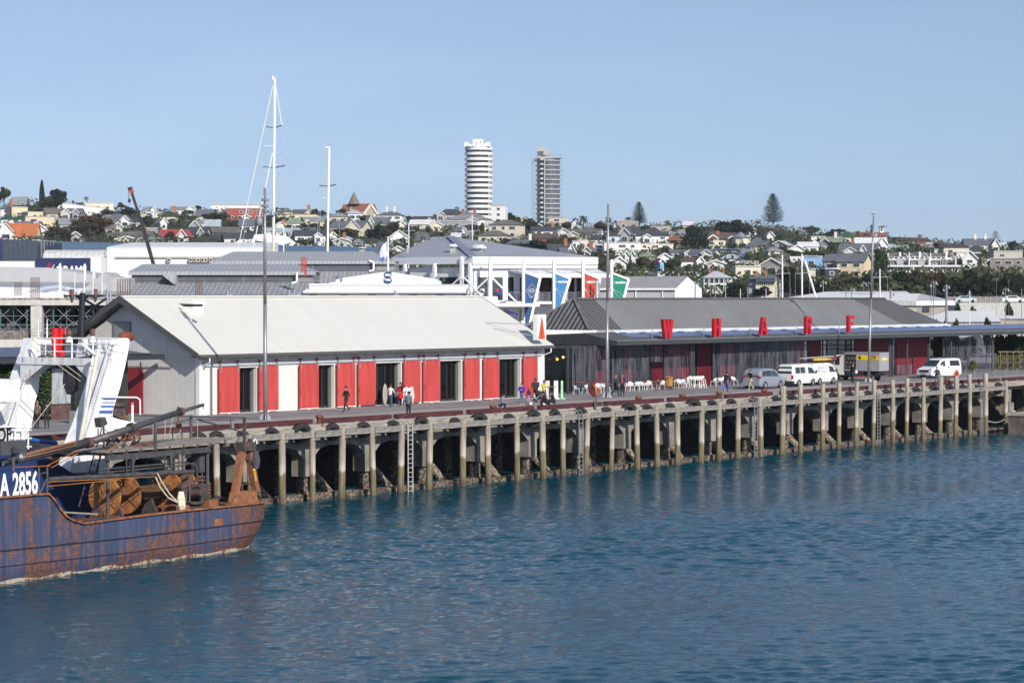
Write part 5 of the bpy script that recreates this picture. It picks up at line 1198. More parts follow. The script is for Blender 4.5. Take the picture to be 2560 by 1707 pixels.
# fish market hall --------------------------------------------------------------------
f=Fr(1186,300,0);t=f.thing('market_hall','large white two-storey hall with grey hipped roof, fins and coloured banners','market building')
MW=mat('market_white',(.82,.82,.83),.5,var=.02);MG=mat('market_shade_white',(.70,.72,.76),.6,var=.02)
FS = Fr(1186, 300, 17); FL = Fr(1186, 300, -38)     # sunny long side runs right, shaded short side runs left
GR=FS;GLf=FL
zt=f.z(1186,642);zf0=f.z(1186,660);
def WS(px,y,off=0): p=GR.pt(px,y,off);return GR.o+GR.X*p[0]+GR.Y*p[1]+Vector((0,0,p[2]))
def WL(px,y,off=0): p=GLf.pt(px,y,off);return GLf.o+GLf.X*p[0]+GLf.Y*p[1]+Vector((0,0,p[2]))
def loc(ps): return [tuple(Matrix.Rotation(-f.rz,3,'Z')@(Vector(p)-f.o)) for p in ps]
def PW(mbx,ps,ext,mi=0): mbx.prism(loc(ps),Matrix.Rotation(-f.rz,3,'Z')@Vector(ext),mi)
cr=WS(1492,650);cl=WL(985,650);c0=Vector((f.o.x,f.o.y,0))
v=Vector
def flat(p,z): return v((p.x,p.y,z))
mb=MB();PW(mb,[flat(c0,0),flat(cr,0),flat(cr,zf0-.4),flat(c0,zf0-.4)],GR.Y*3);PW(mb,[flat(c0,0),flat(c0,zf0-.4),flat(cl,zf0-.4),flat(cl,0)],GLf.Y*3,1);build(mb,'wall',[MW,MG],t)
e=.5;mb=MB()
cr2=flat(cr,0)-GR.Y*e;c2=flat(c0,0)-GR.Y*e-GLf.Y*e;cl2=flat(cl,0)-GLf.Y*e
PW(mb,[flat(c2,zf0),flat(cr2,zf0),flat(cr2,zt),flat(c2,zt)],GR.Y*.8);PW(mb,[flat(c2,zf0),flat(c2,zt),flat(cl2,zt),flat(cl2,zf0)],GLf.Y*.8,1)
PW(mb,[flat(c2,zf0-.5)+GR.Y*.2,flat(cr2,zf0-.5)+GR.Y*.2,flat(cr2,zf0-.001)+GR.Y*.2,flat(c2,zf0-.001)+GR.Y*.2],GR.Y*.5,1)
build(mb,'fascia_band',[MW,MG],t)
# hipped roof
ra,rb=pdp(1081,592,322),pdp(1125.5,592,318);rz_=f.z(1100,592)*1.0+.6
ra,rb=pdp(1081,592,325),pdp(1126,592,321)
cb=flat(cr,zt)+GR.Y*40;cbl=flat(cl,zt)+GLf.Y*40
mb=MB();mb.add(loc([flat(c2,zt),flat(cr2,zt),rb,ra,flat(cl2,zt),cb,cbl]),[(0,1,2),(0,2,3,4),(1,5,2),(4,3,6),(5,6,3,2)]);ro=build(mb,'hipped_roof',GFL,t)
mb=MB();A_=loc([flat(c2,zt)+v((0,0,.05)),rb+v((0,0,.05))]);mb.beam(A_[0],A_[1],1.0,.1);build(mb,'hip_cap',mat('hip_cap',(.25,.28,.33),.5,.2),ro)
# goose-neck ducts and roof ventilators
def duct(px,yb,yt,w_,d,par):
 fr_=Fr(px,d);q=[]
 mb=MB();r_=(fr_.z(px,yt)-fr_.z(px,yb));n=10;X=fr_.X
 cx=v((fr_.o.x,fr_.o.y,0));zb=fr_.z(px,yb);W_=w_*d/6500
 T_=W_*.17;outer=[(W_*.32+T_,0)]+[((W_*.32+T_)*math.cos(math.pi*k/n),r_*.6+(r_*.4)*math.sin(math.pi*k/n)) for k in range(n+1)]+[(-W_*.34-T_,r_*.36)]
 inner=[(-W_*.34+T_,r_*.36)]+[((W_*.32-T_)*math.cos(math.pi*k/n),r_*.6+(r_*.4-T_*2)*math.sin(math.pi*k/n)) for k in range(n,-1,-1)]+[(W_*.32-T_,0)]
 N_=len(outer)
 for i in range(N_-1):
  q4=[outer[i],outer[i+1],inner[N_-2-i],inner[N_-1-i]]
  mb.prism(loc([cx+X*x_+v((0,0,zb+z_-.5))-fr_.Y*.8 for x_,z_ in q4]),Matrix.Rotation(-f.rz,3,'Z')@(fr_.Y*1.6))
 return build(mb,'goose_neck_duct',mat('duct_steel',(.10,.12,.135),.6,.0),par)
duct(1058,605,570,36,322,ro);duct(955,632,594,34,315,ro)
for px,y0,y1,w_ in ((1196,636,612,42),(1132,628,610,25),(1019,620,614,9),(905,625,618,24)):
 p=pdp(px,y0,306);mb=MB();q0=loc([p])[0];h=(y0-y1)*306/6500;ww=w_*306/6500/2
 mb.box(q0[0]-ww*.55,q0[0]+ww*.55,q0[1]-ww*.5,q0[1]+ww*.5,q0[2]-.6,q0[2]+h*.62,1);mb.lathe((q0[0],q0[1],q0[2]),[(ww,h*.6),(ww,h*.75),(ww*.6,h)],14);build(mb,'roof_ventilator',[mat('vent_white',(.6,.62,.66),.5),mat('vent_tan',(.40,.38,.35),.6)],ro)
# glazing bands
def panel(px0,px1,y0,y1,m,name,side='S',off=-.06,th=.05):
 Wf=WS if side == 'S' else WL;YY=GR.Y if side == 'S' else GLf.Y
 mb=MB();PW(mb,[Wf(px0,y1,off),Wf(px1,y1,off),Wf(px1,y0,off),Wf(px0,y0,off)],YY*th);return build(mb,name,m,t)
MGL=glass_mat('market_glass',(.025,.04,.045))
for a_,b_ in ((1196,1220),(1228,1257),(1270,1284),(1300,1312),(1349,1380),(1420,1436),(1442,1456)): panel(a_,b_,693,750,MGL,'window')
panel(1354,1372,700,752,mat('brown_door',(.10,.06,.055),.6),'door','S',-.09)
for a_,b_ in ((1098,1140),(1142,1174)): panel(a_,b_,693,740,MGL,'window','L')
panel(1140,1150,693,740,mat('brown_mullion',(.16,.12,.09),.6),'window_post','L',-.1)
for a_,b_,y0,y1 in ((1300,1335,772,800),(1250,1272,776,800)): panel(a_,b_,y0,y1,mat('tan_wall',(.38,.33,.25),.7),'panel','S',-.12)
# window flags
w1=panel(1198,1211,722,737,WHITE,'window_flag','S',-.12,.02);w1['label']='white flag with red and blue disc'
c_=WS(1204.5,729.5,-.14);mb=MB()
cc=loc([c_])[0];mb.tube((cc[0],cc[1],cc[2]),(cc[0],cc[1]-.02,cc[2]),.15,.15,14,0);mb.prism([(cc[0]-.15,cc[1]-.03,cc[2]),(cc[0]+.15,cc[1]-.03,cc[2]),(cc[0]+.1,cc[1]-.03,cc[2]-.11),(cc[0]-.1,cc[1]-.03,cc[2]-.11)],(0,.005,0),1);build(mb,'disc',[mat('signal_red'),mat('flag_blue2',(.01,.04,.25),.6)],w1)
w2=panel(1241,1253,722,737,mat('flag_blue2'),'window_flag','S',-.12,.02);w2['label']='dark blue flag with red canton and stars'
mb=MB();a_=WS(1241,729.5,-.13);PW(mb,[WS(1241,729,-.14),WS(1246.5,729,-.14),WS(1246.5,722,-.14),WS(1241,722,-.14)],GR.Y*.01)
for x,y in ((1250,725),(1251,730),(1249,733),(1252,727)): PW(mb,[WS(x,y,-.14),WS(x+.9,y,-.14),WS(x+.5,y-1.4,-.14)],GR.Y*.01)
build(mb,'flag_marks',mat('signal_red'),w2)
# canopy and balcony on the sunny side
mb=MB();PW(mb,[WS(1268,672,-.1),WS(1268,675,-.1),WS(1500,690,-2.2),WS(1530,687,-2.2),WS(1495,672,-.1)],v((0,0,-.12))) if 0 else None
za,zc_=f.z(1270,673),f.z(1330,684)
A_,B_=flat(WS(1270,673,-.1),za),flat(WS(1495,673,-.1),za);C_,D_=flat(WS(1305,684,-2.6),zc_),flat(WS(1531,686,-2.6),zc_)
mb=MB();PW(mb,[A_,B_,D_,C_],v((0,0,-.15)));build(mb,'canopy_roof',mat('canopy_white_grey',(.62,.63,.66),.5,stripe=(0,.5,.08,0)),t)
mb=MB()
PW(mb,[flat(C_,zc_-.45),flat(D_,zc_-.45),flat(D_,zc_-.17),flat(C_,zc_-.17)],-GR.Y*.12);build(mb,'canopy_edge',MW,t)
mb=MB();zb0,zb1=f.z(1400,760),f.z(1400,753.5)
PW(mb,[flat(WS(1265,755,-2.6),zb0),flat(WS(1510,755,-2.6),zb0),flat(WS(1510,755,-2.6),zb1),flat(WS(1265,755,-2.6),zb1)],GR.Y*2.4);build(mb,'balcony',MW,t)
def bars(name,pairs,r,m,n=6):
 mb=MB()
 for a_,b_ in pairs: A2=loc([a_,b_]);mb.tube(A2[0],A2[1],r,r,n)
 return build(mb,name,m,t)
bars('balcony_rail',[(flat(WS(1270,731,-2.4),f.z(1300,731)),flat(WS(1505,731,-2.4),f.z(1300,731)))]+[(flat(WS(x,750,-2.4),zb1),flat(WS(x,731,-2.4),f.z(1300,731))) for x in range(1275,1505,16)],.03,GALV)
mb=MB();PW(mb,[flat(WS(1276,753,-2.35),zb1),flat(WS(1480,753,-2.35),zb1),flat(WS(1480,731,-2.35),f.z(1300,732)),flat(WS(1276,731,-2.35),f.z(1300,732))],GR.Y*.01);build(mb,'glass_balustrade',PLAS,t)
rr=random.Random(6)
mb=MB()
for k,x in enumerate((1283,1292,1300,1352,1362,1372,1424,1434,1446)):
 p=flat(WS(x,750,-1.5),zb1);q0=loc([p])[0]
 mb.box(q0[0]-.35,q0[0]+.35,q0[1]-.3,q0[1]+.3,q0[2]+.72,q0[2]+.78,k%3);mb.tube((q0[0]-.2,q0[1],q0[2]),(q0[0]-.2,q0[1],q0[2]+.75),.04,None,5,3)
build(mb,'balcony_tables',[mat('table_blue',(.05,.25,.55),.5),mat('table_red',(.45,.06,.04),.5),mat('table_yellow',(.55,.42,.1),.5),DARK],t)
# white fins and braces
fins=[(1152,648,740,'L'),(1173,665,745,'L'),(1227,648,742,'S'),(1310,656,800,'S'),(1386,656,790,'S'),(1459,656,752,'S'),(1530,655,752,'S'),(1010,668,690,'L'),(1084,666,705,'L')]
for px,y0,y1,sd_ in fins:
 Wf=WS if sd_ == 'S' else WL;YY=GR if sd_ == 'S' else GLf;off=-2.9 if sd_ == 'S' else -1.0
 p0,p1=Wf(px,y1,off),Wf(px,y0,off);p1=flat(p0,p1.z);mb=MB();X=YY.X*.17
 PW(mb,[p0-X,p0+X,p1+X+v((0,0,-.1)),p1+X*.3+v((0,0,.35)),p1-X+v((0,0,.15))],YY.Y*.4);build(mb,'fin',MW,t)
bars('brace',[(WL(1150,694,-1.0),WL(1130,712,-1.0)),(WL(1160,694,-1.0),WL(1206,742,-2)),(WS(1222,694,-2.6),WS(1190,724,-1.4)),(WS(1230,694,-2.6),WS(1292,756,-2.7))],.11,MW)
# coloured banners
BN=[((1313,683,1350,697,1336,754,1313,754),'navy',(.022,.075,.20),''),((1389,685,1425,699,1406,754,1389,754),'light blue',(.04,.20,.42),'market'),((1462,684,1499,699,1488,757,1462,757),'brick red',(.45,.055,.03),'seafood school'),((1533,686,1571,700,1556,757,1533,757),'green',(.0,.22,.13),'auction')]
for (x0,y0,x1,y1,x2,y2,x3,y3),nm,c_,tx_ in BN:
 off=-2.95;q=[WS(x0,y0,off),WS(x1,y1,off),WS(x2,y2,off),WS(x3,y3,off)]
 lowx=x0+(x1-x0)*.42
 bt=thing('hanging_banner',nm+' tapering banner in white frame on the market hall','banner',tuple(flat(WS(x0,757,off),0)),'coloured banners on the market hall')
 mb=MB();ext=60 if nm == 'navy' else 48 if nm == 'light blue' else 0
 q2=q if not ext else [q[0],q[1],WS(x2-(x1-x2)*ext/57*.9,y2+ext,off),WS(x3,y3+ext,off)]
 mb.prism(q2,GR.Y*.06);bb=build(mb,'cloth',mat('banner_'+nm,c_,.7,var=.05),bt)
 mb=MB();mb.beam(q2[0]+v((0,0,.1)),q2[1]+v((0,0,.1)),.22,.22);mb.beam(q2[1]+v((0,0,.15)),q2[2],.3,.3);build(mb,'frame',MW,bt)
 mb=MB();n_=-GR.Y*.03
 def BP(fx,fy): return q[0]+(WS(x1,y0,off)-q[0])*fx+v((0,0,-1))*(q[0].z-q[3].z)*fy+n_
 if nm == 'navy':
  s_=[BP(.45,.38),BP(.85,.62),BP(.45,.86),BP(.05,.62)]
  for a_,b_ in zip(s_,s_[1:]+s_[:1]): mb.beam(a_,b_,.08,.02)
  for k in (-.2,-.07,.07,.2): mb.beam(BP(.45+k,.50+abs(k)*.3),BP(.45+k,.72-abs(k)*.3),.09,.02)
  for k in (.13,.2): mb.beam(BP(.14+k*.5,.64+k),BP(.45,.80+k*.2),.05,.02)
  build(mb,'emblem',WHITE,bt)
 else:
  import itertools
  fish=[(.08,.56),(.3,.60),(.55,.66),(.74,.78),(.80,.90),(.62,.90),(.45,.84),(.33,.74),(.2,.68),(.1,.60),(.02,.50),(.0,.60)]
  pf=[BP(x*.85,y) for x,y in fish]
  for a_,b_ in zip(pf,pf[1:]): mb.beam(a_,b_,.07,.02)
  mb.beam(BP(.08,.24),BP(.08,.33),.05,.02);build(mb,'fish_outline',WHITE,bt)
  to=text_obj(tx_,'lettering',.42,.01,WHITE,bt,tuple(BP(.14,.32)-Vector(bt.location)+n_),(R(90),0,GR.rz),align='LEFT',bold=.015)
  to.scale=(min(1,1.45/max(.1,to.dimensions.x)),1,1) if tx_ != 'seafood school' else (1.5/max(.1,to.dimensions.x),1,1)
# lower awning and white boxes left of the banners
mb=MB();PW(mb,[flat(WS(1180,757,-7),f.z(1290,766)),flat(WS(1349,757,-7),f.z(1290,766)),flat(WS(1349,757,-7),f.z(1290,758)),flat(WS(1180,757,-7),f.z(1290,758))],GR.Y*4);build(mb,'entrance_canopy',MW,t)
mb=MB();PW(mb,[flat(WS(1150,757,-6),0),flat(WS(1244,757,-6),0),flat(WS(1244,757,-6),f.z(1200,741)),flat(WS(1150,757,-6),f.z(1200,741))],GR.Y*4);build(mb,'white_block',MW,t)
fb=Fr(1281,285,8);bt=fb.thing('tilted_sign','small tilted dark blue sign with white marks behind the shed roof','sign')
mb=MB();mb.prism([fb.pt(1272,777),fb.pt(1294,782),fb.pt(1290,797),fb.pt(1272,790)],(0,.1,0));mb.beam(fb.pt(1276,787,-.03),fb.pt(1283,790,-.03),.2,.02,1);mb.beam(fb.pt(1285,784,-.03),fb.pt(1288,795,-.03),.12,.02,1);build(mb,'board',[mat('sign_navy',(.012,.02,.16),.5),WHITE],bt)
# rounded white warehouse, blue roof, navy sign wall ------------------------------------
f=Fr(480,430,0);t=f.thing('white_warehouse','long white warehouse with rounded eaves behind the grey roofs','warehouse')
WW=mat('warehouse_white',(.76,.76,.74),.5,var=.02,scale=.2)
xl,xr=f.x(262),f.x(655);zt=f.z(400,615);n=8;prof=[(0,0)]+[(0+4-4*math.cos(a_),zt-3+3*math.sin(a_)) for a_ in [math.pi/2*k/n for k in range(n+1)]]+[(30,zt+1.2),(30,0)]
mb=MB();mb.prism([(xl,y,z) for y,z in prof],(xr-xl,0,0));build(mb,'long_body',WW,t)
mb=MB();xl2,xr2=f.x(108),f.x(262);prof2=[(-1.0,0)]+[(-1.0+4-4*math.cos(a_),zt-.6-3+3*math.sin(a_)) for a_ in [math.pi/2*k/n for k in range(n+1)]]+[(22,zt-.3),(22,0)]
mb.prism([(xl2,y,z) for y,z in prof2],(xr2-xl2-.05,0,0));build(mb,'end_body',mat('warehouse_grey_white',(.60,.60,.585),.5,stripe=(0,.9,.12,0)),t)
mb=MB();mb.box(f.x(288),xr,-.15,-.05,f.z(300,646),f.z(300,642));mb.box(f.x(266),f.x(268),-.2,-.05,0,f.z(266,622));build(mb,'conduit',mat('pipe_tan',(.32,.30,.26),.7),t)
for x in (424,478,488,497,508,516,528):
 mb=MB();mb.box(f.x(x-4),f.x(x+4),-.8,-.1,f.z(x,655),f.z(x,645));mb.tube((f.x(x),-.82,f.z(x,650)),(f.x(x),-.8,f.z(x,650)),.2,.2,10,1);build(mb,'air_conditioner',[mat('ac_cream',(.55,.53,.48),.6),DARK],t)
f=Fr(500,500);t=f.thing('blue_roof_warehouse','very long low warehouse with dusky blue roof behind the white one','warehouse')
BR=mat('dusky_blue_roof',(.10,.15,.23),.4,.1,var=.05,scale=.2)
mb=MB();mb.prism([f.pt(0,605,12),f.pt(60,601,12),f.pt(400,611,12),f.pt(960,618,12),f.pt(960,640,12),f.pt(0,640,12)],(0,3,0));mb.prism([f.pt(100,608,0),f.pt(960,628,0),f.pt(960,650,0),f.pt(100,650,0)],(0,12,0));mb.add([f.pt(100,608,0),f.pt(960,628,0),f.pt(960,618,12),f.pt(100,603.5,12)],[(0,1,2,3)]);build(mb,'roof',BR,t)
mb=MB();mb.box(f.x(0),f.x(960),.5,14.9,0,f.z(300,645));build(mb,'wall',NAVY,t)
mb=MB();mb.tube(f.pt(852,622,6),f.pt(852,628,6),.9,.9,12);build(mb,'roof_vent',WHITE,t)
f=Fr(60,440);t=f.thing('navy_shed','dark slate-blue ribbed shed at the left edge below the orange roof','shed')
mb=MB();mb.prism([f.pt(4,598),f.pt(104,602),f.pt(104,655),f.pt(4,655)],(0,20,0));mb.prism([f.pt(-60,600,.2),f.pt(3,598,.2),f.pt(3,655,.2),f.pt(-60,655,.2)],(0,20,0),1);build(mb,'wall',[mat('slate_blue_rib',(.055,.075,.105),.6,stripe=(0,.8,.25,0)),mat('deep_violet',(.04,.03,.12),.6)],t)
mb=MB()
for x in (103,111): mb.tube(f.pt(x,645,-1),f.pt(x,601,-1),.06,None,5)
for k in range(10): mb.tube(f.pt(103,603+k*4,-1),f.pt(111,603+k*4,-1),.04,None,4)
for x in (118,126,134): mb.tube(f.pt(x,614,-1),f.pt(x,602,-1),.05,None,4)
mb.tube(f.pt(111,602,-1),f.pt(140,603,-1),.05,None,4);build(mb,'cat_ladder',GALV,t)
f=Fr(150,420,0);t=f.thing('sign_wall','navy sign wall with cut-off white lettering ORAMS','sign wall')
mb=MB();mb.box(f.x(90),f.x(226),0,1.5,f.z(150,700),f.z(150,645));build(mb,'board',mat('sign_navy2',(.018,.03,.10),.5,var=.05),t)
mb=MB();mb.box(f.x(226),f.x(252),.3,6,f.z(150,700),f.z(150,643));mb.box(f.x(-60),f.x(88),.5,8,f.z(0,700),f.z(0,653));build(mb,'white_block',WW,t)
h_=f.z(150,665)-f.z(150,688);to=text_obj('ORAMS','lettering',h_*1.42,.1,WHITE,t,((f.x(138)+f.x(218))/2,-.05,f.z(150,688)),(R(90),0,0),bold=.08)
to.scale=((f.x(217)-f.x(139))/to.dimensions.x,1,1)
mb=MB();mb.beam(f.pt(116,672,-.1),f.pt(124,657,-.1),.15,.1,0);mb.beam(f.pt(120,672,-.1),f.pt(127,658,-.1),.12,.1,0);mb.beam(f.pt(128,673,-.1),f.pt(136,662,-.1),.15,.1,1);build(mb,'slashes',[mat('signal_red'),WHITE],t)
# crane boom ----------------------------------------------------------------------------
f=Fr(356,400);t=f.thing('crane','dark telescopic crane boom with red tip leaning left','crane')
mb=MB();a_,m_,b_=f.pt(384,662),f.pt(358,570),f.pt(328,478);mb.beam(a_,m_,.5,.52);mb.beam(m_,b_,.34,.38);mb.box(a_[0]-2,a_[0]+3,-1.5,1.5,0,3);build(mb,'boom',mat('boom_black',(.03,.033,.035),.5,.1),t)
mb=MB();mb.beam(f.pt(331,483),f.pt(327,475),.5,.6);mb.beam(f.pt(354,573),f.pt(363,572),.3,.9);mb.beam(f.pt(320,474),f.pt(331,472),.3,.6,1);build(mb,'boom_head',[mat('crane_red',(.40,.07,.04),.5),mat('boom_black')],t)
mb=MB();mb.tube(f.pt(323,480),f.pt(324,512),.04,None,4);mb.tube(f.pt(321,480),f.pt(322,508),.03,None,4);mb.box(f.x(324)-.2,f.x(324)+.2,-.15,.15,f.z(324,506),f.z(324,498));build(mb,'hook',mat('boom_black'),t)
# yacht masts ------------------------------------------------------------------------------
MST=mat('mast_cream',(.80,.77,.68),.4,var=.03)
f=Fr(683,380);t=f.thing('tall_yacht_mast','tallest cream yacht mast with stays and three spreaders','yacht mast')
mb=MB();mb.tube((f.x(681),0,1),f.pt(687,198),.24,.18,12);build(mb,'mast',MST,t,smooth=True)
def stay(mbx,p,q,r): mbx.tube(f.pt(*p),f.pt(*q),r,r,5)
mb=MB();stay(mb,(682,215),(594,625),.06);stay(mb,(681,383),(632,625),.085);stay(mb,(689,215),(705,315),.06);build(mb,'furled_stay',WHITE,t)
mb=MB();stay(mb,(685,215),(602,625),.028)
for p,q in (((688,210),(760,520)),((683,220),(668,320)),((668,317),(658,418)),((658,418),(655,620)),((705,315),(712,415)),((712,415),(716,620)),((690,340),(712,520)),((690,440),(716,520)),((681,250),(668,317)),((681,330),(660,418))): stay(mb,p,q,.022)
build(mb,'wire_stay',mat('stay_grey',(.45,.47,.5),.4),t)
mb=MB()
for a_,b_,y in ((665,705,317),(657,712,417)): mb.tube(f.pt(a_,y),f.pt(684,y+3),.06,None,5);mb.tube(f.pt(684,y+3),f.pt(b_,y-3),.08,None,5)
mb.tube(f.pt(662,365),f.pt(684,366),.06,None,5,1);mb.tube(f.pt(686,523),f.pt(712,521),.07,None,5);build(mb,'spreader',[mat('boom_black'),WHITE],t)
mb=MB();mb.tube(f.pt(682,200),f.pt(681,195),.16,.16,10);mb.ball(f.pt(682,194),.22);mb.tube(f.pt(690,198),f.pt(690,188),.02,None,4);build(mb,'masthead_gear',WHITE,t)
mb=MB();mb.ball(f.pt(648,553),.45,0,8,(1,1,1.6));build(mb,'furling_drum',GALV,t)
mb=MB();mb.tube((f.x(709),0,0),f.pt(709,560),.09,None,6);mb.prism([f.pt(709,548,-.1),f.pt(712,550,-.1),f.pt(711,568,-.1),f.pt(706,560,-.1),f.pt(705,550,-.1)],(0,.1,0),1)
t2=f.thing('signal_pole','thin pole with folded orange-brown burgee right of the tall mast','pole');build(mb,'pole',[WHITE,mat('burgee_orange',(.42,.19,.10),.8)],t2)
f=Fr(818,400);t=f.thing('second_yacht_mast','second cream yacht mast, shorter, left of the spired church','yacht mast')
mb=MB();mb.tube((f.x(815),0,1),f.pt(823,368),.22,.17,12);build(mb,'mast',MST,t,smooth=True)
mb=MB()
for p,q in (((820,370),(802,464)),((802,464),(790,620)),((818,372),(795,600)),((824,380),(840,464)),((840,464),(852,620)),((822,380),(812,500))): stay(mb,p,q,.024)
build(mb,'wire_stay',mat('stay_grey'),t)
mb=MB();mb.tube(f.pt(798,464),f.pt(820,466),.07,None,5);mb.tube(f.pt(820,466),f.pt(841,461),.08,None,5);mb.tube(f.pt(806,495),f.pt(820,496),.06,None,5,1);build(mb,'spreader',[mat('boom_black'),WHITE],t)
mb=MB();mb.box(f.x(818)-.3,f.x(826),-.2,.2,f.z(820,370),f.z(820,367));build(mb,'masthead_gear',WHITE,t)
# lesser masts and poles on the right half
PG=mat('pole_grey',(.26,.26,.28),.5,.2);PWT=mat('pole_white',(.78,.78,.80),.4)
poles=[(1184,632,536,.16,1,372,-2.5,'white mast right of the round tower foot'),(1022,610,558,.18,1,372,0,'white mast above the goose-neck duct'),(1957,745,637,.24,1,330,-1,'white mast left of the blue house'),(2006,745,635,.26,1,330,-1,'white mast in front of the blue house'),(2201,728,672,.2,1,330,-1,'white leaning mast right of the gull mast'),(2366,812,711,.30,0,290,0,'thick dark grey mast at the right'),(2334,806,700,.1,0,290,0,'thin grey pole with dark lamp left of the thick mast'),(2328,806,705,.09,2,290,0,'slim blue-green pole left of the thick mast'),(2424,815,726,.12,1,290,0,'white pole right of the thick grey mast'),(2514,818,718,.10,0,290,0,'grey lamp pole second from the right edge'),(2554,820,722,.10,0,290,0,'grey pole at the right edge'),(2225,745,724,.1,0,300,0,'short grey pole behind the pavilion ridge end'),(1788,745,712,.12,0,300,0,'grey stub pole below the veranda house'),(1776,745,698,.07,0,300,0,'thin grey pole below the veranda house'),(1814,748,700,.06,1,300,0,'thin white pole right of the veranda house'),(1851,745,722,.1,1,300,0,'white pole below the slate-roofed cream house'),(1869,745,718,.12,0,300,0,'grey pole below the slate-roofed cream house'),(1915,745,722,.08,1,300,0,'thin white pole below the cream house'),(1939,745,712,.08,0,300,0,'thin grey pole below the cream house'),(1949,745,718,.14,0,300,0,'thick grey stub pole beside the white masts'),(2058,742,700,.05,1,300,0,'thin white street lamp pole right of the glass house'),(2129,742,718,.14,0,300,0,'grey stub pole left of the gull mast'),(2115,742,722,.12,0,300,0,'short grey pole left of the gull mast'),(1738,748,703,.2,0,300,0,'dark telegraph pole with brackets by the white gable'),(2491,745,700,.06,0,480,0,'slim street lamp above the motorway wall'),(2522,748,698,.06,0,480,0,'curved street lamp above the motorway wall'),(2159,728,702,.05,0,420,0,'left one of two slim lamp poles right of the gull mast'),(2171,728,702,.05,0,420,0,'right one of two slim lamp poles right of the gull mast'),(2339,728,704,.06,0,420,0,'slim lamp pole in front of the dark wood')]
for px,y0,y1,r_,m_,d,lean,lab in poles:
 r_ *= .5
 f=Fr(px,d);t=f.thing('slender_pole' if 'mast' not in lab.split(',')[0][:26] or 'pole' in lab else 'yacht_mast',lab,'mast' if 'mast ' in lab+' ' and 'pole' not in lab else 'pole')
 mb=MB();x0=f.x(px);mb.tube((x0-lean*0,0,0 if y0 > 640 else f.z(px,y0)-8),(f.x(px+lean*1.6),0,f.z(px,y1)),r_,r_*.8,8);build(mb,'pole',(PG,PWT,mat('pole_teal',(.22,.30,.30),.5))[m_],t)
 if 'dark' in lab or 'lamp pole' in lab or 'stub' in lab or 'bracket' in lab:
  mb=MB();z_=f.z(px,y1+6);mb.tube((x0-.3,0,z_),(x0+.3,0,z_+.05),.025,None,5);mb.lathe((x0+.3,0,z_),[(.03,.1),(.11,-.18)],8);mb.lathe((x0-.3,0,z_-.3),[(.03,.1),(.11,-.18)],8);build(mb,'lamp',mat('lamp_pale',(.45,.48,.55),.5),t)
 if 'mast' in lab and m_ == 1:
  mb=MB();z_=f.z(px,(y0+y1)/2-6);mb.tube((x0-.9,0,z_),(x0+.9,0,z_+.1),.04,None,5)
  for s_ in (-.9,.9): mb.tube((x0+s_,0,z_),(x0,0,f.z(px,y1+2)),.015,None,4);mb.tube((x0+s_,0,z_),(x0+s_,0,f.z(px,y0)),.015,None,4)
  build(mb,'spreader',mat('stay_grey'),t)
f=Fr(2024,332);t=f.thing('raked_spar','white raked spar leaning right beside the white mast','spar');mb=MB();mb.tube(f.pt(2012,650),f.pt(2040,745),.13,.15,8);build(mb,'spar',PWT,t)
# grey roofed warehouse with white gable ------------------------------------------------------
f=Fr(1690,360,14);t=f.thing('gabled_warehouse','grey-roofed warehouse with bright white gable end','warehouse')
def gp(px,y,off=0): return f.pt(px,y,off)
g2=Fr(1690,360,-52)
zE,zA,wd=f.z(1690,720),f.z(1722,694),None
X2=Vector((math.cos(R(-38)),math.sin(R(-38)),0))
xg=f.x(1690);L_=f.x(1400)
fe=Fr(1688,360,0)
e0=Vector((fe.x(1688),0,0));e1=Vector((fe.x(1757),2.2,0));gx=e1-e0;back=Vector((-(22),5.0,0))
t.rotation_euler=(0,0,fe.rz);t.location=fe.o
apex=e0+gx*.47
def h3(p,z): return (p.x,p.y,z)
zE=fe.z(1688,720);zA=fe.z(1720,692.5)
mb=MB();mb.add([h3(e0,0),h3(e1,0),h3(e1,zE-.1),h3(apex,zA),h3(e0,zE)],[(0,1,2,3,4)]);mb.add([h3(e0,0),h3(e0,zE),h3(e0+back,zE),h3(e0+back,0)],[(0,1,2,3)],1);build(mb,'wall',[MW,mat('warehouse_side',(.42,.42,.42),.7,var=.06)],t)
mb=MB();q0,q1=e0+Vector((.1,-.3,0)),apex+Vector((.1,0,0));mb.add([h3(q0,zE-.05),h3(q1,zA+.12),h3(q1+back,zA+.12),h3(q0+back,zE-.05)],[(0,1,2,3)]);mb.add([h3(e1+Vector((.1,.3,0)),zE-.1),h3(q1,zA+.12),h3(q1+back,zA+.12),h3(e1+back,zE)],[(0,1,2,3)]);build(mb,'roof',mat('mid_grey_roof',(.24,.24,.25),.6,var=.06),t)
mb=MB();mb.beam(h3(q0+Vector((0,-.05,0)),zE-.15),h3(q0+back+Vector((0,-.05,0)),zE-.15),.15,.25)
for k in range(6): p=e0+back*(k/6+.08)+Vector((0,-.12,0));mb.beam(h3(p,0),h3(p,zE-.2),.12,.12)
build(mb,'gutter',WHITE,t)
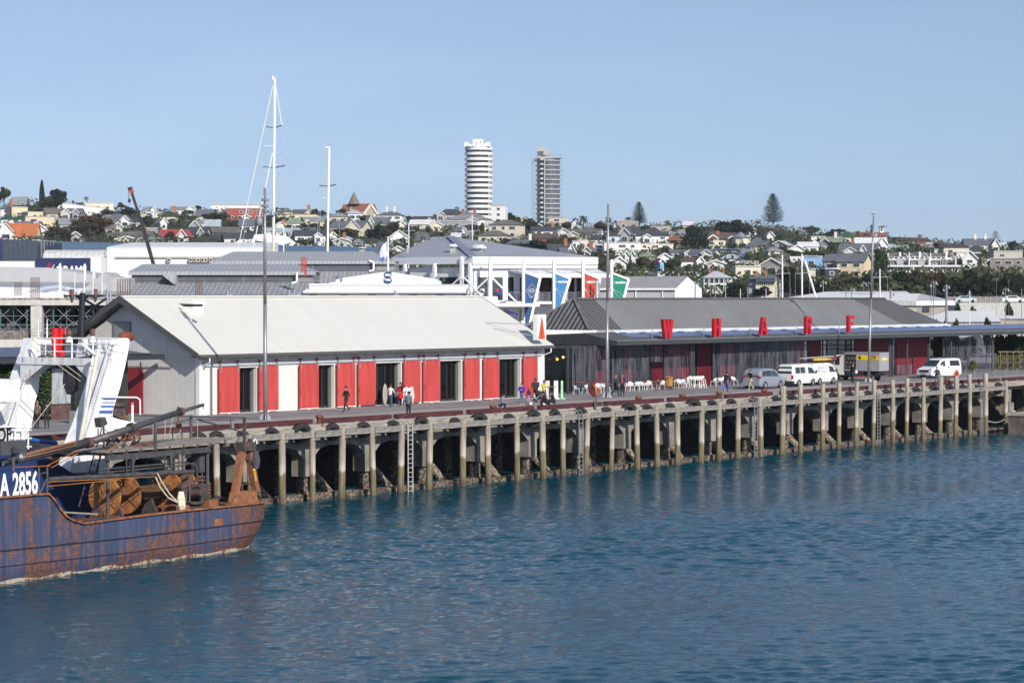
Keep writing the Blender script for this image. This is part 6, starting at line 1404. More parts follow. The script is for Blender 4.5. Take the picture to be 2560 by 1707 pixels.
# white sheds to the right -------------------------------------------------------------------
def whiteshed(px,d,pts_roof,wall,lab,m_w=None,m_r=None):
 f=Fr(px,d);t=f.thing('white_roofed_shed',lab,'shed');mb=MB()
 mb.add([f.pt(*p) for p in pts_roof],[tuple(range(len(pts_roof)))]);mb.prism([f.pt(x,y,.3) for x,y in wall],(0,12,0),1);build(mb,'roof',[m_r or mat('white_roof',(.74,.74,.72),.5,var=.03),m_w or mat('taupe_wall',(.34,.31,.28),.8)],t);return f,t
whiteshed(2150,410,[(1960,745,0),(2064,729,14),(2265,728,14),(2280,736,0),(2280,750,0)],[(1990,760),(2280,760),(2280,748),(1990,748)],'broad white low-pitched roof behind the pavilion ridge end')
f,t=whiteshed(2310,380,[(2080,745,0),(2240,752,0),(2290,752,0),(2301,734,9),(2200,733,9)],[(2230,810),(2370,810),(2370,764),(2230,764)],'white hipped-roof building with taupe wall behind the canopy')
mb=MB();mb.add([f.pt(2290,752),f.pt(2388,752),f.pt(2301,734,9)],[(0,1,2)]);mb.prism([f.pt(2232,764,-.1),f.pt(2290,764,-.1),f.pt(2290,752,-.1),f.pt(2232,752,-.1)],(0,.2,0),1);mb.prism([f.pt(2290.2,764,-.1),f.pt(2388,763,-.1),f.pt(2388,752,-.1),f.pt(2290.2,752,-.1)],(0,.2,0),2);build(mb,'fascia',[mat('roof_grey_side',(.50,.50,.50),.5),mat('fascia_grey',(.42,.42,.42),.5,stripe=(0,.6,.2,0)),WHITE],t)
mb=MB();mb.box(f.x(2308),f.x(2324),.1,.28,f.z(2310,780),f.z(2310,768));build(mb,'window',MGL,t)
f,t=whiteshed(2385,330,[(2275,806,0),(2370,777,10),(2490,777,10),(2490,790,6),(2505,804,0)],[(2280,812),(2505,812),(2505,803),(2280,806)],'low white roof behind young trees and poles',mat('grey_rib_wall',(.42,.42,.42),.6,stripe=(0,.5,.3,0)))
f,t=whiteshed(2520,335,[(2470,795,0),(2500,788,6),(2560,790,6),(2700,792,6),(2700,800,0)],[(2440,812),(2700,812),(2700,798),(2440,800)],'low white shed roof at the right edge')
f=Fr(2262,330);t=f.thing('white_shed_box','small white ribbed shed with slatted vent behind the pavilion','shed');mb=MB();mb.box(f.x(2243),f.x(2279),0,6,0,f.z(2260,774));build(mb,'wall',mat('white_rib',(.70,.70,.70),.5,stripe=(0,.5,.12,0)),t)
mb=MB()
for k in range(7): mb.box(f.x(2280),f.x(2290),-.2,0,f.z(2285,795-k*3),f.z(2285,793.2-k*3))
build(mb,'slatted_vent',WHITE,t)
# motorway: wall, road, cars
f=Fr(2480,520);t=f.thing('noise_wall','long grey concrete noise wall in front of the dark wood','wall');mb=MB()
for k in range(26): mb.box(f.x(2372+k*13)+.04,f.x(2385+k*13)-.04,0,.4,f.z(2480,757),f.z(2480,741.5)+.0)
for k in range(26): mb.box(f.x(2372+k*13)-.12,f.x(2372+k*13)+.12,-.1,.5,f.z(2480,757),f.z(2480,740.8),1)
build(mb,'panels',[mat('wall_taupe',(.24,.22,.20),.9,var=.15),mat('wall_post',(.30,.29,.28),.9)],t)
mb=MB();mb.box(f.x(2370),f.x(2800),-12,.0,0,f.z(2480,757));struct(MB().prism([tuple(f.o+f.X*x+f.Y*y) for x,y in ((f.x(2372),-12),(f.x(2800),-12),(f.x(2800),0),(f.x(2372),0))],(0,0,f.z(2480,757))),'motorway',mat('pale_road',(.50,.49,.46),.9,var=.08))
for px,lab,c_ in ((2415,'pale blue car on the motorway left of the white pole',(.45,.52,.55)),(2533,'white car on the motorway near the right edge',(.8,.8,.8))):
 f=Fr(px,513);t=f.thing('motorway_car',lab,'car');z_=f.z(px,757);mb=MB()
 mb.prism([(-2.1,0,z_+.3),(2.1,0,z_+.3),(2.15,0,z_+.8),(1.3,0,z_+.95),(.7,0,z_+1.4),(-1.0,0,z_+1.42),(-1.7,0,z_+.95),(-2.15,0,z_+.85)],(0,1.7,0));bd_=build(mb,'body',mat('car_%d'%px,c_,.3),t)
 mb=MB();mb.prism([(-1.3,-.01,z_+.95),(1.1,-.01,z_+.95),(.6,-.01,z_+1.33),(-.9,-.01,z_+1.35)],(0,.005,0));build(mb,'window',MGL,t)
 for x in (-1.35,1.35): mb=MB();mb.tube((x,-.02,z_+.32),(x,.2,z_+.32),.32,.32,12);build(mb,'wheel',BLACK,t)
# trees and planting beyond the canopy's open end
# ------------------------------------------------------------------ the hill suburb
D0,D1=560.0,1150.0
RIDGE=[(-300,512),(0,512),(100,505),(250,520),(420,530),(560,528),(700,530),(870,545),(1000,556),(1120,556),(1250,560),(1400,568),(1520,566),(1620,566),(1760,562),(1900,560),(2000,578),(2150,592),(2300,605),(2450,612),(2560,612),(2900,612)]
def ridge_y(px):
 for (a,ya),(b,yb) in zip(RIDGE[:-1],RIDGE[1:]):
  if px <= b: return ya+(yb-ya)*(px-a)/(b-a)
 return RIDGE[-1][1]
def hill_d(px,y):
 k=(738-y)/(738-ridge_y(px));return D0+(D1-D0)*max(0,min(1.25,k))
def hill_z(px,d):
 y=738-(738-ridge_y(px))*min(1,(d-D0)/(D1-D0));return CAMZ+(HOR-y)*d/FPX
def terrain():
 mb=MB();nx,nd=150,46;vs=[];rg=random.Random(9)
 for i in range(nx+1):
  px=-900+4400*i/nx;r=ray(px,HOR);h=Vector((r.x,r.y,0));h /= h.dot(FH)
  for j in range(nd+1):
   d=520+(2400-520)*(j/nd)**1.35
   z=hill_z(px,max(D0,d)) if d < D1 else hill_z(px,D1)-(d-D1)*.012
   if d < D0: z=0.2
   else: z += rg.uniform(-.5,.5)-.3
   p=h*d;vs.append((p.x,p.y,z))
 mb.add(vs,[(i*(nd+1)+j,(i+1)*(nd+1)+j,(i+1)*(nd+1)+j+1,i*(nd+1)+j+1) for i in range(nx) for j in range(nd)])
 m=mat('hillside_green',(.020,.030,.012),.95,var=.5,scale=.035,col2=(.055,.055,.035),detail=8,ramp=(.4,.62))
 struct(mb,'hills',m)
terrain()
# trees: a few prototypes, copied -----------------------------------------------------------
FOL={'R':((.028,.038,.016),(.066,.082,.032)),'O':((.038,.034,.019),(.072,.064,.034)),'G':((.05,.065,.018),(.11,.12,.03)),'K':((.010,.017,.008),(.030,.043,.017)),'B':((.10,.075,.06),(.17,.13,.11)),'M':((.055,.035,.018),(.10,.062,.028))}
def folmat(k,i): return mat('foliage_%s%d' % (k,i),FOL[k][i],.9,var=.45,scale=.6,spec=.1,coord='World')
BARK=mat('bark',(.06,.045,.035),.95,var=.3)
PROTO={}
def clump_tree(kind,fol,seed,nb=9,nl=230,ls=.045,flat=1.0,trunk=.22,open_=False):
 rg=random.Random(seed);root=thing('tree',None,'tree',local=True);root['label']='tree'
 mb=MB();blobs=[]
 for i in range(nb):
  a=rg.uniform(0,6.28);r=.30*math.sqrt(rg.random());z=trunk+.16+(.98-trunk-.34)*rg.random();q=1-abs((z-.5)/.62)**2
  br=rg.uniform(.15,.25)*(1.0 if not open_ else .62);blobs.append((math.cos(a)*r*q*1.25,math.sin(a)*r*q*1.25,min(z,.99-br*.8),br))
 blobs.append((0,0,trunk+.38,.24 if not open_ else .12));blobs.append((rg.uniform(-.08,.08),0,.84,.15))
 for x,y,z,br in blobs:
  for _ in range(nl):
   d=Vector((rg.gauss(0,1),rg.gauss(0,1),rg.gauss(0,1))).normalized();k=br*(rg.random()**.28)*rg.uniform(.9,1.18)
   p=Vector((x,y,z))+Vector((d.x*k,d.y*k,d.z*k*.85));n_=(d+Vector((rg.uniform(-.8,.8),rg.uniform(-.8,.8),rg.uniform(-.3,.9)))).normalized()
   a=n_.orthogonal().normalized();b=n_.cross(a);an=rg.uniform(0,6.28);a,b=a*math.cos(an)+b*math.sin(an),b*math.cos(an)-a*math.sin(an)
   s_=ls*rg.uniform(.5,1.4);mb.add([p-a*s_,p+b*s_*.7,p+a*s_,p-b*s_*.7],[(0,1,2,3)],0 if rg.random() < .55 else 1)
 build(mb,'crown',[folmat(fol,0),folmat(fol,1)],root)
 mb=MB();mb.tube((0,0,-.1),(0,0,trunk+.3),.035,.02,7)
 for x,y,z,br in blobs[:6]: mb.tube((0,0,trunk+.02),(x,y,z),.018,.006,5)
 build(mb,'trunk',BARK,root);return root
def bare_tree(seed):
 rg=random.Random(seed);root=thing('tree','tree','tree',local=True);mb=MB()
 def br(p,d,l,r,k):
  q=p+d*l;mb.tube(p,q,r,r*.65,4,0,False)
  if k == 0: return
  for _ in range(3 if k > 1 else 4):
   e=(d+Vector((rg.uniform(-.75,.75),rg.uniform(-.75,.75),rg.uniform(-.25,.55)))).normalized();br(q,e,l*rg.uniform(.62,.85),r*.6,k-1)
 mb2=MB();mb2.tube((0,0,-.1),(0,0,.22),.03,.025,6);build(mb2,'trunk',BARK,root)
 for _ in range(4): br(Vector((0,0,.18)),Vector((rg.uniform(-.6,.6),rg.uniform(-.6,.6),1)).normalized(),.25,.018,4)
 build(mb,'crown',folmat('B',0),root);return root
def palm(seed):
 rg=random.Random(seed);root=thing('palm','palm','palm tree',local=True);mb=MB();mb.tube((0,0,-.1),(0,0,.68),.05,.035,8);build(mb,'trunk',BARK,root);mb=MB()
 for k in range(54):
  a=rg.uniform(0,6.28);e=rg.uniform(-.5,1.3);l=rg.uniform(.36,.5);d=Vector((math.cos(a),math.sin(a),0));pts=[]
  for s_ in range(6):
   t=s_/5;pts.append(Vector((0,0,.68))+d*l*t*math.cos(e*.7)+Vector((0,0,l*(math.sin(e)*t*1.0-.75*t*t))))
  sd_=d.cross(Vector((0,0,1)))*.035
  for i,(q0,q1) in enumerate(zip(pts[:-1],pts[1:])):
   w0,w1=(.4,1,1,.8,.5,.15)[i],(.4,1,1,.8,.5,.15)[i+1];mb.quad(q0-sd_*w0+Vector((0,0,-.012)),q0,q1,q1-sd_*w1+Vector((0,0,-.012)),k%2);mb.quad(q0,q0+sd_*w0+Vector((0,0,-.012)),q1+sd_*w1+Vector((0,0,-.012)),q1,k%2)
 build(mb,'crown',[folmat('G',0),folmat('R',1)],root);return root
def norfolk(seed,tiers=24,dens=1):
 rg=random.Random(seed);root=thing('pine','pine','pine tree',local=True);mb=MB();mb.tube((0,0,-.1),(0,0,.98),.02,.004,6);build(mb,'trunk',BARK,root);mb=MB()
 for i in range(tiers):
  t=i/tiers;z=.12+.84*t;L_=.60*(1-t)**.6*(1 if t > .12 else .85)+.01
  for k in range(9):
   a=6.28*k/9+i*.37+rg.uniform(-.12,.12);d=Vector((math.cos(a),math.sin(a),0));l=L_*rg.uniform(.8,1.08);n_=int(6+l*36*dens)
   for j in range(n_):
    s_=(j+.6)/n_;p=Vector((0,0,z))+d*l*s_+Vector((0,0,.05*s_*s_-.0));w_=.028*(1.1-s_*.5);q=d.cross(Vector((0,0,1)))
    up_=rg.uniform(.3,1)*.022;mb.add([p-q*w_,p+d*w_*.6,p+q*w_+Vector((0,0,up_)),p-d*w_*.6+Vector((0,0,up_))],[(0,1,2,3)],(j+k)%2)
 build(mb,'crown',[folmat('K',1),folmat('R',0)],root);return root
def cypress(seed):
 rg=random.Random(seed);root=thing('cypress','cypress','cypress',local=True);mb=MB();mb.tube((0,0,-.1),(0,0,.5),.05,.03,6);build(mb,'trunk',BARK,root);mb=MB()
 for _ in range(2600):
  z=rg.random();r=.48*(math.sin(math.pi*min(1,(1-z)*.62+.05))**.8)*(rg.random()**.35)*rg.uniform(.9,1.15);a=rg.uniform(0,6.28)
  p=Vector((math.cos(a)*r,math.sin(a)*r,.03+z*.96));s_=rg.uniform(.03,.09);d=Vector((math.cos(a),math.sin(a),rg.uniform(.5,2))).normalized();q=d.orthogonal().normalized()
  mb.add([p-q*s_*.8,p+Vector((0,0,s_*.4)),p+q*s_*.8,p-Vector((0,0,s_*.2))],[(0,1,2,3)],rg.random() < .4 and 1 or 0)
 build(mb,'crown',[folmat('K',0),folmat('R',0)],root);return root
PROTO['R']=[clump_tree('R','R',s) for s in (1,2,3)];PROTO['O']=[clump_tree('O','O',s) for s in (4,5)];PROTO['G']=[clump_tree('G','G',s) for s in (6,7)]
PROTO['K']=[clump_tree('K','K',s,11,230,.045,1,.1) for s in (8,9,10)];PROTO['M']=[clump_tree('M','M',s) for s in (11,12)]
PROTO['S']=[clump_tree('S','R',13,9,120,.04,1,.35,True)]
PROTO['B']=[bare_tree(s) for s in (1,2)];PROTO['P']=[palm(1),palm(2)];PROTO['N']=[norfolk(1,26,1.5)];PROTO['A']=[norfolk(5,13,.6)];PROTO['C']=[cypress(1)]
KN={'R':('evergreen_tree','dark green bushy tree','tree'),'O':('olive_tree','olive-brown bushy tree','tree'),'G':('young_tree','bright green leafy tree','tree'),'K':('evergreen_tree','very dark evergreen tree','tree'),'M':('brown_tree','red-brown leafy tree','tree'),'S':('open_tree','sparse dark tree with clumped crown','tree'),'B':('bare_tree','bare brown winter tree','tree'),'P':('palm','green palm','palm tree'),'N':('norfolk_pine','tall tiered conifer','pine tree'),'A':('norfolk_pine','open tiered conifer','pine tree'),'C':('cypress','dark columnar cypress','cypress')}
MARKS=[(8,'picture edge'),(60,'brick church'),(105,'cypress'),(205,'sloping hall'),(345,'crane boom'),(430,'red-roofed house'),(500,'flat-topped tree'),(600,'brick block'),(690,'tall mast'),(820,'second mast'),(900,'spired church'),(985,'flagpole'),(1058,'roof duct'),(1140,'cupola house'),(1196,'banded tower'),(1290,'white apartments'),(1370,'scaffolded tower'),(1455,'twin palms'),(1520,'middle lamp mast'),(1598,'left conifer'),(1680,'white mansion'),(1735,'white gable shed'),(1790,'veranda house'),(1850,'turreted mansion'),(1935,'great conifer'),(2010,'blue house'),(2075,'glass house'),(2120,'sparse tree'),(2180,'gull mast'),(2210,'bell tower'),(2290,'terrace houses'),(2385,'last terrace'),(2440,'white chimneys'),(2490,'open conifer'),(2545,'right edge')]
LAB=[]
def uniq(desc,px,y):
 m=min(MARKS,key=lambda k: abs(k[0]-px));dx=px-m[0];side='left of' if dx < -12 else 'right of' if dx > 12 else 'beside'
 k=(738-y)/(738-ridge_y(px));row='on skyline' if k > .93 else 'high up' if k > .74 else 'upper slope' if k > .54 else 'lower slope' if k > .3 else 'hill foot'
 return '%s, %s %s %s' % (desc,row,side,m[1])
def note(o,px): LAB.append((o,px));return o
def settle():
 g={}
 for o,px in LAB: g.setdefault(o['label'],[]).append((px,o))
 for lab,l in g.items():
  if len(l) > 1:
   for i,(px,o) in enumerate(sorted(l,key=lambda q: q[0])): o['label']=lab+', '+ORDW[min(i,41)]+' from left'
def put_tree(k,px,yb,yt,w,d=None,z=None,lab=None,grp=None):
 d=d or hill_d(px,yb);p=pdp(px,HOR,d);zb=hill_z(px,d) if z is None else z
 zt=CAMZ+(HOR-yt)*d/FPX;W_=w*d/FPX;pr=PROTO[k][trn.randrange(len(PROTO[k]))]
 zb=min(zb,zt-1.5,CAMZ+(HOR-yb)*d/FPX if z is None else 99);o=copy_tree(pr,None,None,(p.x,p.y,zb),trn.uniform(0,6.28),(W_,W_,zt-zb))
 n_,ds,c_=KN[k];o.name=n_;o['label']=lab or uniq(ds,px,yb);o['category']=c_;o['group']=grp or {'P':'palms on the hill','B':'bare trees on the hill','N':'tiered conifers on the skyline','A':'tiered conifers on the skyline'}.get(k,'trees on the hill');return note(o,px)
trn=random.Random(77)
ZT={1:(0,440,5.88),2:(400,440,4.704),3:(850,440,4.9),4:(1250,440,4.611),5:(1650,460,4.9),6:(2080,520,4.9)}
def zz(n,x,y): a,b,s=ZT[n];return a+x/s,b+y/s
TREES={
1:[(60,450,150,210,'R'),(620,470,65,85,'C'),(840,500,185,340,'K'),(700,510,300,230,'R'),(400,490,430,150,'O'),(1300,440,290,150,'B'),(1380,945,545,520,'M'),(1180,945,640,330,'O'),(1050,900,590,280,'B'),(900,945,770,320,'O'),(1570,610,480,220,'R'),(1890,610,455,260,'K'),(2170,770,580,190,'R'),(1750,730,660,110,'P'),(540,940,880,90,'R'),(2290,830,730,130,'P'),(1950,870,680,220,'B'),(740,860,740,180,'O'),(1130,560,480,90,'O'),(720,930,800,180,'O'),(1480,560,500,150,'R'),(2000,700,610,140,'R'),(1800,930,880,110,'R'),(200,500,440,120,'R'),(2250,960,900,120,'O')],
2:[(440,420,345,120,'K'),(580,420,390,60,'R'),(650,560,430,350,'O'),(840,690,540,200,'O'),(700,690,590,280,'B'),(120,640,480,120,'P'),(240,640,420,150,'P'),(350,460,395,170,'R'),(130,785,650,130,'O'),(350,745,640,140,'B'),(1070,720,630,140,'P'),(1700,835,745,250,'O'),(1830,500,380,100,'R'),(1910,500,400,110,'R'),(1420,590,480,210,'R'),(1500,650,570,130,'O'),(1680,640,560,140,'R'),(1820,640,550,140,'O'),(2110,720,615,200,'R'),(2250,750,620,220,'O'),(2130,450,385,140,'R'),(1180,830,765,200,'R'),(1400,830,780,130,'R'),(1260,560,470,130,'R'),(1300,640,540,120,'O'),(1640,510,470,110,'G'),(950,780,740,90,'O'),(1900,700,640,120,'B'),(2000,800,740,80,'O'),(560,760,680,160,'O'),(380,780,720,110,'G'),(1000,470,440,60,'O')],
3:[(480,790,595,340,'K'),(660,725,555,190,'O'),(290,590,478,180,'O'),(100,770,635,220,'R'),(870,740,610,220,'O'),(830,570,488,190,'M'),(1150,580,520,90,'M'),(2080,570,445,140,'K'),(1945,590,540,100,'R'),(1350,710,585,130,'P'),(1620,710,590,200,'O'),(1500,750,690,90,'P'),(1940,810,725,80,'P'),(2040,870,755,130,'R'),(2150,620,535,150,'O'),(1240,750,680,110,'R'),(1740,720,570,120,'G'),(40,500,400,110,'R'),(1060,590,520,80,'R'),(1420,800,740,60,'R'),(760,820,760,110,'O'),(1100,700,640,90,'O'),(1720,700,600,90,'R')],
4:[(120,510,420,130,'K'),(340,570,488,150,'R'),(360,660,525,330,'K'),(230,600,520,160,'G'),(200,560,470,110,'O'),(660,630,515,100,'P'),(760,650,525,150,'O'),(960,610,428,170,'P'),(1250,560,455,140,'P'),(1160,690,510,170,'M'),(1310,690,530,190,'R'),(1480,560,450,120,'P'),(1600,575,295,190,'N'),(1605,570,430,130,'P'),(1940,590,505,120,'B'),(2010,720,555,140,'P'),(400,900,735,380,'K'),(620,890,715,290,'R'),(230,880,780,180,'R'),(760,780,700,160,'O'),(920,950,820,140,'B'),(1800,970,825,200,'B'),(1130,970,870,180,'R'),(1150,1110,940,180,'R'),(1640,1110,930,200,'O'),(1500,1070,980,150,'R'),(1360,1120,970,130,'P'),(1960,1120,950,240,'R'),(1900,890,815,170,'R'),(1760,680,590,240,'R'),(820,620,520,130,'B'),(540,640,560,150,'O'),(700,760,690,120,'G'),(980,700,640,90,'R'),(1260,940,850,150,'R'),(1430,930,880,110,'B'),(1740,880,800,110,'O'),(1300,1120,1040,110,'G'),(1760,1120,1000,160,'R'),(60,800,710,130,'R'),(480,960,860,220,'K'),(870,560,480,70,'O')],
5:[(400,650,505,240,'K'),(430,810,590,380,'K'),(190,660,495,160,'P'),(530,650,505,150,'P'),(650,540,430,150,'B'),(780,640,450,260,'K'),(950,640,430,300,'K'),(1060,650,470,180,'R'),(1160,560,435,170,'B'),(1380,520,112,270,'N'),(1300,720,500,320,'B'),(1480,700,490,300,'B'),(1220,640,475,140,'P'),(1680,710,535,160,'P'),(1850,670,505,270,'S'),(2130,660,548,220,'S'),(1480,730,605,180,'R'),(160,1090,915,230,'R'),(420,1110,985,150,'P'),(340,1090,1010,150,'R'),(530,1120,1030,130,'K'),(900,810,720,220,'R'),(1100,960,825,200,'G'),(1250,910,820,210,'B'),(1620,950,805,270,'R'),(1800,890,815,140,'M'),(1950,960,835,220,'K'),(1600,1380,1000,330,'K'),(1560,1300,1010,240,'K'),(920,1400,1205,300,'K'),(1280,1400,1245,290,'K'),(600,1410,1330,170,'R'),(2100,770,715,220,'R'),(1980,1400,1150,300,'K'),(2150,1310,1180,240,'O'),(720,820,750,90,'P'),(1010,800,720,90,'M'),(480,900,840,140,'R'),(280,840,780,160,'R'),(60,830,770,180,'O'),(680,930,860,110,'R'),(1180,1000,930,160,'O'),(1340,980,900,140,'R'),(1720,1010,940,110,'O'),(820,1160,1080,80,'R'),(1860,900,860,120,'G'),(1000,1240,1180,110,'R'),(1800,1390,1180,250,'K'),(2200,1240,1150,110,'K'),(1240,760,700,110,'R'),(1520,850,760,130,'O'),(1960,740,670,110,'R')],
6:[(60,1020,920,200,'O'),(280,1010,845,270,'K'),(450,1030,790,270,'K'),(620,1030,820,240,'K'),(580,900,485,220,'R'),(860,1020,765,330,'K'),(700,1030,860,240,'R'),(1050,1050,755,330,'O'),(1300,1060,785,330,'M'),(1500,1070,830,260,'K'),(1680,1085,745,360,'K'),(1900,1090,790,330,'K'),(2150,1085,785,290,'K'),(2290,1085,795,290,'K'),(960,1050,890,260,'R'),(1180,1060,870,240,'R'),(1400,1070,845,260,'K'),(540,620,480,180,'P'),(310,440,245,110,'P'),(485,390,165,75,'P'),(90,340,252,220,'S'),(770,440,345,120,'P'),(920,510,420,180,'R'),(1060,390,318,150,'B'),(2000,500,275,190,'A'),(2230,550,398,190,'K'),(1850,700,475,170,'P'),(1050,540,485,150,'K'),(370,620,535,120,'R'),(680,370,285,80,'B'),(150,870,805,130,'R'),(1280,510,425,130,'O'),(1780,1095,880,230,'K'),(2050,1095,870,230,'K'),(1560,720,610,80,'M'),(1180,600,530,70,'R'),(1620,1090,900,200,'K'),(20,560,450,160,'R'),(650,600,520,110,'R'),(1400,490,440,110,'R'),(1930,740,640,130,'R'),(2000,540,490,90,'G'),(820,560,480,120,'M')],
}
for n,L_ in TREES.items():
 for x,yb,yt,w_,k in L_:
  px,y0=zz(n,x,yb);_,y1=zz(n,x,yt);put_tree(k,px,y0,y1,w_/ZT[n][2])
# scattered smaller bushes and trees between the houses
for i in range(90):
 px=trn.uniform(-20,2580);k=trn.uniform(.12,1.0);y=738-(738-ridge_y(px))*k;h=trn.uniform(7,20);
 put_tree(trn.choice('RRROOKKGMB'),px,y,y-h,trn.uniform(16,44))
# ------------------------------------------------------------------ houses
HC={'w':(.74,.74,.72),'c':(.66,.61,.48),'y':(.68,.58,.38),'b':(.48,.45,.40),'t':(.30,.27,.24),'g':(.34,.35,.36),'d':(.10,.09,.085),'r':(.33,.085,.06),'l':(.55,.62,.70),'B':(.28,.46,.72),'u':(.05,.12,.55),'k':(.025,.035,.05),'n':(.40,.44,.42)}
HN={'w':'white','c':'cream','y':'yellow-cream','b':'beige','t':'taupe','g':'grey','d':'dark','r':'red brick','l':'pale blue','B':'sky blue','u':'bright blue','k':'dark glass','n':'grey-green'}
RC={'s':(.13,.14,.16),'k':(.06,.062,.07),'g':(.25,.26,.27),'t':(.16,.14,.125),'b':(.12,.08,.065),'o':(.46,.15,.06),'r':(.34,.06,.055),'c':(.30,.11,.06),'v':(.035,.09,.06),'l':(.40,.46,.50),'w':(.70,.70,.70),'e':(.22,.28,.19),'d':(.05,.055,.035),'u':(.10,.17,.34),'f':(.62,.60,.56)}
RN={'s':'slate','k':'black','g':'grey','t':'taupe','b':'brown','o':'bright orange','r':'red','c':'terracotta','v':'dark green','l':'pale blue-grey','w':'white','e':'sage green','d':'dark olive','u':'blue','f':'pale'}
def wm(k): return mat('wall_'+k,HC[k],.7,var=.04,scale=.3)
def rm(k): return mat('roof_'+k,RC[k],.7,var=.14,scale=.4)
WF=mat('window_frame_white',(.74,.74,.72),.5);WG=mat('window_glass_dark',(.02,.026,.035),.1,spec=.9,var=.5,scale=.3)
CHT=mat('chimney_terracotta',(.38,.14,.07),.8,var=.2);CHW=mat('chimney_white',(.7,.69,.65),.8)
hr=random.Random(21)
def window(par,x,z,w_,h_,y,nm='window'):
 mb=MB();mb.box(x-w_/2,x+w_/2,y-.12,y-.02,z,z+h_);o=build(mb,nm,WF,par)
 mb=MB();k=max(1,round(w_/1.1));g=min(.1,w_*.12)
 for i in range(k): a=x-w_/2+g+(w_-2*g)*i/k;mb.box(a+g*.3,a+(w_-2*g)/k-g*.3,y-.15,y-.121,z+g,z+h_-g)
 build(mb,'pane',WG,o)
def house(n,xl,xr,yb,ye,yt,kind,wc,rc,wing=None,ch='',fl=1,yaw=None,desc=None,name=None,win=True,base=None):
 (xl_,yb_),(xr_,ye_),(_,yt_)=zz(n,xl,yb),zz(n,xr,ye),zz(n,xl,yt)
 xc=(xl_+xr_)/2;d=hill_d(xc,yb_);Z=lambda y: CAMZ+(HOR-y)*d/FPX
 w_=(xr_-xl_)*d/FPX;zb,ze,zt=Z(yb_),Z(ye_),Z(yt_)
 if ze-zb < 2.4 and kind != 'f': zb=ze-2.6
 p=pdp(xc,HOR,d);yaw=hr.uniform(-18,18) if yaw is None else yaw
 lab=uniq(desc or (HN[wc]+' '+{'g':'gabled','s':'long-roofed','h':'hip-roofed','f':'flat-roofed'}[kind]+' house'+((', '+RN[rc]+' roof') if kind != 'f' else '')),xc,yb_)
 t=thing(name or 'house',lab,'house' if not name else name.replace('_',' '),(p.x,p.y,zb),'houses on the hill' if not name else None,math.atan2(RT.y,RT.x)+math.atan((1280-xc)/FPX)*1+R(yaw),True)
 note(t,xc)
 H=ze-zb;T=zt-zb;hw=w_/2/max(.8,math.cos(R(yaw)))*.97;D=min(13,max(6,w_*.8));ov=.45;dn=5
 mb=MB()
 if kind == 'g': mb.prism([(-hw+ov,0,-dn),(hw-ov,0,-dn),(hw-ov,0,H),(0,0,T-.15),(-hw+ov,0,H)],(0,D,0))
 elif kind == 's': mb.box(-hw+ov,hw-ov,0,D,-dn,H);mb.prism([(-hw+ov,0,H),(-hw+ov,D,H),(-hw+ov,D/2,T-.1)],(2*(hw-ov),0,0))
 elif kind == 'h': mb.box(-hw+ov,hw-ov,0,D,-dn,H)
 else: mb.box(-hw,hw,0,D,-dn,T)
 wl=build(mb,'wall',wm(wc),t)
 mb=MB();e=.14
 if kind == 'g':
  for s in (-1,1): mb.prism([(s*hw,-ov,H-.25),(0,-ov,T),(0,-ov,T+e),(s*hw,-ov,H-.05)],(0,D+2*ov,0))
 elif kind == 's':
  y2=D/2
  mb.prism([(-hw,-ov,H-.2),(-hw,y2,T),(-hw,y2,T+e),(-hw,-ov,H)],(2*hw,0,0));mb.prism([(-hw,D+ov,H-.2),(-hw,y2,T),(-hw,y2,T+e),(-hw,D+ov,H)],(2*hw,0,0))
 elif kind == 'h':
  k=min(hw*.75,D/2+ov,(T-H)*2.2);q=[(-hw,-ov,H),(hw,-ov,H),(hw,D+ov,H),(-hw,D+ov,H),(-hw+k,D/2,T),(hw-k,D/2,T)]
  mb.add(q,[(0,1,5,4),(1,2,5),(2,3,4,5),(3,0,4),(3,2,1,0)])
 else: mb.box(-hw-.1,hw+.1,-.25,D+.1,T-.02,T+.18)
 rf=build(mb,'roof',rm(rc) if kind != 'f' else rm(rc),t)
 if kind == 'g':
  mb=MB()
  for s in (-1,1): mb.beam((s*hw,-ov-.06,H-.1),(0,-ov-.06,T+.05),.1,.3)
  build(mb,'barge_board',WF,rf)
 for i,c_ in enumerate(ch):
  x=(-.45+.9*((i+.5)/len(ch)))*hw*1.3 if len(ch) > 1 else hw*hr.choice((-.35,.3,.5));mb=MB();mb.box(x-.45,x+.45,D/2-.8,D/2,H,T+1.6);mb.box(x-.55,x+.55,D/2-.9,D/2+.1,T+1.45,T+1.75);build(mb,'chimney',CHT if c_ == 't' else CHW,rf)
 wings=[wing] if wing and not isinstance(wing[0],(tuple,list)) else (wing or [])
 wx=[]
 for wg in wings:
  a_=(zz(n,wg[0],0)[0]-xc)*d/FPX;b_=(zz(n,wg[1],0)[0]-xc)*d/FPX;zt2=Z(zz(n,0,wg[2])[1])-zb;h2=min(H,zt2-.8) if len(wg) < 4 else Z(zz(n,0,wg[3])[1])-zb
  mb=MB();m_=(a_+b_)/2;mb.prism([(a_+.3,-1.8,-dn),(b_-.3,-1.8,-dn),(b_-.3,-1.8,h2),(m_,-1.8,zt2-.1),(a_+.3,-1.8,h2)],(0,4,0));build(mb,'gable_wing',wm(wc),t)
  mb=MB()
  for e1_,in ((a_,),(b_,)): mb.prism([(e1_,-2.2,h2-.2),(m_,-2.2,zt2),(m_,-2.2,zt2+.14),(e1_,-2.2,h2)],(0,5.5,0));mb.beam((e1_,-2.25,h2-.1),(m_,-2.25,zt2+.05),.08,.28,1)
  build(mb,'wing_roof',[rm(rc),WF],rf);wx.append((a_,b_))
  if b_-a_ > 2.2: window(t,m_,max(.3,h2-2.0),min(2.6,(b_-a_)*.55),1.35,-1.8)
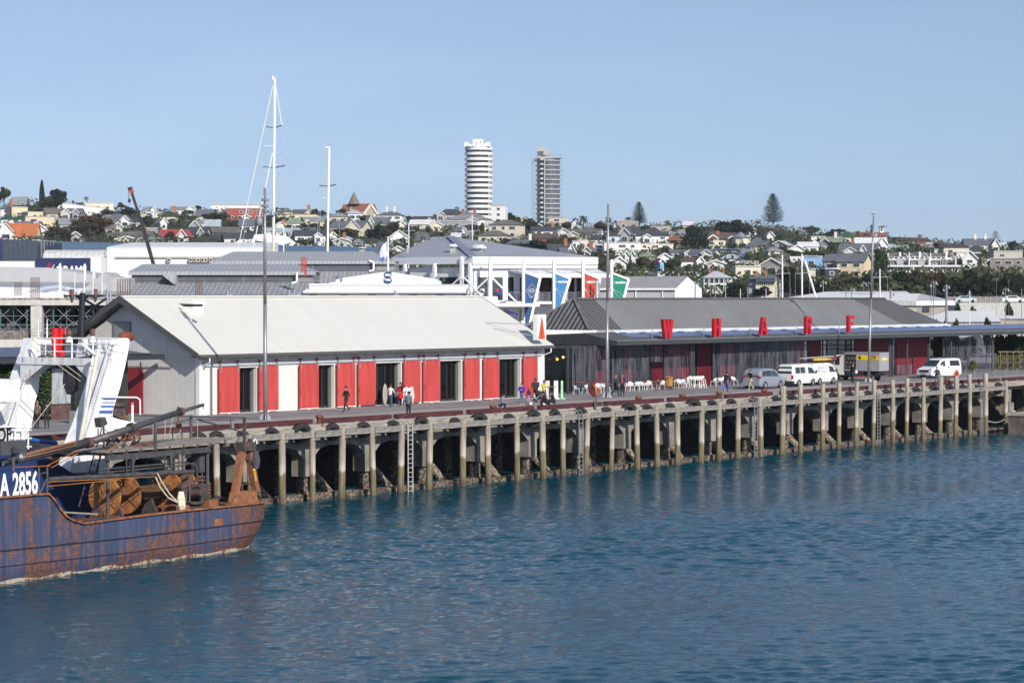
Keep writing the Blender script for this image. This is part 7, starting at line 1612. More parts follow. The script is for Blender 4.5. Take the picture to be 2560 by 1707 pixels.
 if win:
  fh=H/fl
  for f_ in range(fl):
   zw=f_*fh+fh*.28;hh=max(.9,min(1.7,fh*.5));k=max(1,int((2*hw-1.2)/2.9));sp=(2*hw-1.6)/k
   for i in range(k):
    x=-hw+.8+sp*(i+.5)
    if any(a-.6 < x < b+.6 for a,b in wx) or hr.random() < .1: continue
    window(t,x,zw,min(sp*.72,hr.choice((1.3,1.7,2.3))),hh,0)
 t.scale=(1.13,1.13,1.16);return t
HS={
1:[(0,180,625,505,445,'h','w','s',None,'t',2),(190,400,625,560,484,'f','y','f',None,'',2),(160,385,480,440,338,'s','r','g'),(400,780,760,640,622,'f','y','f',None,'',2),(430,735,640,560,548,'f','y','f',None,'',1),(690,1000,660,565,500,'s','b','t',(860,1005,510,560)),(960,1185,610,560,502,'s','g','s',(1070,1180,510,560)),(1250,1650,500,440,412,'f','c','f'),(0,370,715,655,618,'h','w','v'),(100,525,938,905,740,'s','w','o',(20,240,735,850)),(210,560,890,800,702,'s','w','s'),(370,690,900,810,708,'g','w','s'),(1540,1850,745,672,582,'h','w','s',(1775,1905,610,670)),(1540,1700,860,780,690,'s','b','t'),(1650,1815,860,770,712,'g','b','t'),(1660,2010,930,905,850,'s','c','t'),(1690,2015,975,945,912,'g','c','t'),(1870,2200,920,890,838,'s','g','t'),(2010,2400,975,945,925,'s','t','g'),(2080,2320,600,540,535,'f','w','f'),(2120,2330,560,530,472,'h','w','g',(2195,2290,480,525)),(2155,2300,870,800,782,'f','g','f'),(1900,2060,740,690,640,'h','w','k'),(880,1160,800,720,650,'s','g','g')],
2:[(0,225,525,490,430,'h','c','d',None,'t'),(0,95,640,565,515,'g','w','g'),(130,415,460,405,378,'s','w','g',(300,415,375)),(420,620,525,480,415,'s','c','s'),(805,1205,520,410,402,'f','r','f',None,'',2),(625,1140,430,395,352,'f','w','f',None,'',1),(965,1062,530,495,468,'g','w','w'),(0,260,770,720,655,'s','w','r'),(205,318,780,720,655,'g','w','r'),(300,540,735,700,625,'s','g','k',(450,540,630)),(340,480,650,620,550,'g','g','g'),(520,700,650,600,538,'s','l','l'),(540,900,720,670,620,'s','t','t'),(1380,1570,470,435,392,'h','c','t',None,'',1),(1400,1825,520,478,462,'f','y','t',None,'',1),(1560,1815,480,440,410,'s','c','s',(1715,1810,420,450),'t'),(1462,1700,610,570,513,'h','w','n' if 0 else 'e'),(1700,1935,580,540,500,'s','c','g',(1700,1760,530)),(1990,2212,540,492,450,'h','c','g'),(2200,2390,520,455,415,'h','w','l'),(2010,2380,680,610,548,'s','c','s',(2200,2360,545,620)),(1350,1500,640,600,560,'g','w','w'),(1258,1660,700,665,628,'s','w','l'),(1590,1945,810,712,662,'s','w','k',(1800,1890,690)),(760,1100,815,742,690,'s','w','k',None,'',1),(580,965,780,745,682,'h','g','k'),(300,760,808,800,728,'h','d','d'),(1980,2090,760,720,680,'g','w','w'),(2030,2240,835,775,750,'g','n','g',None,'t'),(2110,2240,770,748,724,'h','w','l'),(930,1110,650,590,530,'s','l','s'),(1680,1830,670,650,625,'s','l','s'),(2260,2400,840,800,760,'h','n','g')],
3:[(462,760,610,500,455,'h','w','s',None,'ww',2),(340,610,620,590,525,'s','n','s',(340,425,525,600)),(730,805,580,545,508,'g','w','w'),(705,800,665,610,570,'g','c','v'),(862,1145,665,600,555,'s','c','w'),(885,1135,600,565,515,'s','c','k',(1070,1135,530)),(600,845,805,765,693,'g','w','t'),(0,130,865,795,755,'h','w','l'),(1100,1262,675,620,578,'g','c','w'),(1188,1560,580,490,425,'h','g','k',(1190,1290,455,490)),(1300,1755,620,545,480,'h','w','g',(1560,1700,530),'tt'),(1225,1600,650,600,568,'f','g','f',None,'',1),(1385,1545,735,685,650,'s','w','s',(1490,1545,650)),(1860,2022,580,400,396,'f','w','f',None,'',3),(1825,2175,760,622,565,'h','c','t',None,'',2),(1695,2035,825,745,685,'h','c','t',None,'',1),(1280,1420,750,735,690,'h','b','t'),(1540,1640,770,745,690,'s','g','g'),(200,440,700,660,620,'s','g','g'),(210,600,860,830,795,'s','n','d')],
4:[(575,735,590,500,493,'f','c','f',None,'',2),(190,345,560,540,485,'g','c','t'),(385,700,690,642,600,'s','w','k',None,'t'),(635,1110,705,665,628,'s','w','t',(690,830,625)),(255,700,765,735,680,'h','r','b'),(65,430,835,795,748,'h','g','s',(0,60,760) if 0 else None,'w'),(560,860,945,910,815,'s','w','k',(760,860,815,900),'t'),(700,860,950,905,850,'s','w','s'),(838,902,855,770,766,'f','w','f'),(955,1055,945,880,838,'g','w','s',None,'t'),(900,1000,840,770,750,'f','c','f'),(985,1225,790,745,695,'h','w','k'),(1045,1220,890,808,800,'f','w','f',None,'',2),(1218,1600,905,798,788,'f','w','w',None,'',2),(1220,1385,790,700,670,'s','l','k'),(1370,1500,790,690,628,'g','g','s'),(1480,1625,760,670,608,'s','g','k'),(1565,1945,800,705,628,'h','w','k',(1650,1750,690),'',2),(1595,1980,890,812,800,'f','c','f',None,'',2),(1350,1495,625,545,532,'f','t','f'),(1500,1590,600,560,540,'f','t','f'),(1380,1565,1030,930,880,'s','w','e',((1385,1440,885),(1440,1505,885),(1505,1560,885))),(1560,1765,1000,945,905,'h','c','e'),(1280,1465,1085,1015,960,'g','w','w'),(1820,1975,1040,955,915,'g','w','e'),(1830,1905,1135,1010,980,'g','B','r'),(1915,2080,820,755,710,'h','t','c'),(1745,1950,650,605,582,'f','b','t'),(815,925,610,575,530,'g','w','b'),(1510,1620,1150,1132,1112,'f','n','e'),(1830,2080,1160,1140,1120,'f','w','w'),(1620,1760,1150,1140,1125,'g','w','w')],
5:[(1090,1290,790,745,680,'h','g','s'),(130,400,910,850,828,'s','l','s',(270,395,835)),(350,655,930,862,823,'s','w','s',(520,650,828)),(738,1000,960,932,882,'h','w','l'),(690,1110,880,828,812,'f','k','u'),(888,1035,925,882,877,'f','u','u'),(255,625,1050,965,918,'h','w','b',(425,525,918)),(555,805,1050,990,958,'g','w','w'),(940,1222,1160,1035,1030,'f','c','f',None,'',1),(1000,1140,1040,965,962,'f','c','f'),(1218,1515,1110,1015,940,'g','t','t'),(1770,1935,1065,925,912,'f','B','w'),(1928,1982,1010,948,944,'f','r','f'),(1608,1770,1000,965,915,'s','w','w'),(1820,1900,1190,1080,1068,'f','c','f'),(2030,2180,1225,1080,1066,'f','k','w',None,'',2),(2000,2290,1100,960,895,'s','g','s',(2180,2300,900)),(1575,1775,870,815,768,'g','w','s'),(1705,1945,850,775,733,'s','w','w',None,'',1),(1318,1515,900,840,795,'h','c','g'),(1355,1565,805,762,718,'g','g','l'),(1970,2225,770,722,670,'s','d','e',(1975,2090,690),'w'),(1860,2025,715,662,655,'f','w','f'),(898,985,1205,1168,1138,'g','b','t'),(110,305,670,622,580,'s','g','g'),(1300,1405,705,655,605,'g','w','w'),(275,405,1145,1112,1094,'f','w','f'),(1140,1300,800,760,720,'s','d','s'),(600,720,720,660,610,'s','t','b'),(1740,1860,830,790,750,'g','w','w')],
6:[(90,285,415,372,308,'h','w','v'),(0,155,455,425,378,'g','n','e',None,'w'),(298,665,520,465,388,'s','w','w',(540,660,390)),(80,525,600,545,462,'s','w','s',((160,325,505),(340,425,480)),'t'),(605,805,525,500,458,'h','w','l'),(1035,1128,495,455,424,'h','w','r'),(1640,2025,525,462,398,'s','w','s',(1930,2025,405,470),'ww'),(1368,1675,600,500,455,'h','c','k',None,'',1),(1650,1875,600,545,480,'h','w','k'),(1590,1785,765,640,558,'g','w','w',None,'',2),(1530,1615,650,590,560,'f','w','f'),(1998,2315,690,565,553,'f','b','f',None,'',2),(1958,2360,800,652,645,'f','t','f',None,'',2),(55,395,850,680,600,'s','y','s',None,'',2),(0,90,700,620,600,'s','g','s'),(410,525,800,705,640,'s','g','g'),(1225,1385,500,455,418,'h','t','b'),(1178,1295,550,520,515,'f','w','f'),(1840,1905,710,655,642,'f','w','f'),(1480,1620,470,450,425,'s','g','g'),(1100,1240,520,490,460,'s','g','g'),(0,75,930,775,770,'f','k','w',None,'',2),(820,940,520,500,470,'s','w','g')]}
for n,L_ in HS.items():
 for h in L_:
  house(n,*h[:5],h[5],h[6],h[7],*(h[8:] if len(h) > 8 else ()))
# smaller infill houses half hidden among the trees
ZT[0]=(0,0,1);cent=[o_.location.xy.copy() for o_ in COL.objects if o_.get('category') == 'house'];made=0
for _ in range(600):
 if made >= 85: break
 x=hr.uniform(0,2560);k=hr.uniform(.12,.97);y=738-(738-ridge_y(x))*k
 if x > 1880 and y > 655: continue
 q=pdp(x,HOR,hill_d(x,y)).xy;wd=hr.uniform(17,34)
 if min((q-c_).length for c_ in cent) < 15: continue
 kd=hr.choice('gshhsgf');he=hr.uniform(7,11);house(0,x-wd/2,x+wd/2,y,y-he,y-he-(hr.uniform(5,8) if kd != 'f' else 1.5),kd,hr.choice('wwwwcclbg'),hr.choice('sgktkgswlb') if kd != 'f' else 'f');cent.append(q);made += 1
# landmark buildings on the hill -------------------------------------------------------------
def hfr(n,x,yb,yaw=0):
 px,y=zz(n,x,yb);d=hill_d(px,y);return Fr(px,d,yaw)
def zp(n,x,y): return zz(n,x,y)
# sloping white wall
f=hfr(1,1220,580);t=f.thing('white_hall','big blank white hall with roof sloping down to the right, high on the left hill','hall');P1=lambda x,y,o=0: f.pt(*zp(1,x,y),o)
mb=MB();mb.prism([P1(920,590),P1(920,400),P1(1535,472),P1(1530,600)],(0,14,0));build(mb,'wall',mat('hall_white',(.80,.80,.80),.6,var=.01),t)
mb=MB();mb.prism([P1(918,402,-.2),P1(1537,474,-.2),P1(1537,468,-.2),P1(918,396,-.2)],(0,14.4,0));build(mb,'roof',mat('roof_w'),t)
# church with gable and spire
f=hfr(3,250,520);t=f.thing('church','cream-gabled church with brown roof, rose window and thin spire on the skyline','church');P1=lambda x,y,o=0: f.pt(*zp(3,x,y),o)
mb=MB();mb.prism([P1(290,520),P1(475,520),P1(468,480),P1(378,345),P1(290,478)],(0,1.5,0));mb.prism([P1(60,520,1),P1(290,520,1),P1(290,470,1),P1(60,430,1)],(0,8,0));build(mb,'wall',mat('church_stone',(.66,.60,.46),.8),t)
mb=MB();RB=mat('church_roof',(.26,.10,.06),.8,var=.12)
mb.add([P1(290,480,-.3),P1(378,335,-.3),P1(378,335,14),P1(290,480,14)],[(0,1,2,3)]);mb.add([P1(480,480,-.3),P1(378,335,-.3),P1(388,335,14),P1(480,480,14)],[(0,1,2,3)])
mb.add([P1(10,430,3),P1(260,470,.5),P1(378,335,9),P1(35,350,9)],[(0,1,2,3)]);mb.add([P1(380,342,12),P1(425,342,12),P1(482,480,6),P1(468,478,4)],[(0,1,2,3)]);rf=build(mb,'roof',RB,t)
mb=MB();c=P1(375,440,-.05);mb.tube(c,(c[0],c[1]-.06,c[2]),1.9,1.9,20);rw=build(mb,'rose_window',mat('rose_grey',(.38,.35,.28),.6),t)
mb=MB()
for k in range(6): mb.beam((c[0]-1.8*math.cos(k*.52),c[1]-.09,c[2]-1.8*math.sin(k*.52)),(c[0]+1.8*math.cos(k*.52),c[1]-.09,c[2]+1.8*math.sin(k*.52)),.12,.04)
build(mb,'tracery',CHW,rw)
mb=MB();mb.beam(P1(290,480,-.45),P1(378,340,-.45),.2,.9);mb.beam(P1(470,480,-.45),P1(378,340,-.45),.2,.9);build(mb,'barge_board',mat('church_cream',(.70,.64,.5),.7),rf)
mb=MB();a_=P1(172,335,7);mb.lathe((a_[0],a_[1],0),[(2.9,P1(172,345,7)[2]),(2.5,a_[2]),(.05,P1(172,190,7)[2])],8);build(mb,'spire',mat('spire_shingle',(.20,.16,.12),.8),t)
mb=MB();mb.prism([P1(105,440,-.2),P1(165,440,-.2),P1(140,370,-.2)],(0,4,0));build(mb,'dormer',mat('dormer_grey',(.28,.28,.30),.7),rf)
# cupola
f=hfr(3,1432,440);t0_=f.thing('cupola','small slate-topped lookout cupola on the dark roof left of the banded tower','cupola');P1=lambda x,y,o=0: f.pt(*zp(3,x,y),o)
mb=MB();mb.box(P1(1404,0)[0],P1(1462,0)[0],0,3,P1(0,450)[2],P1(0,395)[2]);build(mb,'lantern_room',wm('g'),t0_)
mb=MB();a_,b_=P1(1398,392),P1(1468,392);m_=(a_[0]+b_[0])/2;mb.add([(a_[0],-.3,a_[2]),(b_[0],-.3,a_[2]),(b_[0],3.3,a_[2]),(a_[0],3.3,a_[2]),(m_,1.5,P1(1432,372)[2])],[(0,1,4),(1,2,4),(2,3,4),(3,0,4),(3,2,1,0)]);build(mb,'roof',rm('s'),t0_)
for x in (1418,1434,1450):
 mb=MB();mb.box(P1(x-5,0)[0],P1(x+5,0)[0],-.08,-.01,P1(0,425)[2],P1(0,400)[2]);build(mb,'window',WG,t0_)
# towers ---------------------------------------------------------------------------------
ST=lambda x,y: (1100+x/6.5333,330+y/6.5333)
f=Fr(ST(630,0)[0],1420);t=f.thing('banded_tower','cylindrical white and dark banded apartment tower','tower block')
P1=lambda x,y,o=0: f.pt(*ST(x,y),o)
x0,x1=P1(400,0)[0],P1(857,0)[0];cx,r_=(x0+x1)/2,(x1-x0)/2
TWW=mat('tower_white',(.82,.83,.83),.45,var=.02);TGL=mat('tower_glass',(.025,.024,.03),.35,spec=.3,var=.8,scale=.5,col2=(.085,.07,.07),stripe=(0,1.7,.4,0))
ys=[(240,288)]+[(325+ i*86.6,370+i*86.6) for i in range(14)]
def ring(mbx,y0,y1,rr_,mi=0,sy=.95,n=40): mbx.lathe((cx,r_,0),[(rr_,P1(0,y1)[2]),(rr_,P1(0,y0)[2])],n,mi,'z',(1,sy))
mb=MB();ring(mb,285,1640,r_*.93);build(mb,'glazing',TGL,t)
for y0,y1 in ys:
 mb=MB();ring(mb,y0,y1,r_);o_=build(mb,'white_band',TWW,t)
mb=MB();mb.box(cx-r_*.78,cx-r_*.3,.5,r_*1.6,P1(0,240)[2],P1(0,165)[2]) if 0 else None
mb.prism([P1(400,240,2),P1(400,165,2),P1(440,160,2),P1(485,190,2),P1(485,240,2)],(0,5,0));mb.prism([P1(465,240,.6),P1(465,208,.6),P1(535,205,.6),P1(535,240,.6)],(0,5,0));mb.prism([P1(535,240,.3),P1(535,125,.3),P1(545,118,.3),P1(700,118,.3),P1(705,130,.3),P1(705,240,.3)],(0,7,0));mb.prism([P1(700,240,1),P1(700,205,1),P1(760,175,1),P1(800,160,1),P1(820,165,1),P1(820,240,1)],(0,5,0))
build(mb,'roof_plant_room',TWW,t)
mb=MB();mb.box(P1(585,0)[0],P1(592,0)[0],.2,.29,P1(0,238)[2],P1(0,145)[2]);mb.box(P1(656,0)[0],P1(668,0)[0],.2,.29,P1(0,180)[2],P1(0,150)[2]);build(mb,'slot_window',DARK,t)
mb=MB()
for k in range(14):
 y0=372+k*86.6-86.6*0;
 for a in (-1.15,.95): x_=cx+r_*.955*math.sin(a);yy=r_-r_*.91*math.cos(a);mb.box(x_-.7,x_+.7,yy-.5,yy+.2,P1(0,y0+41)[2],P1(0,y0)[2])
build(mb,'balcony_fins',mat('tower_tan',(.38,.34,.33),.6),t)
# second tower with scaffold
f=Fr(ST(1770,0)[0],1440);t=f.thing('scaffolded_tower','round grey apartment tower with balconies and scaffold mast on its left','tower block')
x0,x1=P1(1560,0)[0],P1(1985,0)[0];cx,r_=(x0+x1)/2,(x1-x0)/2
T2G=mat('tower2_glass',(.055,.062,.085),.15,spec=.9,var=.6,col2=(.20,.21,.24),scale=.6,stretch=(3,3,.3),stripe=(0,1.3,.35,0));T2W=mat('tower2_slab',(.52,.50,.48),.7,var=.08)
mb=MB();ring(mb,400,1640,r_*.9);build(mb,'glazing',T2G,t)
for k in range(15):
 y=455+k*78.6;mb=MB();ring(mb,y,y+15,r_*1.03);o_=build(mb,'balcony_slab',T2W,t)
 mb=MB();mb.box(P1(1640,0)[0],P1(1700,0)[0],.4,1.2,P1(0,y)[2],P1(0,y-22)[2]);build(mb,'parapet',mat('tower2_pale',(.68,.67,.66),.6),o_)
mb=MB()
for x,w_ in ((1710,7),): mb.box(P1(x-w_,0)[0],P1(x+w_,0)[0],-.5 if x == 1710 else 5,(1.2 if x == 1710 else 6.5),P1(0,1640)[2],P1(0,430)[2])
build(mb,'concrete_column',T2W,t)
mb=MB();mb.prism([P1(1590,400,3),P1(1590,243,3),P1(1700,240,3),P1(1725,290,3),P1(1725,400,3)],(0,5,0));mb.prism([P1(1690,310,2),P1(1800,305,2),P1(1812,350,2),P1(1760,380,2),P1(1680,380,2)],(0,4,0));mb.prism([P1(1580,405,1),P1(1950,400,1),P1(1990,425,1),P1(1560,430,1)],(0,10,0));build(mb,'roof_plant_room',mat('tower2_roof',(.42,.42,.41),.7),t)
mb=MB();mb.box(P1(1588,0)[0],P1(1680,0)[0],2.9,3,P1(0,385)[2],P1(0,312)[2]);build(mb,'plant_louvre',mat('louvre_wall'),t)
mb=MB()
for x in (1500,1518,1548): mb.tube(P1(x,1460,5),P1(x,420,5),.12,None,4)
for k in range(40): y=430+k*26;mb.tube(P1(1500,y,5),P1(1548,y,5),.08,None,4)
for x in (1545,1552,1558): mb.tube(P1(x,1450,4),P1(x,440,4),.18,None,4,1)
for x,y0,y1 in ((1815,420,285),(1850,420,340),(1890,420,370),(1960,430,375),(1990,430,400),(1550,430,385),(1575,420,375)): mb.tube(P1(x,y0,3),P1(x,y1,3),.07,None,4)
for y in (355,375,395): mb.tube(P1(1740,y,3),P1(1985,y+12,3),.06,None,4)
for k in range(15): y=470+k*78.6;mb.tube(P1(1975,y,6),P1(2003,y,6),.2,None,4);mb.tube(P1(1975,y-28,6),P1(2003,y-28,6),.1,None,4)
build(mb,'scaffolding',[mat('scaffold_grey',(.22,.25,.30),.6),mat('scaffold_cyan',(.30,.42,.46),.5)],t)
# turreted mansion
f=hfr(5,850,790,4);t=f.thing('turreted_mansion','cream mansion with brown gabled roof and pointed grey turret','mansion');P1=lambda x,y,o=0: f.pt(*zp(5,x,y),o)
mb=MB();mb.box(P1(700,0)[0],P1(1040,0)[0],1,9,P1(0,830)[2],P1(0,668)[2]);mb.box(P1(600,0)[0],P1(715,0)[0],-1,8,P1(0,800)[2],P1(0,668)[2]);mb.prism([P1(1040,800,-1),P1(1105,800,-1),P1(1105,668,-1),P1(1072,636,-1),P1(1040,668,-1)],(0,6,0));mb.prism([P1(600,668,-1),P1(715,668,-1),P1(650,625,-1)],(0,1,0));build(mb,'wall',wm('c'),t)
mb=MB();mb.add([P1(690,672,0),P1(1050,668,0),P1(940,600,6),P1(740,592,6)],[(0,1,2,3)]);mb.add([P1(580,672,-1.5),P1(720,672,-1.5),P1(740,610,5),P1(650,622,-1.5)],[(0,1,2,3)]);mb.add([P1(585,672,-1.6),P1(648,622,-1.6),P1(670,622,3),P1(640,672,3)],[(0,1,2,3)]);mb.add([P1(1035,670,-1.3),P1(1072,630,-1.3),P1(1072,630,6),P1(1035,670,6)],[(0,1,2,3)]);mb.add([P1(1112,670,-1.3),P1(1072,630,-1.3),P1(1072,630,6),P1(1112,670,6)],[(0,1,2,3)]);mb.prism([P1(835,668,-.2),P1(915,668,-.2),P1(878,640,-.2)],(0,4,0));rf=build(mb,'roof',rm('b'),t)
mb=MB();mb.beam(P1(582,672,-1.7),P1(649,622,-1.7),.15,.4);mb.beam(P1(649,622,-1.7),P1(716,672,-1.7),.15,.4);mb.beam(P1(1036,672,-1.5),P1(1072,631,-1.5),.15,.35);mb.beam(P1(1072,631,-1.5),P1(1110,672,-1.5),.15,.35);mb.beam(P1(832,670,-.4),P1(878,640,-.4),.15,.35);mb.beam(P1(878,640,-.4),P1(918,670,-.4),.15,.35);build(mb,'barge_board',WF,rf)
for x in (722,738): mb=MB();mb.box(P1(x-8,0)[0],P1(x+8,0)[0],4,5,P1(0,640)[2],P1(0,570)[2]);build(mb,'chimney',CHT,rf)
mb=MB();a_=P1(988,790,-1.5);mb.lathe((a_[0],a_[1],0),[(3.1,a_[2]-3),(3.1,P1(0,650)[2])],8);tw=build(mb,'turret',wm('c'),t)
mb=MB();mb.lathe((a_[0],a_[1],0),[(3.9,P1(0,655)[2]),(2.0,P1(0,632)[2]),(.05,P1(0,583)[2])],8);build(mb,'turret_roof',mat('lead_roof',(.22,.23,.28),.5),tw)
for x,y in ((618,745),(640,745),(735,745),(765,745),(840,730),(870,730),(900,730),(985,725),(985,680),(1072,730),(620,700),(645,700)):
 window(t,P1(x,0)[0],P1(0,y)[2],1.0 if x < 800 else .8,1.2,(-1 if x < 700 or x > 1045 else -4.7 if x == 985 else 1))
# veranda house
f=hfr(5,705,1330,0);t=f.thing('veranda_house','large white two-storey house with verandas and pale hipped roof','house');P1=lambda x,y,o=0: f.pt(*zp(5,x,y),o)
mb=MB();mb.box(P1(545,0)[0],P1(880,0)[0],1.5,11,P1(0,1400)[2],P1(0,1150)[2]);build(mb,'wall',wm('w'),t)
mb=MB();a_,b_=P1(525,1150),P1(892,1150);mb.add([(a_[0],-.4,a_[2]),(b_[0],-.4,a_[2]),(b_[0],11.5,a_[2]),(a_[0],11.5,a_[2]),(P1(690,0)[0],5.5,P1(0,1062)[2]),(P1(735,0)[0],5.5,P1(0,1062)[2])],[(0,1,5,4),(1,2,5),(2,3,4,5),(3,0,4),(3,2,1,0)]);rf=build(mb,'roof',mat('pale_roof_grey',(.52,.53,.56),.5),t)
for x in (638,802): mb=MB();mb.box(P1(x-10,0)[0],P1(x+10,0)[0],5,6,P1(0,1120)[2],P1(0,1035)[2]);build(mb,'chimney',CHT,rf)
mb=MB();mb.box(P1(535,0)[0],P1(885,0)[0],-.1,1.5,P1(0,1236)[2],P1(0,1228)[2]);
for y0,y1 in ((1236,1152),(1310,1236)):
 for x in (540,600,660,720,780,830,880): mb.tube(P1(x,y0,0),P1(x,y1,0),.1,None,6)
 mb.tube(P1(535,y0-18,0),P1(885,y0-18,0),.06,None,5)
 for k in range(40): x=540+k*8.6;mb.tube(P1(x,y0,0),P1(x,y0-18,0),.03,None,4)
build(mb,'veranda',WF,t)
for y in (1215,1295):
 for x in (560,583,640,652,700,712,760,772,830,850): window(t,P1(x,0)[0],P1(0,y)[2],.34,1.0,1.5,'french_window')
# slate-roofed cream house
f=hfr(5,1250,1390,-12);t=f.thing('cream_villa','two-storey cream villa with slate hip roof, terracotta chimneys and window row','house');P1=lambda x,y,o=0: f.pt(*zp(5,x,y),o)
mb=MB();mb.box(P1(1175,0)[0],P1(1425,0)[0],0,10,P1(0,1420)[2],P1(0,1165)[2]);mb.box(P1(1080,0)[0],P1(1174,0)[0],1,10,P1(0,1420)[2],P1(0,1165)[2],1);build(mb,'wall',[wm('c'),wm('g')],t)
mb=MB();a_,b_=P1(1072,1162),P1(1430,1162);mb.add([(a_[0],-.5,a_[2]),(b_[0],-.5,a_[2]),(b_[0],10.5,a_[2]),(a_[0],10.5,a_[2]),(P1(1190,0)[0],5.5,P1(0,1110)[2]),(P1(1330,0)[0],5.5,P1(0,1110)[2])],[(0,1,5,4),(1,2,5),(2,3,4,5),(3,0,4),(3,2,1,0)]);mb.prism([P1(1170,1190,-1),P1(1435,1190,-1),P1(1410,1178,-.1),P1(1180,1178,-.1)],(0,.3,.1));rf=build(mb,'roof',rm('s'),t)
for x in (1152,1270): mb=MB();mb.box(P1(x-12,0)[0],P1(x+12,0)[0],4,5.2,P1(0,1140)[2],P1(0,1065)[2]);build(mb,'chimney',CHT,rf)
for k in range(8): window(t,P1(1205+k*26,0)[0],P1(0,1242)[2],.42,.62,0)
for x in (1100,1140): window(t,P1(x,0)[0],P1(0,1250)[2],.4,.7,1)
# bell-tower church at the right
f=hfr(6,440,385);t=f.thing('mission_church','long terracotta-roofed church with small white bell tower on the skyline','church');P1=lambda x,y,o=0: f.pt(*zp(6,x,y),o)
mb=MB();mb.box(P1(225,0)[0],P1(658,0)[0],0,10,P1(0,400)[2],P1(0,352)[2]);mb.prism([P1(520,352,-.4),P1(560,352,-.4),P1(540,302,-.4)],(0,3,0));build(mb,'wall',wm('c'),t)
mb=MB();mb.prism([P1(215,355,-.5),P1(232,298,5),P1(232,298,5.3),P1(215,350,-.5)],(P1(660,0)[0]-P1(215,0)[0],0,0));build(mb,'roof',mat('mission_roof',(.24,.09,.055),.8,var=.1),t)
mb=MB();mb.box(P1(602,0)[0],P1(648,0)[0],4,7,P1(0,300)[2],P1(0,232)[2]);mb.box(P1(599,0)[0],P1(651,0)[0],3.8,7.2,P1(0,234)[2],P1(0,228)[2]);bt=build(mb,'bell_tower',wm('w'),t)
mb=MB();mb.box(P1(616,0)[0],P1(634,0)[0],3.7,4,P1(0,275)[2],P1(0,244)[2]);build(mb,'belfry_opening',DARK,bt)
mb=MB();a_=P1(625,230,5.5);mb.lathe((a_[0],a_[1],0),[(2.6,a_[2]),(.05,P1(0,214)[2])],8);build(mb,'cap_roof',mat('mission_roof'),bt)
f=hfr(6,930,430);t=f.thing('brown_roofed_hall','very long low hall with dark brown hipped roof on the skyline','hall');P1=lambda x,y,o=0: f.pt(*zp(6,x,y),o)
mb=MB();mb.box(P1(630,0)[0],P1(1230,0)[0],0,10,P1(0,450)[2],P1(0,408)[2]);build(mb,'wall',wm('c'),t)
mb=MB();a_,b_=P1(608,410),P1(1242,410);mb.add([(a_[0],-.5,a_[2]),(b_[0],-.5,a_[2]),(b_[0],11,a_[2]),(a_[0],11,a_[2]),(P1(700,0)[0],5,P1(0,350)[2]),(P1(1170,0)[0],5,P1(0,362)[2])],[(0,1,5,4),(1,2,5),(2,3,4,5),(3,0,4),(3,2,1,0)]);build(mb,'roof',mat('hall_brown',(.085,.055,.05),.8),t)
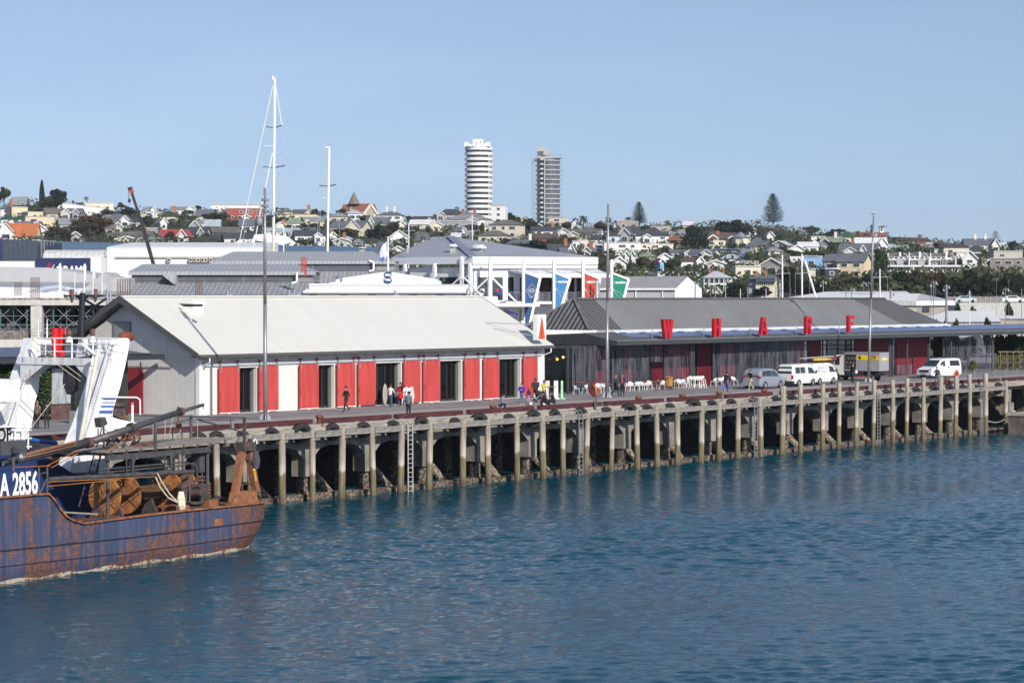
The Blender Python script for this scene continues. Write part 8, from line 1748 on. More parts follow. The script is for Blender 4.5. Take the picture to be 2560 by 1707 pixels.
# stepped terraces
for i,(xa,xb,yt,lab) in enumerate(((680,1000,545,'leftmost stepped white terrace house with curved conservatory'),(940,1245,540,'middle stepped white terrace house with pale conservatory'),(1200,1572,545,'rightmost stepped white terrace house with dark conservatory and wide balcony'))):
 f=hfr(6,(xa+xb)/2,800,-3);t=f.thing('terrace_house',lab,'terrace house','stepped white terrace houses');P1=lambda x,y,o=0: f.pt(*zp(6,x,y),o)
 xm=xa+ (xb-xa)*.5
 mb=MB();mb.prism([P1(xa,810,-2),P1(xa,700,-2),P1(xa,yt+5,8),P1(xa,yt+5,14),P1(xa,810,14)],(.35,0,0));mb.prism([P1(xb-60,700,-2),P1(xb-60,600,2),P1(xb-130,yt+5,8),P1(xb-130,yt+5,14),P1(xb-60,700,14)],(.3,0,0));mb.box(P1(xa+10,0)[0],P1(xb,0)[0],-2,14,P1(0,830)[2],P1(0,705)[2]);mb.box(P1(xa+20,0)[0],P1(xb-65,0)[0],3,14,P1(0,705)[2],P1(0,yt+60)[2]);build(mb,'wall',wm('w'),t)
 mb=MB();x0_,x1_=P1(xa+8,0)[0],P1(xb-135,0)[0]
 mb.add([(x0_,7,P1(0,yt+40)[2]),(x1_,7,P1(0,yt+40)[2]),(x1_,11,P1(0,yt)[2]),(x0_,11,P1(0,yt)[2])],[(0,1,2,3)]);mb.add([(x0_,0,P1(0,665)[2]),(P1(xb-60,0)[0],0,P1(0,665)[2]),(P1(xb-60,0)[0],4,P1(0,628)[2]),(x0_,4,P1(0,628)[2])],[(0,1,2,3)])
 rf=build(mb,'roof',rm('t'),t)
 mb=MB();mb.box(P1(xb-152,0)[0],P1(xb-128,0)[0],6,7.5,P1(0,620)[2],P1(0,yt-8)[2]);build(mb,'chimney',CHW,rf)
 for k in range(3): window(t,x0_+1.3+k*1.5,P1(0,622)[2],1.2,.75,3)
 for k in range(2): window(t,x0_+1.2+k*1.3,P1(0,700)[2],1.1,.75,-.2)
 mb=MB();xc_=P1(xa+ (150 if i < 2 else 165),0)[0];w2=.95
 pr=[(-1.6,P1(0,700)[2]),(-1.7,P1(0,675)[2]),(-1.2,P1(0,650)[2]),(.2,P1(0,630)[2])]
 for (y0_,z0_),(y1_,z1_) in zip(pr[:-1],pr[1:]): mb.quad((xc_-w2,y0_,z0_),(xc_+w2,y0_,z0_),(xc_+w2,y1_,z1_),(xc_-w2,y1_,z1_),0 if i < 2 else 2)
 for k in range(5):
  xx=xc_-w2+2*w2*k/4
  for (y0_,z0_),(y1_,z1_) in zip(pr[:-1],pr[1:]): mb.beam((xx,y0_-.05,z0_),(xx,y1_-.05,z1_),.1,.08,1)
 build(mb,'conservatory',[mat('pale_glass',(.30,.33,.34),.2),WF,WG],t)
 mb=MB();mb.box(P1(xa+25,0)[0],P1(xb,0)[0],-3.2,-2,P1(0,722)[2],P1(0,702)[2]);mb.box(P1(xa+25,0)[0],P1(xb-30,0)[0],-3.1,-2,P1(0,800)[2],P1(0,785)[2]);build(mb,'balcony',wm('w'),t)
 k=P1(xa+55,0)[0]
 while k < P1(xb-40,0)[0]: window(t,k,P1(0,782)[2],.8,1.4,-2);k += .95
 window(t,P1(xb-85,0)[0],P1(0,625)[2],.9,.7,1.8)
# boat wrapped in white, blue tarpaulin and veranda posts are covered by houses; white cover:
f=Fr(zz(2,1330,0)[0],560);t=f.thing('covered_boat','large boat wrapped in white shrink cover behind the tall mast','boat');P1=lambda x,y,o=0: f.pt(*zp(2,x,y),o)
mb=MB();mb.prism([P1(1065,790),P1(1090,745),P1(1110,690),P1(1290,680),P1(1310,695),P1(1480,705),P1(1560,770),P1(1592,790),P1(1560,825),P1(1420,835)],(0,5,0));mb.prism([P1(1130,760,-1),P1(1150,715,-1),P1(1290,700,-1),P1(1470,725,-1),P1(1540,780,-1),P1(1440,815,-1)],(0,1,0));build(mb,'shrink_cover',mat('shrink_white',(.80,.80,.82),.6,var=.03),t)
# low ground cover between the houses
def undergrowth():
 rg=random.Random(31);mb=MB()
 for _ in range(52000):
  px=rg.uniform(-60,2620);k=rg.random();d=D0+(D1-D0)*k;p=pdp(px,HOR,d);z=hill_z(px,d)+rg.uniform(0,2.2);s_=rg.uniform(.25,.7)
  a=Vector((rg.uniform(-1,1),rg.uniform(-1,1),rg.uniform(-.6,.6))).normalized();b=a.orthogonal().normalized();q=Vector((p.x,p.y,z));mb.add([q-a*s_,q+b*s_,q+a*s_,q-b*s_],[(0,1,2,3)],rg.choice((0,0,1,2)))
 o=build(mb,'undergrowth',[folmat('R',0),folmat('R',1),folmat('O',1)]);tag(o,'low green and brown scrub filling the slope between houses','undergrowth',kind='stuff')
undergrowth()
# near planting at the right of the pavilion and young trees by the poles
for n,x,yb,yt,w_,k,lab in ((6,950,1420,1285,130,'R','small conical dark tree left of the slim poles'),(6,1278,1430,1345,95,'K','small round dark tree right of the slim poles'),(6,1395,1440,1315,110,'R','small dark tree behind the thick grey mast'),(6,1518,1450,1335,120,'R','small dark tree right of the thick grey mast'),(6,1890,1460,1315,140,'R','small pointed tree left of the last lamp pole'),(6,1540,1250,1165,90,'K','dark bush at the end of the motorway wall'),(6,2165,1255,1145,110,'K','dark bush beside the white motorway car'),(6,1720,1250,1195,120,'R','low dark bush under the motorway wall')):
 px,y0=zz(n,x,yb);_,y1=zz(n,x,yt);put_tree(k,px,y0,y1,w_/4.9,300 if yb > 1300 else 500,.0 if yb > 1300 else 3,lab,'young trees near the pavilion')
for px,yb,yt,w_,d,k,lab in ((2350,905,826,55,285,'G','leafy green tree seen under the canopy left of the plastic curtain'),(2500,905,832,70,292,'G','leafy tree under the canopy right of the plastic curtain'),(2535,905,830,60,288,'R','leafy dark green tree under the canopy at the right edge'),(2570,905,828,60,292,'G','bright green tree cut by the right edge'),(2420,900,840,80,300,'R','tree blurred behind the plastic curtain'),(2375,905,835,60,296,'R','dark tree behind the left part of the plastic curtain')):
 put_tree(k,px,yb,yt,w_,d,0,lab,'trees beyond the open end of the canopy')
for px,yb,w_,h,lab in ((2317,940,26,36,'spiky green potted shrub beside the people carrier'),(2432,930,26,30,'leafy shrub behind the people carrier')):
 b=pz(px,yb,0);put_tree('G',px,yb,yb-h,w_,b.dot(FH),0,lab,'shrubs by the pavilion')
f=Fr(2530,283);t=f.thing('planting_bed','dense low yellow-green planting bed with wooden rail at the right edge','plant bed');mb=MB();rg=random.Random(3)
for _ in range(2600): p=(rg.uniform(f.x(2487),f.x(2620)),rg.uniform(0,2.5),rg.uniform(0,1.0)*1.5);s_=rg.uniform(.05,.14);a=Vector((rg.uniform(-.4,.4),rg.uniform(-.4,.4),1)).normalized();b=a.orthogonal().normalized();q=Vector(p);mb.add([q-b*s_*.4,q+a*s_*2,q+b*s_*.4],[(0,1,2)],rg.choice((0,0,1)))
build(mb,'foliage',[mat('yellow_green',(.16,.15,.03),.8,var=.3),LG],t)
mb=MB();mb.box(f.x(2495),f.x(2600),-.2,-.1,1.9,2.05)
for k in range(6): mb.box(f.x(2500+k*16),f.x(2502+k*16),-.2,-.1,0,1.9)
build(mb,'wooden_rail',mat('brown_rail',(.16,.12,.08),.8),t)
settle()
# remove the prototypes (all copies share their meshes)
for L_ in PROTO.values():
 for r_ in L_:
  for c_ in list(r_.children): bpy.data.objects.remove(c_)
  bpy.data.objects.remove(r_)
# ------------------------------------------------------------------ people
SKIN=mat('skin',(.45,.26,.18),.6,var=.05);SKIN2=mat('skin_brown',(.20,.10,.06),.6,var=.05);SHOE=mat('black_shoe',(.02,.02,.02),.5)
def cloth(n,c): return mat('cloth_'+n,c,.85,var=.15,scale=6)
HAIRM={'b':mat('hair_brown',(.06,.03,.015),.7),'k':mat('hair_black',(.012,.01,.01),.6),'f':mat('hair_fair',(.20,.12,.055),.7),'g':mat('hair_grey',(.3,.28,.25),.7)}
POSE={
 'stand':dict(el=(-.24,0,1.14),hl=(-.22,.10,.92),er=(.24,0,1.14),hr=(.22,.10,.92),kl=(-.10,.02,.50),al=(-.11,-.02,.08),kr=(.10,.02,.50),ar=(.11,-.02,.08)),
 'walk':dict(el=(-.25,-.10,1.16),hl=(-.23,-.05,.93),er=(.25,.08,1.16),hr=(.23,.26,.98),kl=(-.09,.20,.52),al=(-.09,.24,.09),kr=(.09,.02,.52),ar=(.09,-.34,.17)),
 'phone':dict(el=(-.26,.10,1.17),hl=(-.08,.33,1.22),er=(.26,.10,1.17),hr=(.06,.33,1.22),kl=(-.12,.04,.50),al=(-.15,.06,.08),kr=(.12,-.02,.50),ar=(.15,-.08,.08)),
 'call':dict(el=(-.26,.02,1.15),hl=(-.2,.2,.98),er=(.30,.16,1.30),hr=(.12,.12,1.56),kl=(-.09,.18,.52),al=(-.09,.20,.09),kr=(.09,.0,.52),ar=(.09,-.36,.2)),
 'push':dict(el=(-.25,.14,1.16),hl=(-.2,.42,1.0),er=(.25,.14,1.16),hr=(.2,.42,1.0),kl=(-.1,.1,.50),al=(-.1,.1,.08),kr=(.1,-.04,.50),ar=(.1,-.16,.1)),
 'sit':dict(drop=.78,lean=.22,el=(-.24,.16,1.16),hl=(-.12,.46,1.14),er=(.24,.16,1.16),hr=(.10,.46,1.14),kl=(-.16,.44,1.08),al=(-.15,.40,.72),kr=(.16,.44,1.08),ar=(.15,.40,.72)),
 'squat':dict(drop=.45,lean=.26,el=(-.24,.26,1.08),hl=(-.10,.50,1.02),er=(.24,.26,1.08),hr=(.10,.50,1.02),kl=(-.15,.44,.98),al=(-.14,.28,.53),kr=(.15,.44,.98),ar=(.14,.28,.53)),
 'bike':dict(drop=-.02,lean=.25,el=(-.24,.34,1.22),hl=(-.22,.58,1.08),er=(.24,.34,1.22),hr=(.22,.58,1.08),kl=(-.12,.36,.86),al=(-.12,.20,.42),kr=(.12,.22,.62),ar=(.12,.12,.20))}
def person(lab,pos,face,pose='stand',h=1.72,top=('t',(.05,.05,.06)),leg=('l',(.02,.022,.03)),hair='b',skin=None,shoe=None,longhair=False,hat=None,bulk=1.0,skirt=False,bag=False,extra=None):
 P_=POSE[pose];ln=P_.get('lean',.02);dr=P_.get('drop',0)
 V=Vector;k=h/1.75;pel=V((0,0,.94));ch=V((0,ln*.75,1.30));nk=V((0,ln,1.50));hd=V((0,ln+.03,1.63))
 sl,sr=V((-.18*bulk,ln*.95,1.42)),V((.18*bulk,ln*.95,1.42))
 if pose in ('sit','squat'): hd=hd+V((0,.06,-.03))
 J=[(pel,.135),(V((0,ln*.35,1.12)),.125),(ch,.15),(nk,.06),(hd-V((0,0,.06)),.062),
         (sl,.068),(V(P_['el']),.047),(V(P_['hl']),.030),(sr,.068),(V(P_['er']),.047),(V(P_['hr']),.030),
         (V((-.09,0,.90)),.098),(V(P_['kl']),.064),(V(P_['al']),.043),(V((.09,0,.90)),.098),(V(P_['kr']),.064),(V(P_['ar']),.043)]
 E=[(0,1),(1,2),(2,3),(3,4),(2,5),(5,6),(6,7),(2,8),(8,9),(9,10),(0,11),(11,12),(12,13),(0,14),(14,15),(15,16)]
 for a_ in (13,16): d=V((0,.17,-.03)) if pose not in ('squat','sit') else V((0,.15,-.03));J.append((J[a_][0]+d,.036));E.append((a_,len(J)-1))
 me=bpy.data.meshes.new('p');me.from_pydata([tuple(j[0]) for j in J],E,[]);o=bpy.data.objects.new('p',me);COL.objects.link(o)
 md=o.modifiers.new('s','SKIN');md.use_smooth_shade=True
 for i,j in enumerate(J):
  s_=me.skin_vertices[0].data[i];b_=bulk if i in (0,1,2,5,8) else (1+(bulk-1)*.5);s_.radius=(j[1]*b_*1.12,j[1]*b_*(.8 if i < 3 else 1));s_.use_root=i == 0
 o.modifiers.new('b','SUBSURF').levels=1
 bpy.context.view_layer.update();body=bpy.data.meshes.new_from_object(o.evaluated_get(bpy.context.evaluated_depsgraph_get()));bpy.data.objects.remove(o)
 t=thing('person',lab,'person',tuple(pos),None,face,True);t.scale=(k,k,k)
 mats=[cloth(*top),cloth(*leg),skin or SKIN,shoe or SHOE]
 mb=MB();mb.v=[tuple(v_.co) for v_ in body.vertices];mb.f=[tuple(p.vertices) for p in body.polygons]
 seg=[((pel,nk),0),((nk,hd),2),((sl,J[6][0]),0),((J[6][0],J[7][0]),0 if not skirt else 0),((sr,J[9][0]),0),((J[9][0],J[10][0]),0),((J[11][0],J[12][0]),1),((J[12][0],J[13][0]),1),((J[14][0],J[15][0]),1),((J[15][0],J[16][0]),1),((J[13][0]+V((0,.03,-.02)),J[17][0]),3),((J[16][0]+V((0,.03,-.02)),J[18][0]),3)]
 for p in body.polygons:
  c=p.center;bs,bm=9,0
  for (a_,b_),m_ in seg:
   ab=b_-a_;u=max(0,min(1,(c-a_).dot(ab)/ab.length_squared));q=(c-(a_+ab*u)).length
   if q < bs: bs,bm,bu=q,m_,u
  if bm == 0 and c.z < .93 and pose in ('stand','walk','phone','push','call') and abs(c.x) < .2: bm=1
  if (c-J[7][0]).length < .075 or (c-J[10][0]).length < .075: bm=2
  mb.m.append(bm)
 # head with face, ears and five-fingered hands joined into the body mesh
 mb.ball(hd+V((0,0,.015)),.102,2,10,(.80,.95,1.18));mb.ball(hd+V((0,.10,-.005)),.016,2,5,(.8,1.2,1.5))
 for s in (-1,1): mb.ball(hd+V((s*.034,.088,.022)),.012,3,5);mb.ball(hd+V((s*.083,.0,.0)),.022,2,5,(.5,.8,1.3))
 mb.ball(hd+V((0,.088,-.052)),.016,4,5,(1.5,.5,.5))
 for w_,e_ in ((J[7][0],J[6][0]),(J[10][0],J[9][0])):
  d=(w_-e_).normalized();sd_=d.cross(V((0,1,.3))).normalized();pl=w_+d*.06;dn=d.cross(sd_).normalized()
  mb.beam(w_-d*.01,w_+d*.085,.07,.03,2,tuple(dn))
  for i,l_ in enumerate((.062,.075,.07,.055)): b_=w_+d*.08+sd_*(i-1.5)*.018;m_=b_+d*l_*.55-dn*.01;mb.tube(b_,m_,.009,.0085,5,2);mb.tube(m_,m_+d*l_*.4-dn*.025,.0085,.007,5,2)
  b_=w_+d*.03+sd_*.032;mb.tube(b_,b_+d*.035+sd_*.025,.011,.009,5,2);mb.tube(b_+d*.035+sd_*.025,b_+d*.06+sd_*.02,.009,.007,5,2)
 ob=build(mb,'body',mats+[mat('lips',(.30,.10,.09),.6)],t,smooth=True)
 mb=MB();mb.ball(hd+V((0,-.012,.05)),.112,0,9,(.86,.94,1.05));
 if longhair: mb.ball(hd+V((0,-.07,-.1)),.11,0,8,(.95,.55,1.6))
 build(mb,'hair',HAIRM[hair],t,smooth=True)
 if hat: mb=MB();mb.ball(hd+V((0,-.01,.065)),.115,0,9,(.9,1,.85));build(mb,'hat',cloth(*hat),t,smooth=True)
 if skirt:
  mb=MB();mb.lathe((0,0,0),[(.15,1.12),(.17,.95),(.24,.62),(.25,.55)],16,0,'z',(1,.8));build(mb,'skirt',cloth(*skirt),t,smooth=True)
 for nm,fn in (extra or []): m2=MB();fn(m2,V);build(m2,nm,m2.mat,t,smooth=getattr(m2,'sm',False))
 if dr: t.location.z -= dr*k
 return t
fc = math.atan2(RT.y, RT.x)              # facing away from the camera along +Y when rz = fc
def F_(deg): return fc+R(deg)            # 0 = back to camera, 180 = facing the camera, 90 = facing picture-left, -90 = picture-right
def mk(m,fn):
 def g(mbx,V): mbx.mat=m;fn(mbx,V)
 return g
person('man in black vest walking left past the red doors',pz(866,1030,0),F_(128),'walk',1.78,('vest',(.02,.02,.024)),('coal',(.022,.023,.028)),'k')
person('woman in white jacket and jeans carrying a small table',pz(976,1018,0),F_(-20),'push',1.66,('white',(.68,.66,.64)),('denim',(.05,.09,.20)),'b')
person('woman in red apron dress and black cardigan holding a table',pz(1002,1014,0),F_(150),'push',1.70,('cardigan',(.015,.013,.018)),('legs_black',(.02,.015,.02)),'k',longhair=True,skirt=('red_apron',(.60,.01,.02)),extra=[('apron',mk(cloth('red_apron',(.6,.01,.02)),lambda m,V: m.prism([(-.12,.14,1.38),(.12,.14,1.38),(.16,.15,1.0),(-.16,.15,1.0)],(0,.03,0))))])
person('man in grey puffer jacket and dark beanie, back to camera',pz(1021,1044,0),F_(-25),'stand',1.72,('puffer',(.16,.18,.22)),('coal',(.022,.023,.028)),'k',hat=('beanie',(.03,.03,.035)),bulk=1.22)
b=Vector((uv_at(1248,VE+.6),VE+.6,.33));person('person in grey top sitting hunched on the kerb above a rusty bollard',b,F_(-80),'sit',1.7,('grey_top',(.20,.22,.24)),('navy_jeans',(.02,.03,.06)),'b')
person('heavy boy in purple shirt, jeans and yellow shoes using phone',pz(1305,1013,0),F_(160),'phone',1.62,('purple',(.09,.03,.42)),('denim_light',(.12,.18,.30)),'k',SKIN,mat('yellow_shoe',(.75,.65,.02),.5),bulk=1.3)
person('small girl in dark coat and pink leggings',pz(1322,1010,0),F_(175),'stand',1.18,('plum',(.03,.015,.06)),('pink',(.50,.25,.50)),'k',SKIN2,longhair=True)
person('large man in dark grey hoodie behind the pushchair',pz(1339,1006,0),F_(165),'push',1.80,('hoodie',(.04,.04,.045)),('coal',(.022,.023,.028)),'k',SKIN2,bulk=1.35)
person('woman in yellow hooded top beside the pushchair',pz(1360,1008,0),F_(150),'push',1.70,('yellow',(.76,.62,.16)),('brown_black',(.03,.02,.018)),'b',longhair=True,bulk=1.15)
for px,lab,fa in ((1368,'crouching person in black, bent forward, left of a seated man',80),(1387,'man in black with sunglasses sitting on the kerb',100)):
 b=Vector((uv_at(px,VE+.5),VE+.5,.33));person(lab,b,F_(fa),'sit',1.72,('black',(.015,.015,.017)),('black2',(.018,.018,.02)),'k',bulk=1.15)
person('woman with long fair hair in dark olive coat walking right',pz(1538,990,0),F_(-110),'walk',1.70,('olive',(.05,.045,.03)),('coal',(.022,.023,.028)),'f',longhair=True,bulk=1.15)
person('man in navy jacket and red checked shirt walking with a woman',pz(1556,991,0),F_(165),'stand',1.83,('navy',(.025,.035,.08)),('black2',(.018,.018,.02)),'b',extra=[('shirt_front',mk(mat('red_check',(.38,.06,.08),.8,var=.6,scale=16),lambda m,V: m.prism([(-.06,.13,1.42),(.06,.13,1.42),(.06,.16,1.02),(-.06,.16,1.02)],(0,.02,0))))])
person('man in black jacket and tan trousers on the phone by the silver car',pz(1877,975,0),F_(115),'call',1.74,('black',(.015,.015,.017)),('tan',(.42,.33,.24)),'b',None,mat('pale_shoe',(.6,.58,.55),.6))
person('workman in navy overalls by the open truck, carrying a white bucket',pz(2131,957,0),F_(-60),'stand',1.80,('navy_dark',(.012,.014,.025)),('navy_blue',(.02,.03,.075)),'b',extra=[('bucket',mk(WHITE,lambda m,V: m.lathe((.26,.22,.98),[(.11,-.12),(.14,.16)],12)))])
b=Vector((uv_at(2343,VE+.2),VE+.2,0));person('person in dark jacket and blue jeans at the wharf edge holding a phone',b,F_(170),'phone',1.68,('black',(.015,.015,.017)),('jeans_mid',(.09,.13,.18)),'f')
person('person in brown coat standing by the left pavilion',pz(92,1072,0),F_(-30),'stand',1.68,('brown_coat',(.16,.12,.095)),('black2',(.018,.018,.02)),'f',bulk=1.2)
person('person in black with a trolley beside a brown-coated person',pz(117,1072,0),F_(20),'stand',1.60,('black',(.015,.015,.017)),('black2',(.018,.018,.02)),'k',bulk=1.1)
# cyclist and bicycle
b=pz(1812,983,0);rz_=F_(-52)
person('cyclist in black jacket and helmet, seen from behind',b+Vector((0,0,.0)),rz_,'bike',1.75,('black',(.015,.015,.017)),('navy_jeans',(.02,.03,.06)),'k',hat=('helmet',(.02,.02,.025)),bulk=1.15)
t=thing('bicycle','blue bicycle under the cyclist in black','bicycle',tuple(b),None,rz_,True)
for y in (-.52,.54):
 mb=MB();mb.torus((0,y,.34),.32,.02,'x',24,6);wl=build(mb,'wheel',BLACK,t);mb=MB()
 for k in range(12): a_=k*.5236;mb.tube((0,y,.34),(0,y+.31*math.cos(a_),.34+.31*math.sin(a_)),.004,None,3)
 mb.torus((0,y,.34),.295,.012,'x',24,5);build(mb,'rim',GALV,wl)
BF=mat('bike_blue',(.04,.12,.55),.4);mb=MB()
for a_,c_ in (((0,-.12,.92),(0,0,.32)),((0,0,.32),(0,.42,.86)),((0,-.08,.84),(0,.42,.84)),((0,-.08,.80),(0,-.52,.34)),((0,0,.32),(0,-.52,.34)),((0,.42,.9),(0,.54,.34))): mb.tube(a_,c_,.024,None,7)
build(mb,'frame',BF,t);mb=MB();mb.tube((-.25,.46,1.02),(.25,.46,1.02),.015,None,6);mb.tube((0,.42,.86),(0,.45,1.02),.016,None,6);build(mb,'handlebar',DARK,t)
mb=MB();mb.ball((0,-.15,.95),.11,0,6,(.8,1.3,.4));build(mb,'saddle',DARK,t);mb=MB();mb.tube((-.02,0,.32),(.02,0,.32),.1,.1,14);mb.tube((-.12,.02,.2),(.12,-.02,.44),.012,None,5);build(mb,'crank',GALV,t)
# pushchair, small table, white chairs stack, crates
b=pz(1343,1014,0);t=thing('pushchair','black three-wheeled pushchair with a baby under its hood','pushchair',tuple(b),None,F_(110),True)
for x,y in ((-.28,-.45),(.28,-.45),(0,.5)): mb=MB();mb.torus((x,y,.17),.14,.03,'x',16,6);mb.tube((x-.02,y,.17),(x+.02,y,.17),.12,.12,12,1);build(mb,'wheel',[BLACK,mat('pale_shoe')],t)
mb=MB();mb.tube((-.28,-.45,.17),(-.22,.2,.5),.015);mb.tube((.28,-.45,.17),(.22,.2,.5),.015);mb.tube((0,.5,.17),(0,.1,.45),.02);mb.tube((-.22,.2,.5),(-.24,-.5,1.02),.015);mb.tube((.22,.2,.5),(.24,-.5,1.02),.015);mb.tube((-.24,-.5,1.02),(.24,-.5,1.02),.02);build(mb,'frame',GALV,t)
mb=MB();mb.prism([(-.2,-.3,.35),(-.2,.35,.4),(-.2,.4,.55),(-.2,-.1,.5),(-.2,-.3,.9)],(.4,0,0));build(mb,'seat',cloth('black',(.015,.015,.017)),t);mb=MB();mb.ball((0,-.12,.88),.3,0,9,(.85,1.1,.75));build(mb,'hood',cloth('hood',(.02,.022,.028)),t,smooth=True)
t2=thing('person','baby in black and white clothes sitting in the pushchair','baby',tuple(b),None,F_(110),True);mb=MB();mb.ball((0,.22,.62),.14,0,8,(.9,.8,1.3));mb.ball((0,.24,.84),.085,1,8)
for s in (-1,1): mb.tube((s*.08,.25,.55),(s*.09,.5,.5),.05,.035,7,0);mb.tube((s*.1,.24,.7),(s*.12,.38,.6),.035,.025,6,0);mb.ball((s*.12,.4,.59),.025,1,5)
build(mb,'body',[mat('baby_bw',(.02,.02,.02),.8,col2=(.7,.7,.7),scale=9,ramp=(.5,.55)),SKIN],t2,smooth=True)
b=pz(988,1012,0);t=thing('small_table','small dark folding table carried by two women','table',tuple(b),None,F_(5),True);mb=MB();mb.box(-.85,.85,-.3,.3,.95,1.0);build(mb,'top',mat('table_dark',(.07,.05,.045),.5),t)
for x in (-.35,.35): mb=MB();mb.beam((x,-.25,.2),(x,.25,.95),.03);mb.beam((x,.25,.2),(x,-.25,.95),.03);build(mb,'leg',DARK,t)
def chair(lab,p,rz,s=1,grp='white cafe chairs'):
 t=thing('cafe_chair',lab,'chair',tuple(p),grp,rz,True);mb=MB();mb.prism([(-.22,-.2,.43),(.22,-.2,.43),(.24,.24,.45),(-.24,.24,.45)],(0,0,.03));build(mb,'seat',WHITE,t)
 mb=MB();n=9;vs=[]
 for i in range(n): a_=math.pi*(1.0+i/(n-1));vs += [(.25*math.cos(a_),.02+.25*math.sin(a_),.58 if i in (0,n-1) else .52),(.27*math.cos(a_),.02+.29*math.sin(a_),.62+.2*math.sin(math.pi*i/(n-1)))]
 mb.add(vs,[(2*i,2*i+2,2*i+3,2*i+1) for i in range(n-1)]);build(mb,'backrest',WHITE,t)
 for x,y in ((-.2,-.18),(.2,-.18),(-.21,.21),(.21,.21)): mb=MB();mb.tube((x,y,.44),(x*1.2,y*1.2,0),.018,.014,6);build(mb,'leg',WHITE,t)
 return t
b=pz(1034,1013,0);b.y=VF-.75
for k in range(6):
 for j in range(2):
  if (k,j) == (0,0): c0=chair('white plastic chair, lowest of the left stack by the shed',b,F_(120),1,'stacked white chairs by the shed');continue
  copy_tree(c0,'white plastic chair, number %d up in the %s stack by the red door' % (k+1,'right' if j else 'left'),None,b+Vector((.62*j+.04*k,.0,.11*k)),F_(120))
rc=random.Random(12);n_=0
for px in (1440,1462,1496,1506,1518,1568,1578,1592,1603,1614,1624,1640,1655,1664,1690,1700,1708,1716,1785,1800,1812,1835):
 v_=rc.uniform(118.7,119.3);copy_tree(c0,'%s white cafe chair from the left under the pavilion canopy' % ORDW[n_],'white cafe chairs on the terrace',(uv_at(px,v_),v_,0),rc.uniform(0,6));n_ += 1
def stool(lab,px,y,dz=0):
 p=pz(px,y,0);t=thing('bar_stool',lab,'stool',(p.x,p.y,dz),'stacked tall white stools',F_(rc.uniform(-20,20)),True);mb=MB();mb.box(-.2,.2,-.2,.2,.72,.76);mb.beam((-.2,.2,.8),(.2,.2,1.0),.03,.2);build(mb,'seat',WHITE,t)
 for x,y_ in ((-.16,-.16),(.16,-.16),(-.16,.16),(.16,.16)): mb=MB();mb.beam((x,y_,.73),(x*1.6,y_*1.6,0),.035);build(mb,'leg',WHITE,t)
 mb=MB();mb.beam((-.22,-.22,.3),(.22,-.22,.3),.025);mb.beam((-.22,.22,.3),(.22,.22,.3),.025);build(mb,'footrest',WHITE,t)
for i,px in enumerate((1723,1731,1742,1751,1757)): stool('%s tall white stool from the left outside the plastic curtain' % ORDW[i],px,970)
def table(lab,px,y,w_=.8,c_=(.28,.11,.05),h_=.74):
 v_=118.9 if y < 990 else pz(px,y,0).y;p=Vector((uv_at(px,v_),v_,0));t=thing('cafe_table',lab,'table',tuple(p),'cafe tables',0,True);mb=MB();mb.box(-w_/2,w_/2,-.35,.35,h_-.04,h_);build(mb,'top',mat('table_wood',c_,.5),t);mb=MB();mb.tube((0,0,0),(0,0,h_-.04),.04);mb.lathe((0,0,0),[(.25,.01),(.05,.05)],12);build(mb,'pedestal',DARK,t)
for i,(px,y,w_,h_) in enumerate(((1645,974,1.2,.78),(1610,975,.8,.74),(1515,978,.8,.74),(1677,971,.9,.74),(1445,982,.9,1.0),(1373,1000,1.1,1.05),(1480,982,.8,.9))): table('%s wooden cafe table in the row under the canopy' % ORDW[i],px,y,w_,h_=h_)
p=pz(1673,974,0);t=thing('wooden_lectern','light wooden menu stand with sloping top in front of the curtains','menu stand',tuple(p));mb=MB();u,v_=p.x,p.y;mb.box(u-.3,u+.3,v_-.15,v_+.15,.32,1.0);mb.prism([(u-.36,v_-.22,1.0),(u-.36,v_+.22,1.12),(u-.36,v_+.22,1.17),(u-.36,v_-.22,1.05)],(.72,0,0));build(mb,'body',mat('honey_wood',(.46,.22,.06),.5,var=.1),t);mb=MB();mb.tube((u,v_,0),(u,v_,.32),.04);mb.box(u-.14,u+.14,v_-.14,v_+.14,0,.02);build(mb,'foot',DARK,t)
p=pz(1386,998,0)
for i,(dx,c_,lab) in enumerate(((-.55,(.62,.60,.68),'left pale lilac display board beside the shed'),(.12,(.72,.72,.70),'white display board in the middle of the pair'),(.6,(.42,.75,.40),'pale green end board beside the white boards'))):
 q=p+RT*dx;mb=MB();mb.box(q.x-.27 if i < 2 else q.x-.12,q.x+.27 if i < 2 else q.x+.12,q.y-.04+.02*i,q.y+.02*i,.1,1.45);mb.box(q.x-.2 if i < 2 else q.x-.1,q.x+.2 if i < 2 else q.x+.1,q.y-.2,q.y+.2,.01,.1);solo(mb,'display_board',mat('board_%d'%i,c_,.6),lab,'board',tuple(q))
